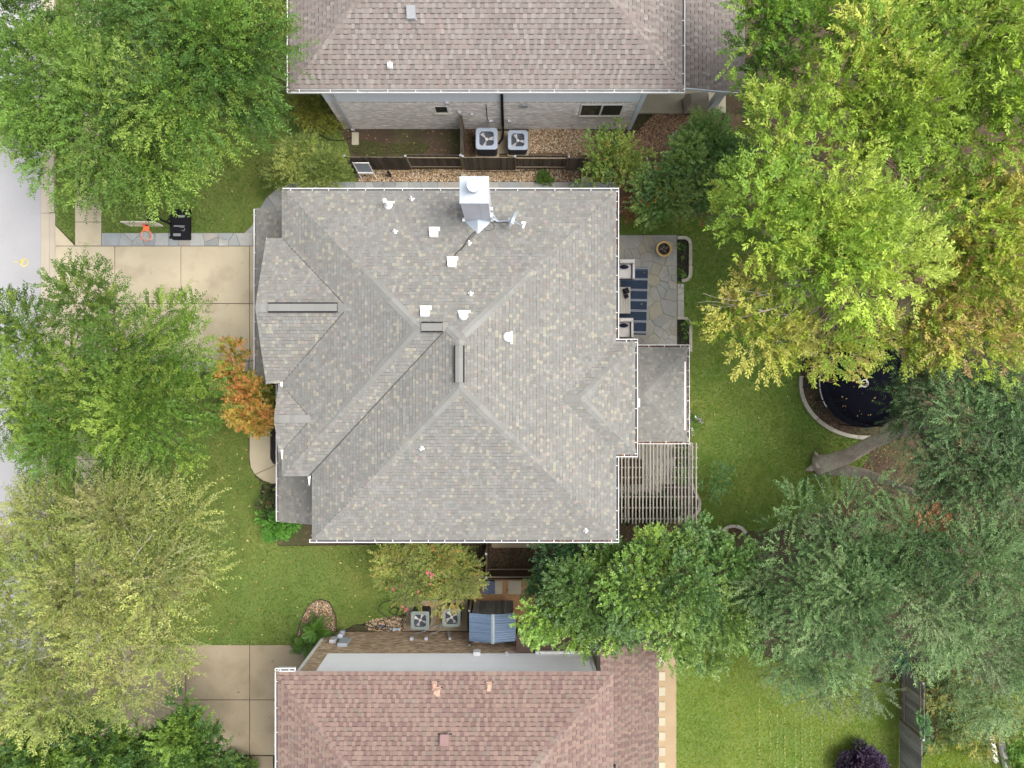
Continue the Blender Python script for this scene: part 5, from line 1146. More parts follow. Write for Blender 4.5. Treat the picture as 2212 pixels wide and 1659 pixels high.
for k in range(3): f = .25 + k * .27; lad.bar((cx - RT - .62 + .57 * f, cy - .22, .86 * f), (cx - RT - .62 + .57 * f, cy + .18, .86 * f), .05, .02)
lad.build('ladder', MT['dark_frame'], t)
# ------------------------------------------------------------------ basketball hoop
t = thing('basketball_hoop', 'portable basketball hoop with black base beside the driveway', 'basketball hoop', W(388, 484))
a, c2 = W(366.5, 517, .25), W(409, 451, .25); b = MB(); e = .05
P0 = [(a.x, a.y + .1), (a.x + .12, a.y), (c2.x, a.y), (c2.x, c2.y), (a.x, c2.y)]
cxm, cym = (a.x + c2.x) / 2, (a.y + c2.y) / 2
b.mesh([(x, y, .045) for x, y in P0] + [(x, y, .2) for x, y in P0] + [(cxm + (x - cxm) * .9, cym + (y - cym) * .94, .27) for x, y in P0], [(10, 11, 12, 13, 14)] + [(r + i, r + (i + 1) % 5, r + 5 + (i + 1) % 5, r + 5 + i) for r in (0, 5) for i in range(5)]); bs = b.build('base', MT['black'], t)
b = MB()
for (x, y, w, h) in ((cxm + .1, cym + .35, .3, .1), (cxm, cym - .1, .5, .05), (cxm - .1, cym - .5, .34, .12)): b.box(x - w / 2, x + w / 2, y - h / 2, y + h / 2, .27, .29)
b.tube([(cxm + .02, cym - .16, .285), (cxm + .2, cym - .16, .285), (cxm + .26, cym - .22, .285), (cxm + .22, cym - .32, .285), (cxm + .12, cym - .30, .285)], .014, 5); b.build('moulding', MT['grey_pl'], bs)
for (u, v) in ((368, 513), (404, 513)): q = W(u, v, .06); b = MB(); b.tube([(q.x - .03, q.y, .06), (q.x + .03, q.y, .06)], .06, 12); b.build('wheel', MT['black'], t)
p0 = W(369, 484, .30); p1 = W(325, 465, 3.2); b = MB(); b.tube([p0, lerp(p0, p1, .5), p1], [.05, .047, .045], 10); b.build('pole', MT['black'], t)
for (u, v) in ((389, 455), (397, 456)): b = MB(); b.tube([W(u, v, .3), lerp(p0, p1, .28)], .022, 6); b.build('strut', MT['black'], t)
b = MB(); b.tube([p1, W(319, 478, 3.25), W(316, 487, 3.15)], .05, 8); b.tube([lerp(p0, p1, .93), W(318, 488, 3.02)], .035, 6); b.build('arm', MT['black'], t)
yb_ = 6.70; xl, xr = -16.17, -14.86
b = MB(); b.box(xl, xr, yb_, yb_ + .03, 2.93, 3.62); bd = b.build('backboard', MT['panel_clear'], t)
b = MB(); w = .035
for bx in ((xl - w, xr + w, 2.895, 2.93), (xl - w, xr + w, 3.62, 3.655), (xl - w, xl, 2.931, 3.619), (xr, xr + w, 2.931, 3.619)): b.box(bx[0], bx[1], yb_ - .008, yb_ + .04, bx[2], bx[3])
b.build('frame', MT['wood_pale'], bd)
xc, yc = -15.45, 6.29
b = MB(); b.tube([(xc + .23 * math.cos(2 * math.pi * k / 28), yc + .23 * math.sin(2 * math.pi * k / 28), 3.05) for k in range(29)], .017, 8, cap=False)
b.box(xc - .11, xc + .11, yb_ - .03, yb_ - .009, 2.95, 3.14); b.mesh([(xc - .11, yb_ - .03, 3.06), (xc + .11, yb_ - .03, 3.06), (xc + .14, yc + .17, 3.06), (xc - .14, yc + .17, 3.06), (xc - .11, yb_ - .03, 3.03), (xc + .11, yb_ - .03, 3.03), (xc + .14, yc + .17, 3.04), (xc - .14, yc + .17, 3.04)], [(0, 1, 2, 3), (4, 5, 6, 7), (0, 3, 7, 4), (1, 2, 6, 5)])
rim = b.build('rim', MT['orange'], t)
b = MB(); b.box(xc - .10, xc + .10, yb_ - .012, yb_ - .001, 3.16, 3.30); b.build('board_mark', MT['orange'], bd)
b = MB(); rr = [(.225, 3.03), (.19, 2.93), (.155, 2.82), (.13, 2.72), (.12, 2.60)]; n = 12
for i in range(4):
    for k in range(n):
        for dk_ in (.5, -.5):
            off = .5 * (i % 2); a0 = 2 * math.pi * (k + off) / n; a1 = 2 * math.pi * (k + off + dk_) / n
            b.tube([(xc + rr[i][0] * math.cos(a0), yc + rr[i][0] * math.sin(a0), rr[i][1]), (xc + rr[i + 1][0] * math.cos(a1), yc + rr[i + 1][0] * math.sin(a1), rr[i + 1][1])], .010, 4, cap=False)
b.build('net', MT['rope'], rim)
# ------------------------------------------------------------------ satellite dish and cable
q0 = Vector((x1_ := -.78, 6.16, 6.5)); t = thing('satellite_dish', 'grey satellite dish on an arm beside the metal chimney', 'satellite dish', (-.78, 6.1, 6.35))
pb_ = on(1076, 480, fN); pd = W(1106, 476, 6.95)
b = MB(); b.bar((-.80, 6.2, 6.55), (pb_.x, pb_.y, pb_.z + .12), .06, .06); b.bar((-.72, 6.32, 6.62), (pb_.x, pb_.y, pb_.z + .1), .03, .03); b.bar((pb_.x, pb_.y, pb_.z + .1), pd, .055, .055); b.box(-.80, -.70, 6.18, 6.36, 6.42, 6.68); b.build('mast', MT['metal'], t)
b = MB(); b.bar(pd + Vector((-.12, 0, 0)), pd + Vector((.1, 0, .02)), .16, .12); b.bar(pd + Vector((-.1, -.06, .02)), pd + Vector((.08, -.12, .0)), .05, .05); b.build('bracket', MT['metal'], t)
dc = W(1110, 473, 7.0); nx = Vector((.88, -.47, .04)).normalized(); s_ = nx.cross(Vector((0, 0, 1))).normalized(); u_ = s_.cross(nx)
b = MB(); prof = [(0, -.07), (.12, -.063), (.22, -.045), (.30, -.015), (.325, 0), (.335, -.01), (.30, -.03), (.22, -.062), (.12, -.08), (0, -.088)]; n = 28; vs = []
for r, d_ in prof:
    for k in range(n): a = 2 * math.pi * k / n; vs.append(dc + s_ * (r * math.cos(a)) + u_ * (r * 1.12 * math.sin(a)) + nx * d_)
b.mesh(vs, [(i * n + k, i * n + (k + 1) % n, (i + 1) * n + (k + 1) % n, (i + 1) * n + k) for i in range(len(prof) - 1) for k in range(n)]); b.build('reflector', MT['metal'], t, smooth=True)
fa = dc - u_ * .34; fb = W(1131, 490, 6.95)
b = MB(); b.bar(fa, fb, .035, .035); b.build('feed_arm', MT['metal'], t)
b = MB(); b.bar(fb + Vector((-.02, -.05, 0)), fb + Vector((.06, .18, .02)), .07, .08); b.bar(fb + Vector((-.06, .12, .0)), fb + Vector((-.02, .2, .02)), .06, .07); b.build('feed_horn', MT['white'], t)
onN = lambda u, v, dz=.03: tuple(on(u, v, fN) + Vector((0, 0, dz)))
hose('black cable running down the roof from chimney base to a white vent', [onN(1052, 478), onN(1042, 486), onN(1030, 497), onN(1012, 515), onN(1000, 533), onN(988, 545), onN(979, 557)], .014, 'hose', 'cable', name='cable')
hose('loop of thin cable lying on the roof beside the chimney cricket', [onN(1052, 479), onN(1064, 482), onN(1068, 489), onN(1062, 497), onN(1050, 498), onN(1042, 491), onN(1036, 494), onN(1020, 512), onN(996, 541)], .008, 'hose', 'cable', name='cable')
hose('black cable between chimney corner and satellite dish', [onN(1050, 479), onN(1066, 479), onN(1080, 480), onN(1092, 481), onN(1102, 484, .2)], .012, 'hose', 'cable', name='cable')
# ------------------------------------------------------------------ small things along the dark fence
t = thing('sign_frame', 'white metal A-frame with blank grey panel leaning on the dark fence', 'sign', W(782, 372))
yf = 9.90; x0, x1 = W(765, 0, 1.2)[0], W(801, 0, 1.2)[0]
b = MB(); b.mesh([(x0 + .08, yf - .25, .55), (x1 + .02, yf - .25, .55), (x1 - .06, yf - .07, 1.45), (x0, yf - .07, 1.45), (x0 + .08, yf - .23, .55), (x1 + .02, yf - .23, .55), (x1 - .06, yf - .05, 1.45), (x0, yf - .05, 1.45)], [(0, 1, 2, 3), (4, 7, 6, 5), (0, 4, 5, 1), (2, 6, 7, 3), (1, 5, 6, 2), (0, 3, 7, 4)]); b.build('panel', MT['ac_n'], t)
b = MB()
for x, xx in ((x0 + .08, x0), (x1 + .02, x1 - .06)): b.bar((x + .02, yf - .36, 0), (xx, yf - .06, 1.5), .035, .025)
for z_, y_ in ((.5, -.255), (1.48, -.065), (.62, -.24)): b.bar((x0 + .04, yf + y_ - .01, z_), (x1 - .02, yf + y_ - .01, z_), .03, .03)
b.build('frame', MT['white'], t)
t = thing('garden_light', 'slim black post light with pale strip in the gravel by the fence', 'garden light', W(845, 380))
q = W(845, 381); b = MB(); b.bar((q.x, q.y, 0), (q.x - .05, q.y + .03, .62), .12, .06); b.build('post', MT['black'], t)
b = MB(); b.bar((q.x - .012, q.y - .033, .12), (q.x - .055, q.y - .005, .6), .05, .012); b.build('panel', MT['ac_n'], t)
hose('black irrigation line lying along the foot of the dark fence', zz([(1000, 371), (1040, 370), (1100, 371), (1150, 368), (1185, 362), (1210, 362)], .03), .016)
hose('thin black edging hose around the shrub bed at the brick wall corner', zz([(690, 290), (712, 301), (740, 303), (765, 294)], .03), .02)
b = MB(); q = W(1003, 384); b.prism(G((996, 376), (1008, 377), (1006, 389), (999, 389)), 0, .12); tag(b.build('stone_block', MT['paver']), 'small tan stone block at the fence post in the gravel', 'stone')
# covered grill on the porch
t = thing('grill', 'covered grill in a beige fitted cover on the porch slab', 'grill', W(1512, 215, .12))
gx, gy = W(1510, 212, 1.0)[:2]; m = Matrix.Rotation(.12, 3, 'Z'); b = MB()
lv = [(.62, .34, .12), (.60, .33, .75), (.52, .26, 1.02), (.44, .16, 1.12)]; vs = []
for wx, wy2, z_ in lv:
    for sx, sy2 in ((-1, -1), (1, -1), (1, 1), (-1, 1)): p = m @ Vector((sx * wx * .85, sy2 * wy2, 0)); vs.append((gx + p.x, gy + p.y, z_))
b.mesh(vs, [(12, 13, 14, 15)] + [(r * 4 + i, r * 4 + (i + 1) % 4, r * 4 + 4 + (i + 1) % 4, r * 4 + 4 + i) for r in range(3) for i in range(4)]); b.build('cover', MT['cover'], t)
b = MB(); vs = []
for k_, z_ in ((1.04, .121), (1.05, .2)):
    for sx, sy2 in ((-1, -1), (1, -1), (1, 1), (-1, 1)): p = m @ Vector((sx * .62 * .85 * k_, sy2 * .34 * k_, 0)); vs.append((gx + p.x, gy + p.y, z_))
b.mesh(vs, [(i, (i + 1) % 4, 4 + (i + 1) % 4, 4 + i) for i in range(4)]); b.build('hem', MT['black'], t)
o = MB(); o.prism(G((1452, 285), (1470, 285), (1470, 299), (1452, 299)), -.02, .04); tag(o.build('stepping_stone', MT['paver']), 'single flat stone in the reddish gravel by the porch', 'paver')
for i, (u, v) in enumerate(((1268, 393), (1372, 385))):
    o = MB(); o.prism(G((u - 13, v - 9), (u + 13, v - 9), (u + 13, v + 9), (u - 13, v + 9)), -.02, .04); tag(o.build('stepping_stone', MT['paver']), ('flat stone in red mulch at the path end north of the main house', 'flat stone half hidden under the bushes by the house corner')[i], 'paver')
# hose ring under the oak, raised-bed boards in the far corner
hose('green hose coiled in a ring on the lawn edge under the oak', zz([(1738 + 0, 1040), (1745, 1031), (1760, 1030), (1772, 1038), (1775, 1052), (1768, 1064), (1752, 1066), (1740, 1058), (1738, 1042)], .03), .014, 'hose_g')
t = thing('raised_bed', 'raised garden bed edged with pale weathered boards in the far corner', 'raised bed', W(2160, 1620))
for (u0, v0, u1, v1, w, zt_, m_) in ((2142, 1587, 2153, 1648, .20, .32, 'wood_pale'), (2162, 1580, 2174, 1640, .2, .32, 'wood_pale'), (2174, 1638, 2182, 1662, .12, .2, 'wood_rail'), (2171, 1642, 2176, 1662, .10, .25, 'wood_pale')):
    a, c2 = W(u0, v0, zt_), W(u1, v1, zt_); b = MB(); b.bar((a.x, a.y, zt_ / 2), (c2.x, c2.y, zt_ / 2), w, zt_); b.build('board', MT[m_], t)
t = thing('metal_tub', 'round grey metal lid half hidden beyond the board fence', 'tub', W(2016, 1459))
b = MB(); q = W(2016, 1459, .5); b.lathe(q.x, q.y, [(.24, 0), (.26, .46), (.27, .5), (.2, .52), (.001, .54)], 24); b.build('tub', MT['grey_pl'], t)
DENS = 1.36
LEAFGAIN = 1.48
# ------------------------------------------------------------------ trees and shrubs: trunk, limbs and a crown of separate leaves on sprays
def foliage(blobs, seed, rc=.8, over=1.6, spr=22, nl=16, sl=.6, ll=.13, lw=.065, droop=.25, pal=None, wt=None, accent=None, up=.35, out=.7, zmin=-.35, flat=.6, leafjit=.18, clumpjit=.26, depth=(.72, 1.0)):
    """returns leaf quads, colours and spray (twig) start/end arrays"""
    r = np.random.default_rng(seed); CC, RR, OC = [], [], []
    for (u, v, z, rad, *rest) in blobs:
        c = np.array(W(u, v, z)); rz = rad * (rest[0] if rest else .75)
        n = max(3, int(over * DENS * 2 * rad * rad / (rc * rc)))
        d = nrm(r.normal(size=(n * 4, 3))); d = d[d[:, 2] > zmin][:n]
        f = r.uniform(depth[0], depth[1], (len(d), 1)) * r.uniform(.88, 1.1, (len(d), 1)); CC.append(c + d * f * np.array([rad - rc * .35, rad - rc * .35, rz])); RR.append(np.minimum(rc, rad * .75) * r.uniform(.65, 1.3, len(d))); OC.append(nrm(d * np.array([1, 1, .8])))
    CC = np.concatenate(CC); RR = np.concatenate(RR); OC = np.concatenate(OC); n = len(CC)
    pal = np.array(pal) * LEAFGAIN; wt = np.array(wt if wt is not None else [1] * len(pal), float); wt /= wt.sum()
    base = pal[r.choice(len(pal), n, p=wt)] * r.uniform(1 - clumpjit, 1 + clumpjit, (n, 1))
    ns = np.maximum(4, (1.15 * spr * (RR / rc) ** 2).astype(int)); ci = np.repeat(np.arange(n), ns); N = len(ci)
    d = nrm(r.normal(size=(N, 3))); d[:, 2] = np.abs(d[:, 2]) * 1.0 - .25; d = nrm(d)
    P = CC[ci] + d * (RR[ci] * r.uniform(.25, 1.0, N) ** .6 * .95)[:, None] * np.array([1, 1, flat])
    O = nrm(OC[ci] * out + d * .7 + r.normal(0, .32, (N, 3)) + np.array([0, 0, up - .35]))
    C = base[ci] * r.uniform(.88, 1.14, (N, 1))
    if accent is not None:
        cols, frac = accent; k = r.random(N) < frac * np.clip(.4 + .9 * lowf(P[:, 0], P[:, 1], 1.1, seed + 5), 0, 2); C[k] = np.array(cols)[r.integers(0, len(cols), k.sum())] * r.uniform(.8, 1.2, (k.sum(), 1))
    L = sl * r.uniform(.6, 1.3, N)
    t = (np.arange(nl)[None] + r.random((N, nl))) / nl
    lat = nrm(np.cross(O, [0, 0, 1.0]) + 1e-6); upv = np.cross(lat, O)
    pos = P[:, None] + O[:, None] * (L[:, None] * t)[..., None]; pos[..., 2] -= droop * (t ** 2) * L[:, None]
    sg = np.where(np.arange(nl) % 2 == 0, 1., -1.)[None] * r.uniform(.35, 1.15, (N, nl))
    dv = nrm(O[:, None] * .75 + lat[:, None] * sg[..., None] + upv[:, None] * r.normal(0, .38, (N, nl, 1)) + r.normal(0, .18, (N, nl, 3)))
    nv_ = nrm(upv[:, None] + np.array([0, 0, .5]) + r.normal(0, .42, (N, nl, 3)))
    wv = nrm(np.cross(nv_, dv)); l = ll * r.uniform(.65, 1.25, (N, nl, 1)); w = lw * r.uniform(.7, 1.2, (N, nl, 1))
    V = np.stack([pos, pos + dv * l * .45 + wv * w * .5 + nv_ * l * .06, pos + dv * l, pos + dv * l * .45 - wv * w * .5 + nv_ * l * .06], 2).reshape(-1, 4, 3)
    CL = np.repeat(C, nl, 0) * r.uniform(1 - leafjit, 1 + leafjit, (N * nl, 1))
    return V, CL, P, P + O * L[:, None] - np.array([0, 0, 1]) * (droop * L)[:, None], CC
def sway(p, q, k=.12):
    p, q = Vector(p), Vector(q); d = q - p; l = d.length
    o = Vector((random.uniform(-1, 1), random.uniform(-1, 1), random.uniform(-.3, .6))) * l * k
    return [p, p + d * .33 + o * .8, p + d * .66 + o, q]
def tree(name, label, cat, blobs, seed, base=None, fork=None, tr=.16, bark='bark', group=None, twig=None, leafm='leaf', lim=True, fine=True, part='crown', tw=.008, **kw):
    cs = [W(*b[:3]) for b in blobs]; ctr = sum(cs, Vector((0, 0, 0))) / len(cs)
    if base is None:
        g0 = W(sum(b_[0] for b_ in blobs) / len(blobs), sum(b_[1] for b_ in blobs) / len(blobs)); base = (g0.x * .75 + ctr.x * .25, g0.y * .75 + ctr.y * .25)
    zm = min(c.z for c in cs); zx = max(c.z for c in cs)
    if fork is None: fork = (base[0] * .7 + ctr.x * .3, base[1] * .7 + ctr.y * .3, zm * .45)
    t = thing(name, label, cat, (base[0], base[1], 0), group)
    V, C, P0, P1_, CC = foliage(blobs, seed, **kw)
    npmesh(part, V, [(0, 1, 2, 3)], C, MT[leafm], t)
    b = MB(); fk = Vector(fork)
    if lim:
        b.tube([(base[0], base[1], -.05), (base[0] * .9 + fk.x * .1, base[1] * .9 + fk.y * .1, .25), (base[0] * .5 + fk.x * .5 + .03, base[1] * .5 + fk.y * .5, fk.z * .5), fk], [tr * 1.7, tr * 1.15, tr, tr * .85], 10)
        tk = b.build('trunk', MT[bark], t, smooth=True); lb = MB()
        for c, bl in zip(cs, blobs):
            r0 = tr * .5 * min(1, bl[3] / 1.5); pts = sway(fk, c - Vector((0, 0, bl[3] * .15)))
            lb.tube(pts, [r0, r0 * .75, r0 * .5, r0 * .25], 6)
            if fine:
                near = [q for q in CC if (Vector(q) - c).length < bl[3] * 1.1]; random.shuffle(near)
                for q in near[:9]: lb.tube(sway(pts[random.choice((1, 2, 2, 3))], Vector(q), .08), [r0 * .38, r0 * .26, r0 * .16, .008], 4, cap=False)
        lb.build('limbs', MT[bark], t, smooth=True)
    if twig:
        k = np.random.default_rng(seed + 9).random(len(P0)) < twig[1]; A, B = P0[k], P1_[k]; d = nrm(B - A); s = nrm(np.cross(d, [0, 0, 1.0]) + 1e-6) * tw
        npmesh('twigs', np.stack([A - s, A + s, B + s * .3, B - s * .3], 1), [(0, 1, 2, 3)], np.ones((len(A), 3)), MT[twig[0]], t, kind='stuff')
    return t
ELM = [(.056, .112, .018), (.042, .088, .016), (.080, .140, .022), (.108, .160, .028), (.032, .066, .014)]
ELM2 = [(.085, .15, .024), (.064, .12, .020), (.11, .17, .03), (.045, .09, .017), (.13, .185, .04)]
DARK = [(.042, .085, .018), (.055, .105, .020), (.030, .065, .016), (.07, .12, .02)]
MIDG = [(.070, .135, .020), (.055, .11, .019), (.09, .16, .023), (.045, .088, .017)]
YEL = [(.158, .182, .045), (.13, .16, .038), (.19, .205, .058), (.095, .125, .028), (.17, .172, .058)]
BRI = [(.155, .228, .026), (.195, .26, .034), (.12, .195, .022), (.23, .285, .05), (.095, .16, .02)]
BRY = [(.165, .215, .026), (.205, .235, .034), (.135, .19, .022), (.235, .235, .05), (.10, .155, .02)]
ORY = [(.215, .245, .035), (.25, .255, .045), (.18, .23, .028), (.27, .235, .055), (.14, .195, .024)]
OAK = [(.074, .130, .046), (.056, .105, .036), (.096, .158, .058), (.040, .08, .028), (.12, .18, .072)]
OAKD = [(.050, .092, .036), (.064, .112, .043), (.038, .072, .028), (.084, .135, .052)]
RND = [(.085, .155, .026), (.115, .185, .030), (.065, .12, .024), (.14, .20, .036), (.048, .092, .022)]
elm = dict(rc=1.05, over=1.35, flat=.75, depth=(.55, 1.05), spr=46, nl=18, sl=.75, ll=.125, lw=.052, droop=.4)
ash = dict(rc=1.15, over=1.3, flat=.8, depth=(.55, 1.08), spr=40, nl=16, sl=.62, ll=.17, lw=.062, droop=.12, up=.55)
tree('street_tree', 'large mid green tree between the basketball hoop and the brick house', 'tree', [(420, 90, 8, 2.3), (530, 130, 7.4, 1.6), (545, 215, 6.4, 1.15), (385, 205, 8.2, 1.9), (290, 60, 7.6, 1.8), (490, 30, 7.4, 1.7), (540, 262, 5.8, .75), (460, 250, 6.8, 1.2), (590, 60, 6.8, .8), (470, 140, 7.8, 1.3), (330, 130, 7.8, 1.3)], 201, base=tuple(W(400, 150)[:2]), tr=.2, pal=ELM, group='elms along the street', twig=('twig', .12), **elm)
tree('street_tree', 'light green feathery tree overhanging street and pavement north of the driveway', 'tree', [(125, 190, 7.8, 1.9), (235, 255, 8.0, 2.0), (75, 245, 6.8, 1.35), (335, 325, 7.0, 1.6), (385, 352, 6.0, .95), (250, 375, 6.4, 1.2), (140, 330, 6.6, 1.25), (180, 130, 7.0, 1.2), (190, 405, 5.2, .7)], 202, tr=.2, pal=ELM2, wt=[3, 3, 2, 2, 1], group='elms along the street', twig=('twig_lt', .15), **elm)
tree('street_tree', 'darker green tree by the street in the far corner above the feathery one', 'tree', [(55, 60, 6.2, 1.7), (165, 45, 6.0, 1.3), (5, 170, 5.6, 1.2), (20, 280, 4.6, .9), (230, 10, 6, 1.1), (110, 110, 5.6, 1.0), (255, 120, 5.4, .9)], 203, pal=DARK + [(.08, .135, .02)], group='elms along the street', **dict(elm, spr=40))
tree('street_tree', 'wide fresh green tree standing over the driveway mouth and kerb', 'tree', [(185, 655, 6.6, 1.15), (70, 715, 6.4, 1.3), (352, 700, 6.1, 1.05), (425, 672, 5.6, .6), (415, 765, 6.4, 1.1), (285, 765, 6.8, 1.35), (110, 815, 6.8, 1.15), (30, 885, 6.8, 1.5), (165, 930, 7.0, 1.4), (300, 890, 7.2, 1.6), (415, 860, 6.4, 1.1), (385, 945, 6.2, 1.0), (270, 985, 6.2, .95), (95, 970, 6.2, 1.0), (230, 620, 5.6, .55), (260, 655, 6, .6), (215, 840, 6.9, 1.2), (160, 770, 6.4, .8), (240, 705, 6.4, 1.0), (340, 830, 6.8, 1.2), (90, 880, 6.8, 1.1), (220, 930, 7, 1.1), (20, 800, 6.2, .9), (-20, 700, 6, .8)], 204, base=tuple(W(160, 850)[:2]), tr=.19, pal=[(.068, .120, .016), (.052, .100, .015), (.090, .145, .020), (.108, .158, .024), (.042, .082, .013)], group='elms along the street', twig=('twig', .2), **dict(elm, rc=.95, over=1.5, spr=42, sl=.62, ll=.115, lw=.048))
tree('street_tree', 'thinning olive yellow tree over the pavement south of the driveway', 'tree', [(120, 1125, 6.8, 1.5), (260, 1115, 7, 1.55), (385, 1120, 6.4, 1.1), (440, 1185, 5.8, .8), (425, 1240, 6.1, .95), (335, 1245, 7.2, 1.6), (180, 1255, 7.4, 1.7), (55, 1260, 6.8, 1.5), (85, 1390, 7, 1.6), (230, 1375, 7.2, 1.6), (350, 1355, 6.4, 1.15), (375, 1430, 5.8, .8), (265, 1475, 6.4, 1.15), (130, 1490, 6.6, 1.35), (35, 1500, 6.4, 1.3), (0, 1140, 6, .9), (20, 1560, 5.5, .8), (300, 1060, 5.6, .7)], 205, tr=.2, bark='bark_lt', pal=YEL, group='elms along the street', twig=('twig_lt', .6), tw=.011, **dict(elm, rc=.85, over=1.6, spr=30, nl=15, sl=.8, ll=.115, lw=.05, droop=.35, depth=(.5, 1.0)))
tree('garden_tree', 'dark leaved tree at the street end of the stained driveway', 'tree', [(100, 1600, 4.6, 1.5), (225, 1600, 4.8, 1.25), (20, 1640, 4.6, 1.2), (150, 1660, 4.6, 1.2)], 206, pal=DARK + [(.085, .14, .024)], group='dark trees by the stained driveway', **dict(elm, rc=.6, over=2.0, spr=30, ll=.115, lw=.06, sl=.42))
tree('garden_tree', 'dark leaved tree standing over the stained driveway panels', 'tree', [(400, 1600, 4.2, 1.15), (330, 1650, 4.4, 1.1), (452, 1640, 4, .85), (395, 1515, 4.2, .40), (300, 1610, 4.2, .8), (470, 1590, 3.6, .45), (430, 1660, 4, .8)], 207, base=tuple(W(345, 1668)[:2]), pal=DARK + [(.085, .14, .024)], group='dark trees by the stained driveway', **dict(elm, rc=.6, over=2.0, spr=30, ll=.115, lw=.06, sl=.42))
RED = [(.28, .175, .04), (.27, .14, .04), (.26, .19, .04), (.19, .175, .03), (.27, .12, .038)]
tree('maple_tree', 'small orange autumn maple beside the front path', 'tree', [(500, 765, 3.2, .42), (496, 812, 3.2, .48), (535, 858, 3.5, .62), (548, 905, 3.3, .58), (522, 890, 3.3, .5)], 208, base=tuple(W(545, 850)[:2]), tr=.05, pal=RED, accent=([(.12, .14, .02), (.2, .19, .03)], .25), rc=.4, spr=26, nl=12, sl=.3, ll=.095, lw=.075, droop=.15)
tree('shrub', 'green leaved shrub under the porch eave behind the orange maple', 'shrub', [(572, 848, 2.3, .5), (578, 900, 2.2, .45), (568, 930, 2, .3), (512, 838, 2.6, .45)], 209, tr=.03, pal=[(.10, .125, .02), (.07, .10, .02), (.15, .15, .025)], rc=.38, spr=22, nl=12, sl=.3, ll=.09, lw=.06)
LIM = [(.125, .16, .036), (.095, .13, .03), (.155, .18, .045), (.075, .105, .025)]
tree('shrub', 'bushy yellow green shrub at the corner by the dark fence end', 'shrub', [(655, 352, 2.5, .95), (612, 385, 2.0, .6), (705, 372, 2.4, .75), (652, 312, 2.6, .42), (735, 388, 1.8, .45), (685, 392, 1.8, .6)], 210, tr=.05, pal=LIM, rc=.45, spr=24, nl=14, sl=.42, ll=.085, lw=.04, group='shrubs at the lawn edge')
tree('shrub', 'olive shrub at the corner of the brick house', 'shrub', [(682, 245, 1.3, .72), (668, 215, 1.4, .6), (705, 275, 1.1, .45)], 211, tr=.04, pal=[(.10, .11, .018), (.13, .135, .022), (.08, .095, .016)], rc=.4, spr=24, nl=14, sl=.35, ll=.08, lw=.04, group='shrubs at the lawn edge')
BSH = [(.072, .135, .034), (.095, .165, .042), (.055, .108, .03), (.125, .185, .046)]
bsh = dict(rc=.5, spr=30, nl=12, sl=.36, ll=.10, lw=.055, droop=.1)
tree('shrub', 'tall dark green holly bush outside the porch', 'bush', [(1535, 308, 2.6, 1.05), (1482, 338, 2.7, .95), (1570, 345, 2.4, .85), (1515, 395, 2.6, .9)], 212, tr=.07, pal=BSH, leafm='leaf_gloss', group='bushes at the main house corner', **bsh)
tree('shrub', 'broad dark bush tinged with orange by the house corner', 'bush', [(1455, 415, 2.7, 1.0), (1412, 445, 2.3, .75), (1515, 425, 2.5, .75), (1410, 400, 2.7, .6), (1460, 375, 2.8, .6), (1400, 470, 2.0, .35)], 213, tr=.06, pal=BSH + [(.09, .13, .03)], accent=([(.26, .17, .03), (.30, .12, .03), (.2, .19, .03)], .16), leafm='leaf_gloss', group='bushes at the main house corner', **bsh)
tree('shrub', 'looser mid green bush under the window of the brick house', 'bush', [(1300, 335, 2.7, .75), (1322, 285, 2.6, .42), (1362, 335, 2.6, .75), (1285, 375, 2.2, .55), (1350, 375, 2.4, .65), (1320, 360, 2.5, .6)], 214, tr=.05, pal=[(.085, .13, .026), (.065, .105, .024), (.12, .155, .03), (.05, .085, .022)], accent=([(.2, .19, .04)], .08), group='bushes at the main house corner', **dict(bsh, spr=20))
tree('shrub', 'rusty dead leaved bush against the north east gutter', 'bush', [(1372, 420, 1.6, .38), (1365, 450, 1.4, .35), (1352, 400, 1.4, .3)], 215, tr=.03, pal=[(.16, .06, .03), (.11, .045, .025), (.2, .09, .04)], rc=.35, spr=18, nl=10, sl=.3, ll=.08, lw=.03)
tree('garden_tree', 'mid green tree touching the porch roof of the brick house', 'tree', [(1650, 50, 7.6, 1.6), (1735, 90, 7.8, 1.5), (1635, 140, 7.2, 1.05), (1690, 195, 7.2, 1.2), (1650, 0, 7.4, 1.3), (1625, 60, 7, .8)], 216, pal=[(.085, .16, .018), (.065, .13, .017), (.115, .19, .022), (.05, .10, .016)], group='tall trees behind the back lawn', **dict(ash, sl=.5, ll=.13))
tree('garden_tree', 'bright lime green tree spreading over the back lawn', 'tree', [(1700, 320, 8.7, 1.55), (1780, 395, 9.0, 1.6), (1655, 250, 8, .9), (1595, 430, 7.2, .95), (1560, 405, 6.8, .55), (1650, 480, 8.8, 1.4), (1790, 520, 9.0, 1.5), (1890, 565, 8.8, 1.5), (1720, 575, 8.6, 1.3), (1860, 640, 8.3, 1.3), (1960, 600, 8.2, 1.0), (1560, 460, 6.6, .6), (1640, 395, 8.4, 1.1), (1940, 480, 8.2, 1.1), (1830, 450, 9, 1.2), (1740, 470, 9, 1.2)], 217, base=tuple(W(1840, 520)[:2]), tr=.22, bark='bark_lt', pal=BRI, group='tall trees behind the back lawn', **ash)
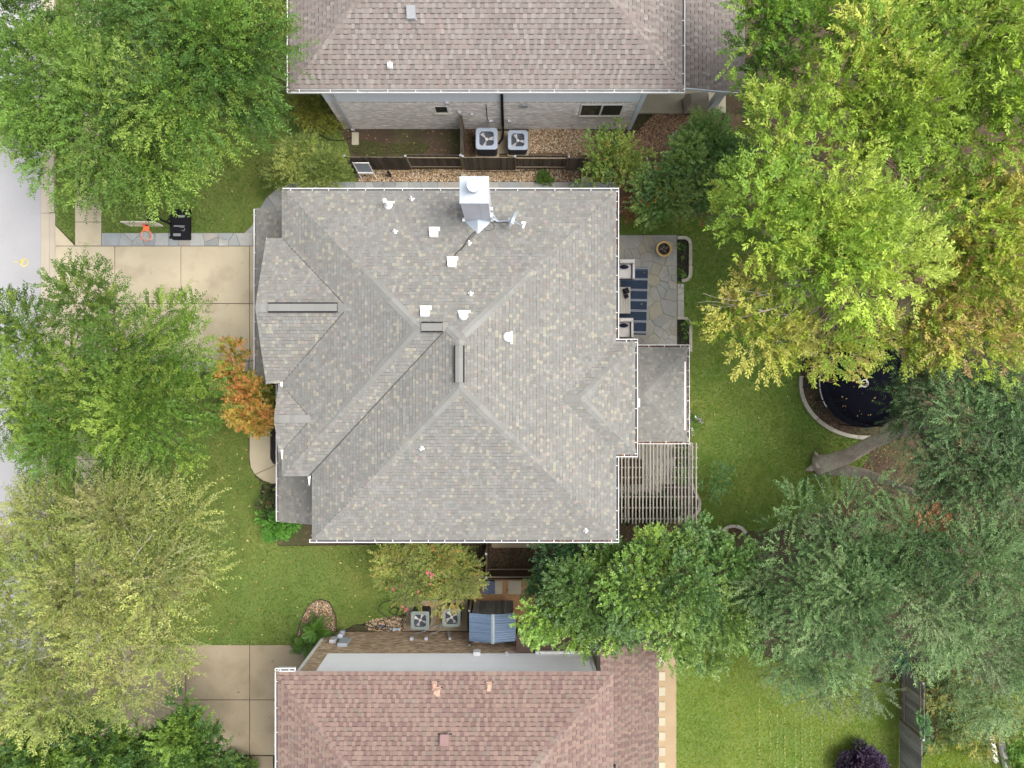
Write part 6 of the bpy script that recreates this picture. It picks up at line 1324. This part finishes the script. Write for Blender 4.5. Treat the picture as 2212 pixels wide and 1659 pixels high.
tree('garden_tree', 'yellowing tree low over the back lawn with bare grey limbs', 'tree', [(1590, 680, 7.2, .95), (1655, 720, 7.6, 1.05), (1560, 650, 6.8, .5), (1720, 755, 7.6, .95), (1790, 745, 7.8, 1.0), (1635, 625, 7.4, .75), (1700, 690, 7.6, .7), (1870, 720, 7.6, .9), (1560, 715, 6.6, .5), (1860, 775, 6.4, .35), (1880, 742, 7.0, .55), (1800, 765, 6.8, .5)], 218, base=tuple(W(1850, 560)[:2]), tr=.18, bark='bark_lt', pal=BRY, accent=([(.28, .25, .065), (.25, .21, .06)], .22), group='tall trees behind the back lawn', **dict(ash, rc=.85, spr=26, ll=.15, twig=('twig_lt', .3)))
tree('garden_tree', 'pale lime tree north of the spreading one', 'tree', [(1835, 195, 8.8, 1.5), (1900, 120, 9.2, 1.6), (1880, 285, 8.8, 1.4), (1960, 225, 9.2, 1.5), (1850, 30, 8.6, 1.5), (1940, 20, 8.8, 1.2), (1790, 180, 8, .9), (1930, 350, 8, 1.0)], 219, tr=.2, pal=BRI + [(.25, .28, .05)], group='tall trees behind the back lawn', **ash)
tree('garden_tree', 'tall green tree in the far back corner beyond the lime tree', 'tree', [(2080, 100, 9.2, 1.8), (2170, 160, 9.2, 1.7), (2010, 40, 8.6, 1.3), (2120, 270, 8.7, 1.6), (2020, 320, 8.0, 1.1), (2190, 40, 8.8, 1.5), (2030, 180, 8.6, 1.2), (2200, 310, 8.3, 1.2), (2080, 380, 7.6, 1.0), (2010, 420, 7.4, 1.0), (1960, 400, 7.6, .9), (2060, 440, 7.2, .8)], 220, tr=.22, pal=[(.12, .19, .02), (.09, .155, .018), (.155, .22, .026), (.19, .24, .04)], group='tall trees behind the back lawn', twig=('twig', .15), **ash)
tree('garden_tree', 'golden autumn tree beyond the trampoline', 'tree', [(2100, 480, 7.6, 1.4), (2180, 430, 7.7, 1.3), (2150, 580, 7.9, 1.6), (2060, 620, 7.7, 1.2), (2195, 680, 7.7, 1.3), (2085, 715, 7.7, 1.2), (2145, 755, 7.3, .9), (1990, 680, 7.3, 1.0), (2010, 745, 6.8, .75), (2030, 540, 7.4, 1.0), (2200, 540, 7.6, 1.1), (1990, 610, 7.2, .9), (1985, 530, 7.0, .7), (1960, 750, 6.8, .85), (1930, 740, 6.6, .5)], 221, tr=.2, bark='bark_lt', pal=ORY, accent=([(.33, .24, .09), (.30, .19, .07)], .10), group='tall trees behind the back lawn', twig=('twig_lt', .4), **dict(ash, rc=.9, spr=28, ll=.15))
oak = dict(rc=.95, over=1.4, flat=.75, depth=(.5, 1.08), spr=46, nl=18, sl=.62, ll=.095, lw=.042, droop=.2, twig=('twig_lt', .35))
t = tree('oak_tree', 'leaning live oak whose bare trunk crosses the lawn by the trampoline', 'tree', [(2035, 860, 6.2, 1.2), (2100, 920, 6.9, 1.5), (2180, 870, 6.8, 1.4), (2005, 935, 5.8, .85), (2060, 1005, 6.5, 1.2), (2170, 1010, 7.1, 1.5), (2200, 1105, 6.9, 1.3), (1960, 872, 5.4, .7), (1925, 838, 5.0, .45), (2100, 1080, 6.6, 1.0), (1935, 905, 4.8, .4), (2120, 1000, 6.8, 1.2), (2010, 1070, 6.0, .8), (2120, 830, 6.4, 1.0), (2200, 960, 6.8, 1.2), (1955, 830, 5.4, .75), (1930, 870, 5.0, .55), (1965, 905, 5.4, .6), (1985, 800, 5.8, .7), (2000, 1000, 5.8, .7)], 222, base=tuple(W(1775, 1005)[:2]), lim=False, pal=OAKD + OAK[:1], group='live oaks', **oak)
b = MB(); b.tube([W(1768, 1004, -.05), W(1790, 1000, .35), W(1835, 984, 1.2), W(1885, 955, 2.5), W(1925, 940, 3.7), W(1975, 925, 4.6), W(2060, 930, 5.8)], [.52, .40, .33, .28, .25, .20, .12], 14)
b.tube([W(1790, 1012, .2), W(1835, 1018, .9), W(1870, 1022, 1.8), W(1960, 1058, 3.4), W(2040, 1090, 4.8)], [.34, .27, .19, .15, .09], 12); b.tube([W(1900, 950, 2.8), W(1912, 925, 3.6), W(1935, 905, 4.4)], [.16, .11, .06], 8)
b.tube([W(1770, 1004, .25), W(1752, 1012, .05), W(1738, 1016, -.05)], [.25, .14, .05], 8); b.tube([W(1775, 1000, .2), W(1765, 985, .03), W(1758, 972, -.06)], [.2, .1, .04], 8)
b.build('trunk', MT['bark_oak'], t, smooth=True)
b = MB()
for c in ((2100, 920, 6.5), (2180, 870, 6.3), (2060, 1005, 6), (2170, 1010, 6.6), (2200, 1105, 6.4), (2035, 860, 5.6), (2100, 1080, 6)): b.tube(sway(W(1985, 926, 4.7), W(*c)), [.10, .08, .05, .025], 6)
b.build('limbs', MT['bark'], t, smooth=True)
tree('oak_tree', 'grey green live oak between the back lawn and the leaning oak', 'tree', [(1725, 1110, 5.0, .95), (1805, 1125, 5.8, 1.15), (1700, 1200, 5.3, .95), (1885, 1065, 5.5, .8), (1865, 1180, 6.2, 1.25), (1960, 1180, 6.6, 1.25), (1745, 1280, 6.0, 1.25), (1850, 1290, 6.6, 1.4), (1700, 1370, 5.4, 1.05), (1780, 1405, 5.4, 1.1), (1660, 1300, 5.2, .85), (1640, 1210, 4.8, .7), (1670, 1140, 4.6, .5), (1650, 1260, 5.2, 1.0), (1650, 1365, 5.0, .95), (1700, 1440, 4.8, .85), (1790, 1210, 6.0, 1.2), (1790, 1340, 6.0, 1.2), (1780, 1440, 5.0, .8), (1900, 1230, 6.4, 1.1), (1840, 1390, 5.6, .9)], 223, base=tuple(W(1850, 1130)[:2]), tr=.2, pal=OAK, group='live oaks', **oak)
tree('oak_tree', 'pale grey green live oak drooping over the board fence', 'tree', [(1975, 1295, 7.0, 1.5), (2090, 1225, 7.0, 1.5), (2180, 1255, 7.0, 1.45), (2090, 1365, 7.0, 1.5), (2190, 1400, 6.8, 1.4), (1960, 1395, 6.2, .85), (2150, 1500, 5.8, 1.1), (2050, 1450, 5.6, .75), (2205, 1540, 5.0, .8), (2010, 1200, 6.4, .9), (1905, 1390, 5.8, .6), (2020, 1360, 6.6, 1.0), (2100, 1150, 6.4, 1.1), (2200, 1180, 6.6, 1.0), (2130, 1440, 6.2, 1.0), (2040, 1290, 7, 1.0)], 224, base=tuple(W(2060, 1330)[:2]), tr=.22, pal=OAK + [(.115, .16, .075)], group='live oaks', **dict(oak, sl=.85, droop=.35))
tree('oak_tree', 'low silvery green tree at the top of the bright neighbouring lawn', 'tree', [(1800, 1470, 3.6, .95), (1725, 1450, 3.4, .75), (1870, 1470, 3.4, .85), (1760, 1500, 3.0, .7), (1840, 1510, 2.8, .65), (1680, 1440, 3.6, .6)], 225, pal=[(.085, .125, .058), (.068, .105, .046), (.105, .145, .072), (.09, .115, .04)], group='live oaks', **oak)
rnd = dict(rc=.72, over=1.6, flat=.8, depth=(.6, 1.08), spr=46, nl=12, sl=.34, ll=.105, lw=.062, droop=.05, up=.5, leafm='leaf_gloss')
tree('laurel_tree', 'dark green glossy tree tucked under the south east gutter corner', 'tree', [(1200, 1205, 3.6, .9), (1158, 1240, 3.4, .7), (1260, 1195, 3.9, .75), (1170, 1285, 3.6, .6)], 226, pal=[(.040, .092, .032), (.055, .115, .036), (.030, .07, .026), (.08, .15, .04)], group='round glossy trees', **rnd)
tree('laurel_tree', 'dense bright green round tree overhanging the white siding', 'tree', [(1255, 1285, 5.0, 1.25), (1185, 1330, 4.8, .9), (1370, 1285, 5.4, 1.4), (1240, 1352, 4.8, .85), (1330, 1358, 4.5, .85), (1300, 1205, 4.5, .85), (1390, 1200, 4.6, 1.0), (1165, 1368, 4.4, .4), (1255, 1398, 4.4, .3)], 227, tr=.14, pal=RND, group='round glossy trees', **rnd)
tree('laurel_tree', 'mid green round tree between the pergola and the pale granite strip', 'tree', [(1480, 1190, 4.4, .95), (1480, 1280, 5.2, 1.3), (1570, 1225, 4.6, 1.0), (1560, 1325, 4.8, 1.15), (1450, 1370, 4.4, .95), (1530, 1400, 3.8, .8), (1620, 1280, 4.4, .85), (1600, 1370, 4.2, .7)], 228, tr=.12, pal=[(.07, .13, .03), (.09, .155, .034), (.05, .10, .026), (.115, .175, .04)], group='round glossy trees', **rnd)
tree('flowering_tree', 'crape myrtle with pink blossoms over the rear air conditioner', 'tree', [(860, 1215, 2.9, .7), (940, 1205, 3.2, .85), (1000, 1235, 3.0, .75), (905, 1262, 3.0, .7), (980, 1285, 2.8, .55), (872, 1290, 2.3, .28), (840, 1250, 2.4, .4), (950, 1310, 2.4, .3), (1035, 1250, 2.6, .4)], 229, tr=.06, pal=[(.135, .16, .035), (.10, .13, .03), (.18, .185, .045), (.085, .105, .028)], accent=([(.30, .17, .05), (.26, .2, .05)], .12), rc=.42, over=1.4, spr=20, nl=12, sl=.42, ll=.085, lw=.04, twig=('twig', .4))
par = [o for o in sc.objects if o.name.startswith('flowering_tree')][0]
rg = np.random.default_rng(77); FL = []
for u, v, z_, s in ((925, 1238, 4.0, .16), (932, 1244, 4.0, .13), (870, 1310, 2.8, .10), (851, 1272, 3.0, .07), (866, 1262, 3.0, .07), (904, 1279, 3.3, .07), (877, 1317, 2.7, .08), (928, 1262, 3.6, .05)):
    c = np.array(W(u, v, z_)); s *= .75; k = 26; p = c + rg.normal(0, s * .5, (k, 3)); a = nrm(rg.normal(size=(k, 3))) * .035; b2 = nrm(np.cross(a, rg.normal(size=(k, 3)))) * .035; FL.append(np.stack([p - a, p + b2, p + a, p - b2], 1))
FL = np.concatenate(FL); npmesh('blossom', FL, [(0, 1, 2, 3)], np.array([(.5, .13, .16)]) * rg.uniform(.7, 1.3, (len(FL), 1)), MT['petal'], par)
# cycad and palm: fronds are parts, each with leaflets
def fronds(name, label, cat, c, n, L, tilt, pal, seed, w=.03, fl=.22, pairs=22, fan=None):
    t = thing(name, label, cat, (c.x, c.y, 0)); r = random.Random(seed)
    b = MB(); b.tube([(c.x, c.y, -.02), (c.x, c.y, c.z)], [.16, .12], 10); b.build('trunk', MT['bark'], t)
    for i in range(n):
        a = r.uniform(0, 6.28) if fan is None else fan[0] + (fan[1] - fan[0]) * (i + r.uniform(-.3, .3)) / n
        el = r.uniform(*tilt); l = L * r.uniform(.75, 1.1); col_ = r.choice(pal); k = r.uniform(.8, 1.2); col_ = tuple(v * k for v in col_)
        pts = []
        for j in range(7):
            s = j / 6; pts.append(Vector((c.x + math.cos(a) * l * s * math.cos(el), c.y + math.sin(a) * l * s * math.cos(el), c.z + l * (s * math.sin(el) - .55 * s * s))))
        f = MB(); f.tube(pts, [.012, .012, .01, .009, .007, .005, .003], 4, 0, col_, False); sd_ = Vector((-math.sin(a), math.cos(a), 0))
        for j in range(pairs):
            s = .12 + .88 * j / pairs; q = pts[min(int(s * 6), 5)].lerp(pts[min(int(s * 6) + 1, 6)], s * 6 - int(s * 6)); dd = (pts[6] - pts[0]).normalized()
            for sg in (-1, 1):
                tip = q + (sd_ * sg + dd * .7).normalized() * fl * math.sin(math.pi * (.15 + .8 * s)) + Vector((0, 0, .03)); m = (q + tip) / 2
                f.poly([q, m + dd * w * .5, tip, m - dd * w * .5], 0, tuple(v * r.uniform(.85, 1.15) for v in col_))
        f.build('frond', MT['leaf'], t)
    return t
CY = [(.065, .14, .02), (.085, .165, .026), (.05, .11, .018)]
fronds('cycad', 'bushy dark green cycad in the curved gravel bed', 'shrub', W(684, 1362, .6), 44, 1.0, (.1, 1.2), CY, 5, .03, .22)
fronds('cycad', 'second feathery cycad by the white downpipe corner', 'shrub', W(662, 1392, .5), 26, .95, (.1, 1.1), CY, 6, .03, .2)
t = thing('fan_palm', 'fan palm with blue green blades at the edge of the bright lawn', 'palm', W(1945, 1420)); c = W(1962, 1416, 2.6)
b = MB(); b.tube([(c.x, c.y, -.05), (c.x, c.y, 2.5)], [.18, .14], 10); b.build('trunk', MT['bark'], t)
for k in range(70):
    a = random.uniform(R(120), R(260)) if k < 50 else random.uniform(0, 6.28); l = random.uniform(.75, 1.25); e = random.uniform(-.3, .7); cl = random.choice([(.05, .14, .07), (.07, .17, .085), (.04, .11, .06), (.10, .2, .11)])
    d = Vector((math.cos(a) * math.cos(e), math.sin(a) * math.cos(e), math.sin(e))); s_ = Vector((-math.sin(a), math.cos(a), 0)) * .022; tip = c + d * l - Vector((0, 0, .3 * l * l)); m = c + d * l * .5
    f = MB(); f.poly([c - s_ * .5, m - s_, tip, m + s_, c + s_ * .5], 0, cl); f.build('blade', MT['leaf'], t)
# low plants
small = dict(rc=.3, over=1.8, spr=20, nl=10, sl=.22, ll=.085, lw=.045, droop=.1, lim=True, fine=False, tr=.02)
tree('shrub', 'dark purple leaved round shrub on the bright neighbouring lawn', 'shrub', [(1856, 1650, .5, .85, .6), (1830, 1660, .4, .5), (1880, 1655, .4, .5)], 240, pal=[(.030, .020, .042), (.045, .028, .06), (.02, .014, .026), (.07, .045, .085)], **dict(small, rc=.35, spr=34, lw=.05))
tree('shrub', 'vivid green low shrub at the south end of the porch roof', 'shrub', [(596, 1135, .5, .5), (570, 1118, .4, .3), (618, 1140, .4, .35), (640, 1128, .4, .3)], 241, pal=[(.05, .14, .02), (.07, .17, .025), (.035, .10, .017)], **small)
tree('shrub', 'dark rose bush with pale flowers below the porch gutter', 'shrub', [(577, 1075, .5, .33), (585, 1058, .4, .22), (573, 1098, .4, .28), (590, 1095, .4, .25)], 242, pal=[(.045, .075, .02), (.06, .05, .022), (.035, .06, .018), (.08, .11, .025)], accent=([(.5, .42, .38), (.34, .06, .06)], .08), **small)
tree('flower_clump', 'white and mauve flowering clump beside the lower back roof', 'flowers', [(1494, 893, .3, .22), (1500, 908, .3, .2), (1492, 925, .25, .2)], 243, pal=[(.06, .12, .03), (.05, .10, .025)], accent=([(.6, .6, .6), (.4, .28, .42)], .22), **small)
tree('flower_clump', 'flowering greenery in the bed under the pergola edge', 'flowers', [(1467, 985, .35, .25), (1478, 1005, .35, .25), (1470, 1030, .35, .25), (1483, 975, .3, .2), (1485, 1035, .3, .18)], 244, pal=[(.045, .11, .022), (.06, .14, .028), (.035, .085, .018)], accent=([(.6, .58, .56), (.35, .10, .12)], .10), **small)
tree('shrub', 'dark clipped hedge at the south end of the pergola', 'hedge', [(1350 + 16 * i, 1097, .55, .42, .9) for i in range(7)], 245, pal=[(.018, .034, .014), (.026, .045, .018), (.012, .024, .010)], **dict(small, spr=34))
for i, (u, v, r_, lb) in enumerate(((1471, 533, .14, 'small seedling in the black bed beside the pot'), (1476, 558, .09, 'tiny pale seedling in the black bed by the lawn'), (1470, 590, .2, 'low leafy perennial at the end of the longer black bed'), (1482, 705, .22, 'green perennial in the shorter black bed'), (1483, 722, .14, 'small perennial near the lower roof in the shorter black bed'))):
    tree('bed_plant', lb, 'plant', [(u, v, .18, r_)], 250 + i, pal=[(.07, .14, .022), (.05, .11, .02), (.10, .17, .03)], **dict(small, rc=.10, sl=.06, spr=7, nl=6, over=.8, ll=.05, lw=.028))
tree('sapling', 'thin bluish green sapling on the back lawn by the pergola', 'sapling', [(1548, 1035, .9, .55, .5), (1540, 1070, .7, .35, .5), (1560, 1010, .8, .35, .5)], 256, pal=[(.06, .125, .04), (.075, .14, .045)], **dict(small, rc=.3, over=.8, spr=8, nl=9, tr=.02))
tree('shrub', 'small green weed tuft in the gravel by the stone path', 'plant', [(1172, 387, .15, .22, .5), (1185, 390, .12, .15, .5)], 257, pal=[(.05, .10, .018), (.07, .12, .02)], **dict(small, rc=.16, sl=.16, ll=.06, lw=.02))
tree('shrub', 'overgrown mixed thicket beyond the grey board fence', 'bushes', [(2040, 1500, 1.0, .9), (2075, 1555, .9, .9), (2020, 1580, .9, .7), (2110, 1520, .9, .8), (2060, 1470, 1.2, .8), (2110, 1590, .7, .7), (2160, 1555, .7, .7)], 258, pal=[(.085, .115, .03), (.06, .095, .028), (.12, .135, .035), (.16, .155, .04), (.045, .075, .026)], accent=([(.24, .17, .04), (.2, .2, .03)], .08), rc=.45, over=1.3, spr=20, nl=12, sl=.4, ll=.095, lw=.05, tr=.05)
tree('shrub', 'climbing vine tuft on top of the grey board fence', 'vine', [(1989, 1572, 1.75, .28), (1992, 1600, 1.7, .22), (1980, 1545, 1.7, .2)], 259, pal=[(.06, .14, .05), (.08, .17, .05), (.05, .11, .04)], **small)
tree('shrub', 'leafy green plant behind the raised garden bed', 'plant', [(2195, 1612, .5, .4), (2185, 1650, .5, .35), (2210, 1655, .5, .35)], 260, pal=[(.06, .13, .022), (.09, .16, .03)], **small)
tree('shrub', 'small dark shrub at the foot of the red roofed house front', 'shrub', [(512, 1655, .5, .45), (535, 1665, .5, .35), (500, 1640, .4, .2)], 261, pal=DARK, **small)
tree('shrub', 'dead orange branch hanging among the live oaks', 'branch', [(2015, 1125, 6.9, .42, .5), (2040, 1140, 6.8, .35, .5), (1990, 1110, 6.6, .3, .5)], 262, base=tuple(W(2040, 1180)[:2]), pal=[(.24, .11, .05), (.18, .08, .04), (.28, .16, .08)], **dict(small, spr=10, nl=9))

def by_label(s): return [o for o in sc.objects if s in str(o.get('label', ''))][0]
def bare_limbs(par, main, r0, forks, mat='bark_lt'):
    b = MB(); pts = [W(*p) for p in main]; n = len(pts); b.tube(pts, [r0 * (1 - .75 * i / (n - 1)) for i in range(n)], 7)
    for i, q, r in forks:
        e = W(*q); m = pts[i]; k = sway(m, e, .10); b.tube(k, [r, r * .8, r * .55, r * .25], 5)
        for _ in range(5):
            s = k[random.choice((1, 2, 3))]; d = (e - m).normalized(); b.tube(sway(s, s + (d + Vector((random.uniform(-.7, .7), random.uniform(-.7, .7), random.uniform(-.1, .4)))) * random.uniform(.4, .9), .1), [r * .4, r * .3, r * .2, .006], 4, cap=False)
    b.build('limbs', MT[mat], par, smooth=True)
bare_limbs(by_label('yellowing tree low'), [(1850, 575, 7.2), (1795, 605, 7.7), (1730, 650, 8.0), (1650, 672, 7.9), (1585, 690, 7.6)], .075, [(1, (1690, 615, 8.1), .04), (2, (1655, 715, 7.9), .04), (2, (1600, 650, 7.9), .03), (3, (1560, 665, 7.5), .028), (1, (1720, 700, 7.8), .035)])
bare_limbs(by_label('tall green tree in the far back corner'), [(1960, 500, 6.0), (1975, 440, 7.6), (2000, 360, 8.4), (2030, 300, 9.0)], .10, [(1, (1945, 350, 8.6), .045), (1, (1990, 300, 8.9), .045), (2, (2060, 350, 8.5), .04), (1, (2060, 430, 8.0), .045), (0, (2090, 470, 7.6), .045)])
bare_limbs(by_label('golden autumn tree'), [(2110, 600, 7.0), (2120, 540, 8.0), (2100, 480, 8.3)], .06, [(1, (2170, 500, 8.2), .03), (1, (2060, 560, 8.1), .03), (0, (2170, 640, 8.1), .035)])
bare_limbs(by_label('thinning olive yellow tree'), [(230, 1330, 6.8), (260, 1260, 7.6), (300, 1190, 7.8), (350, 1130, 7.2)], .045, [(0, (150, 1390, 7.6), .03), (1, (180, 1210, 7.8), .03), (0, (270, 1420, 7.4), .03), (1, (360, 1240, 7.4), .025), (2, (260, 1120, 7.5), .025)])
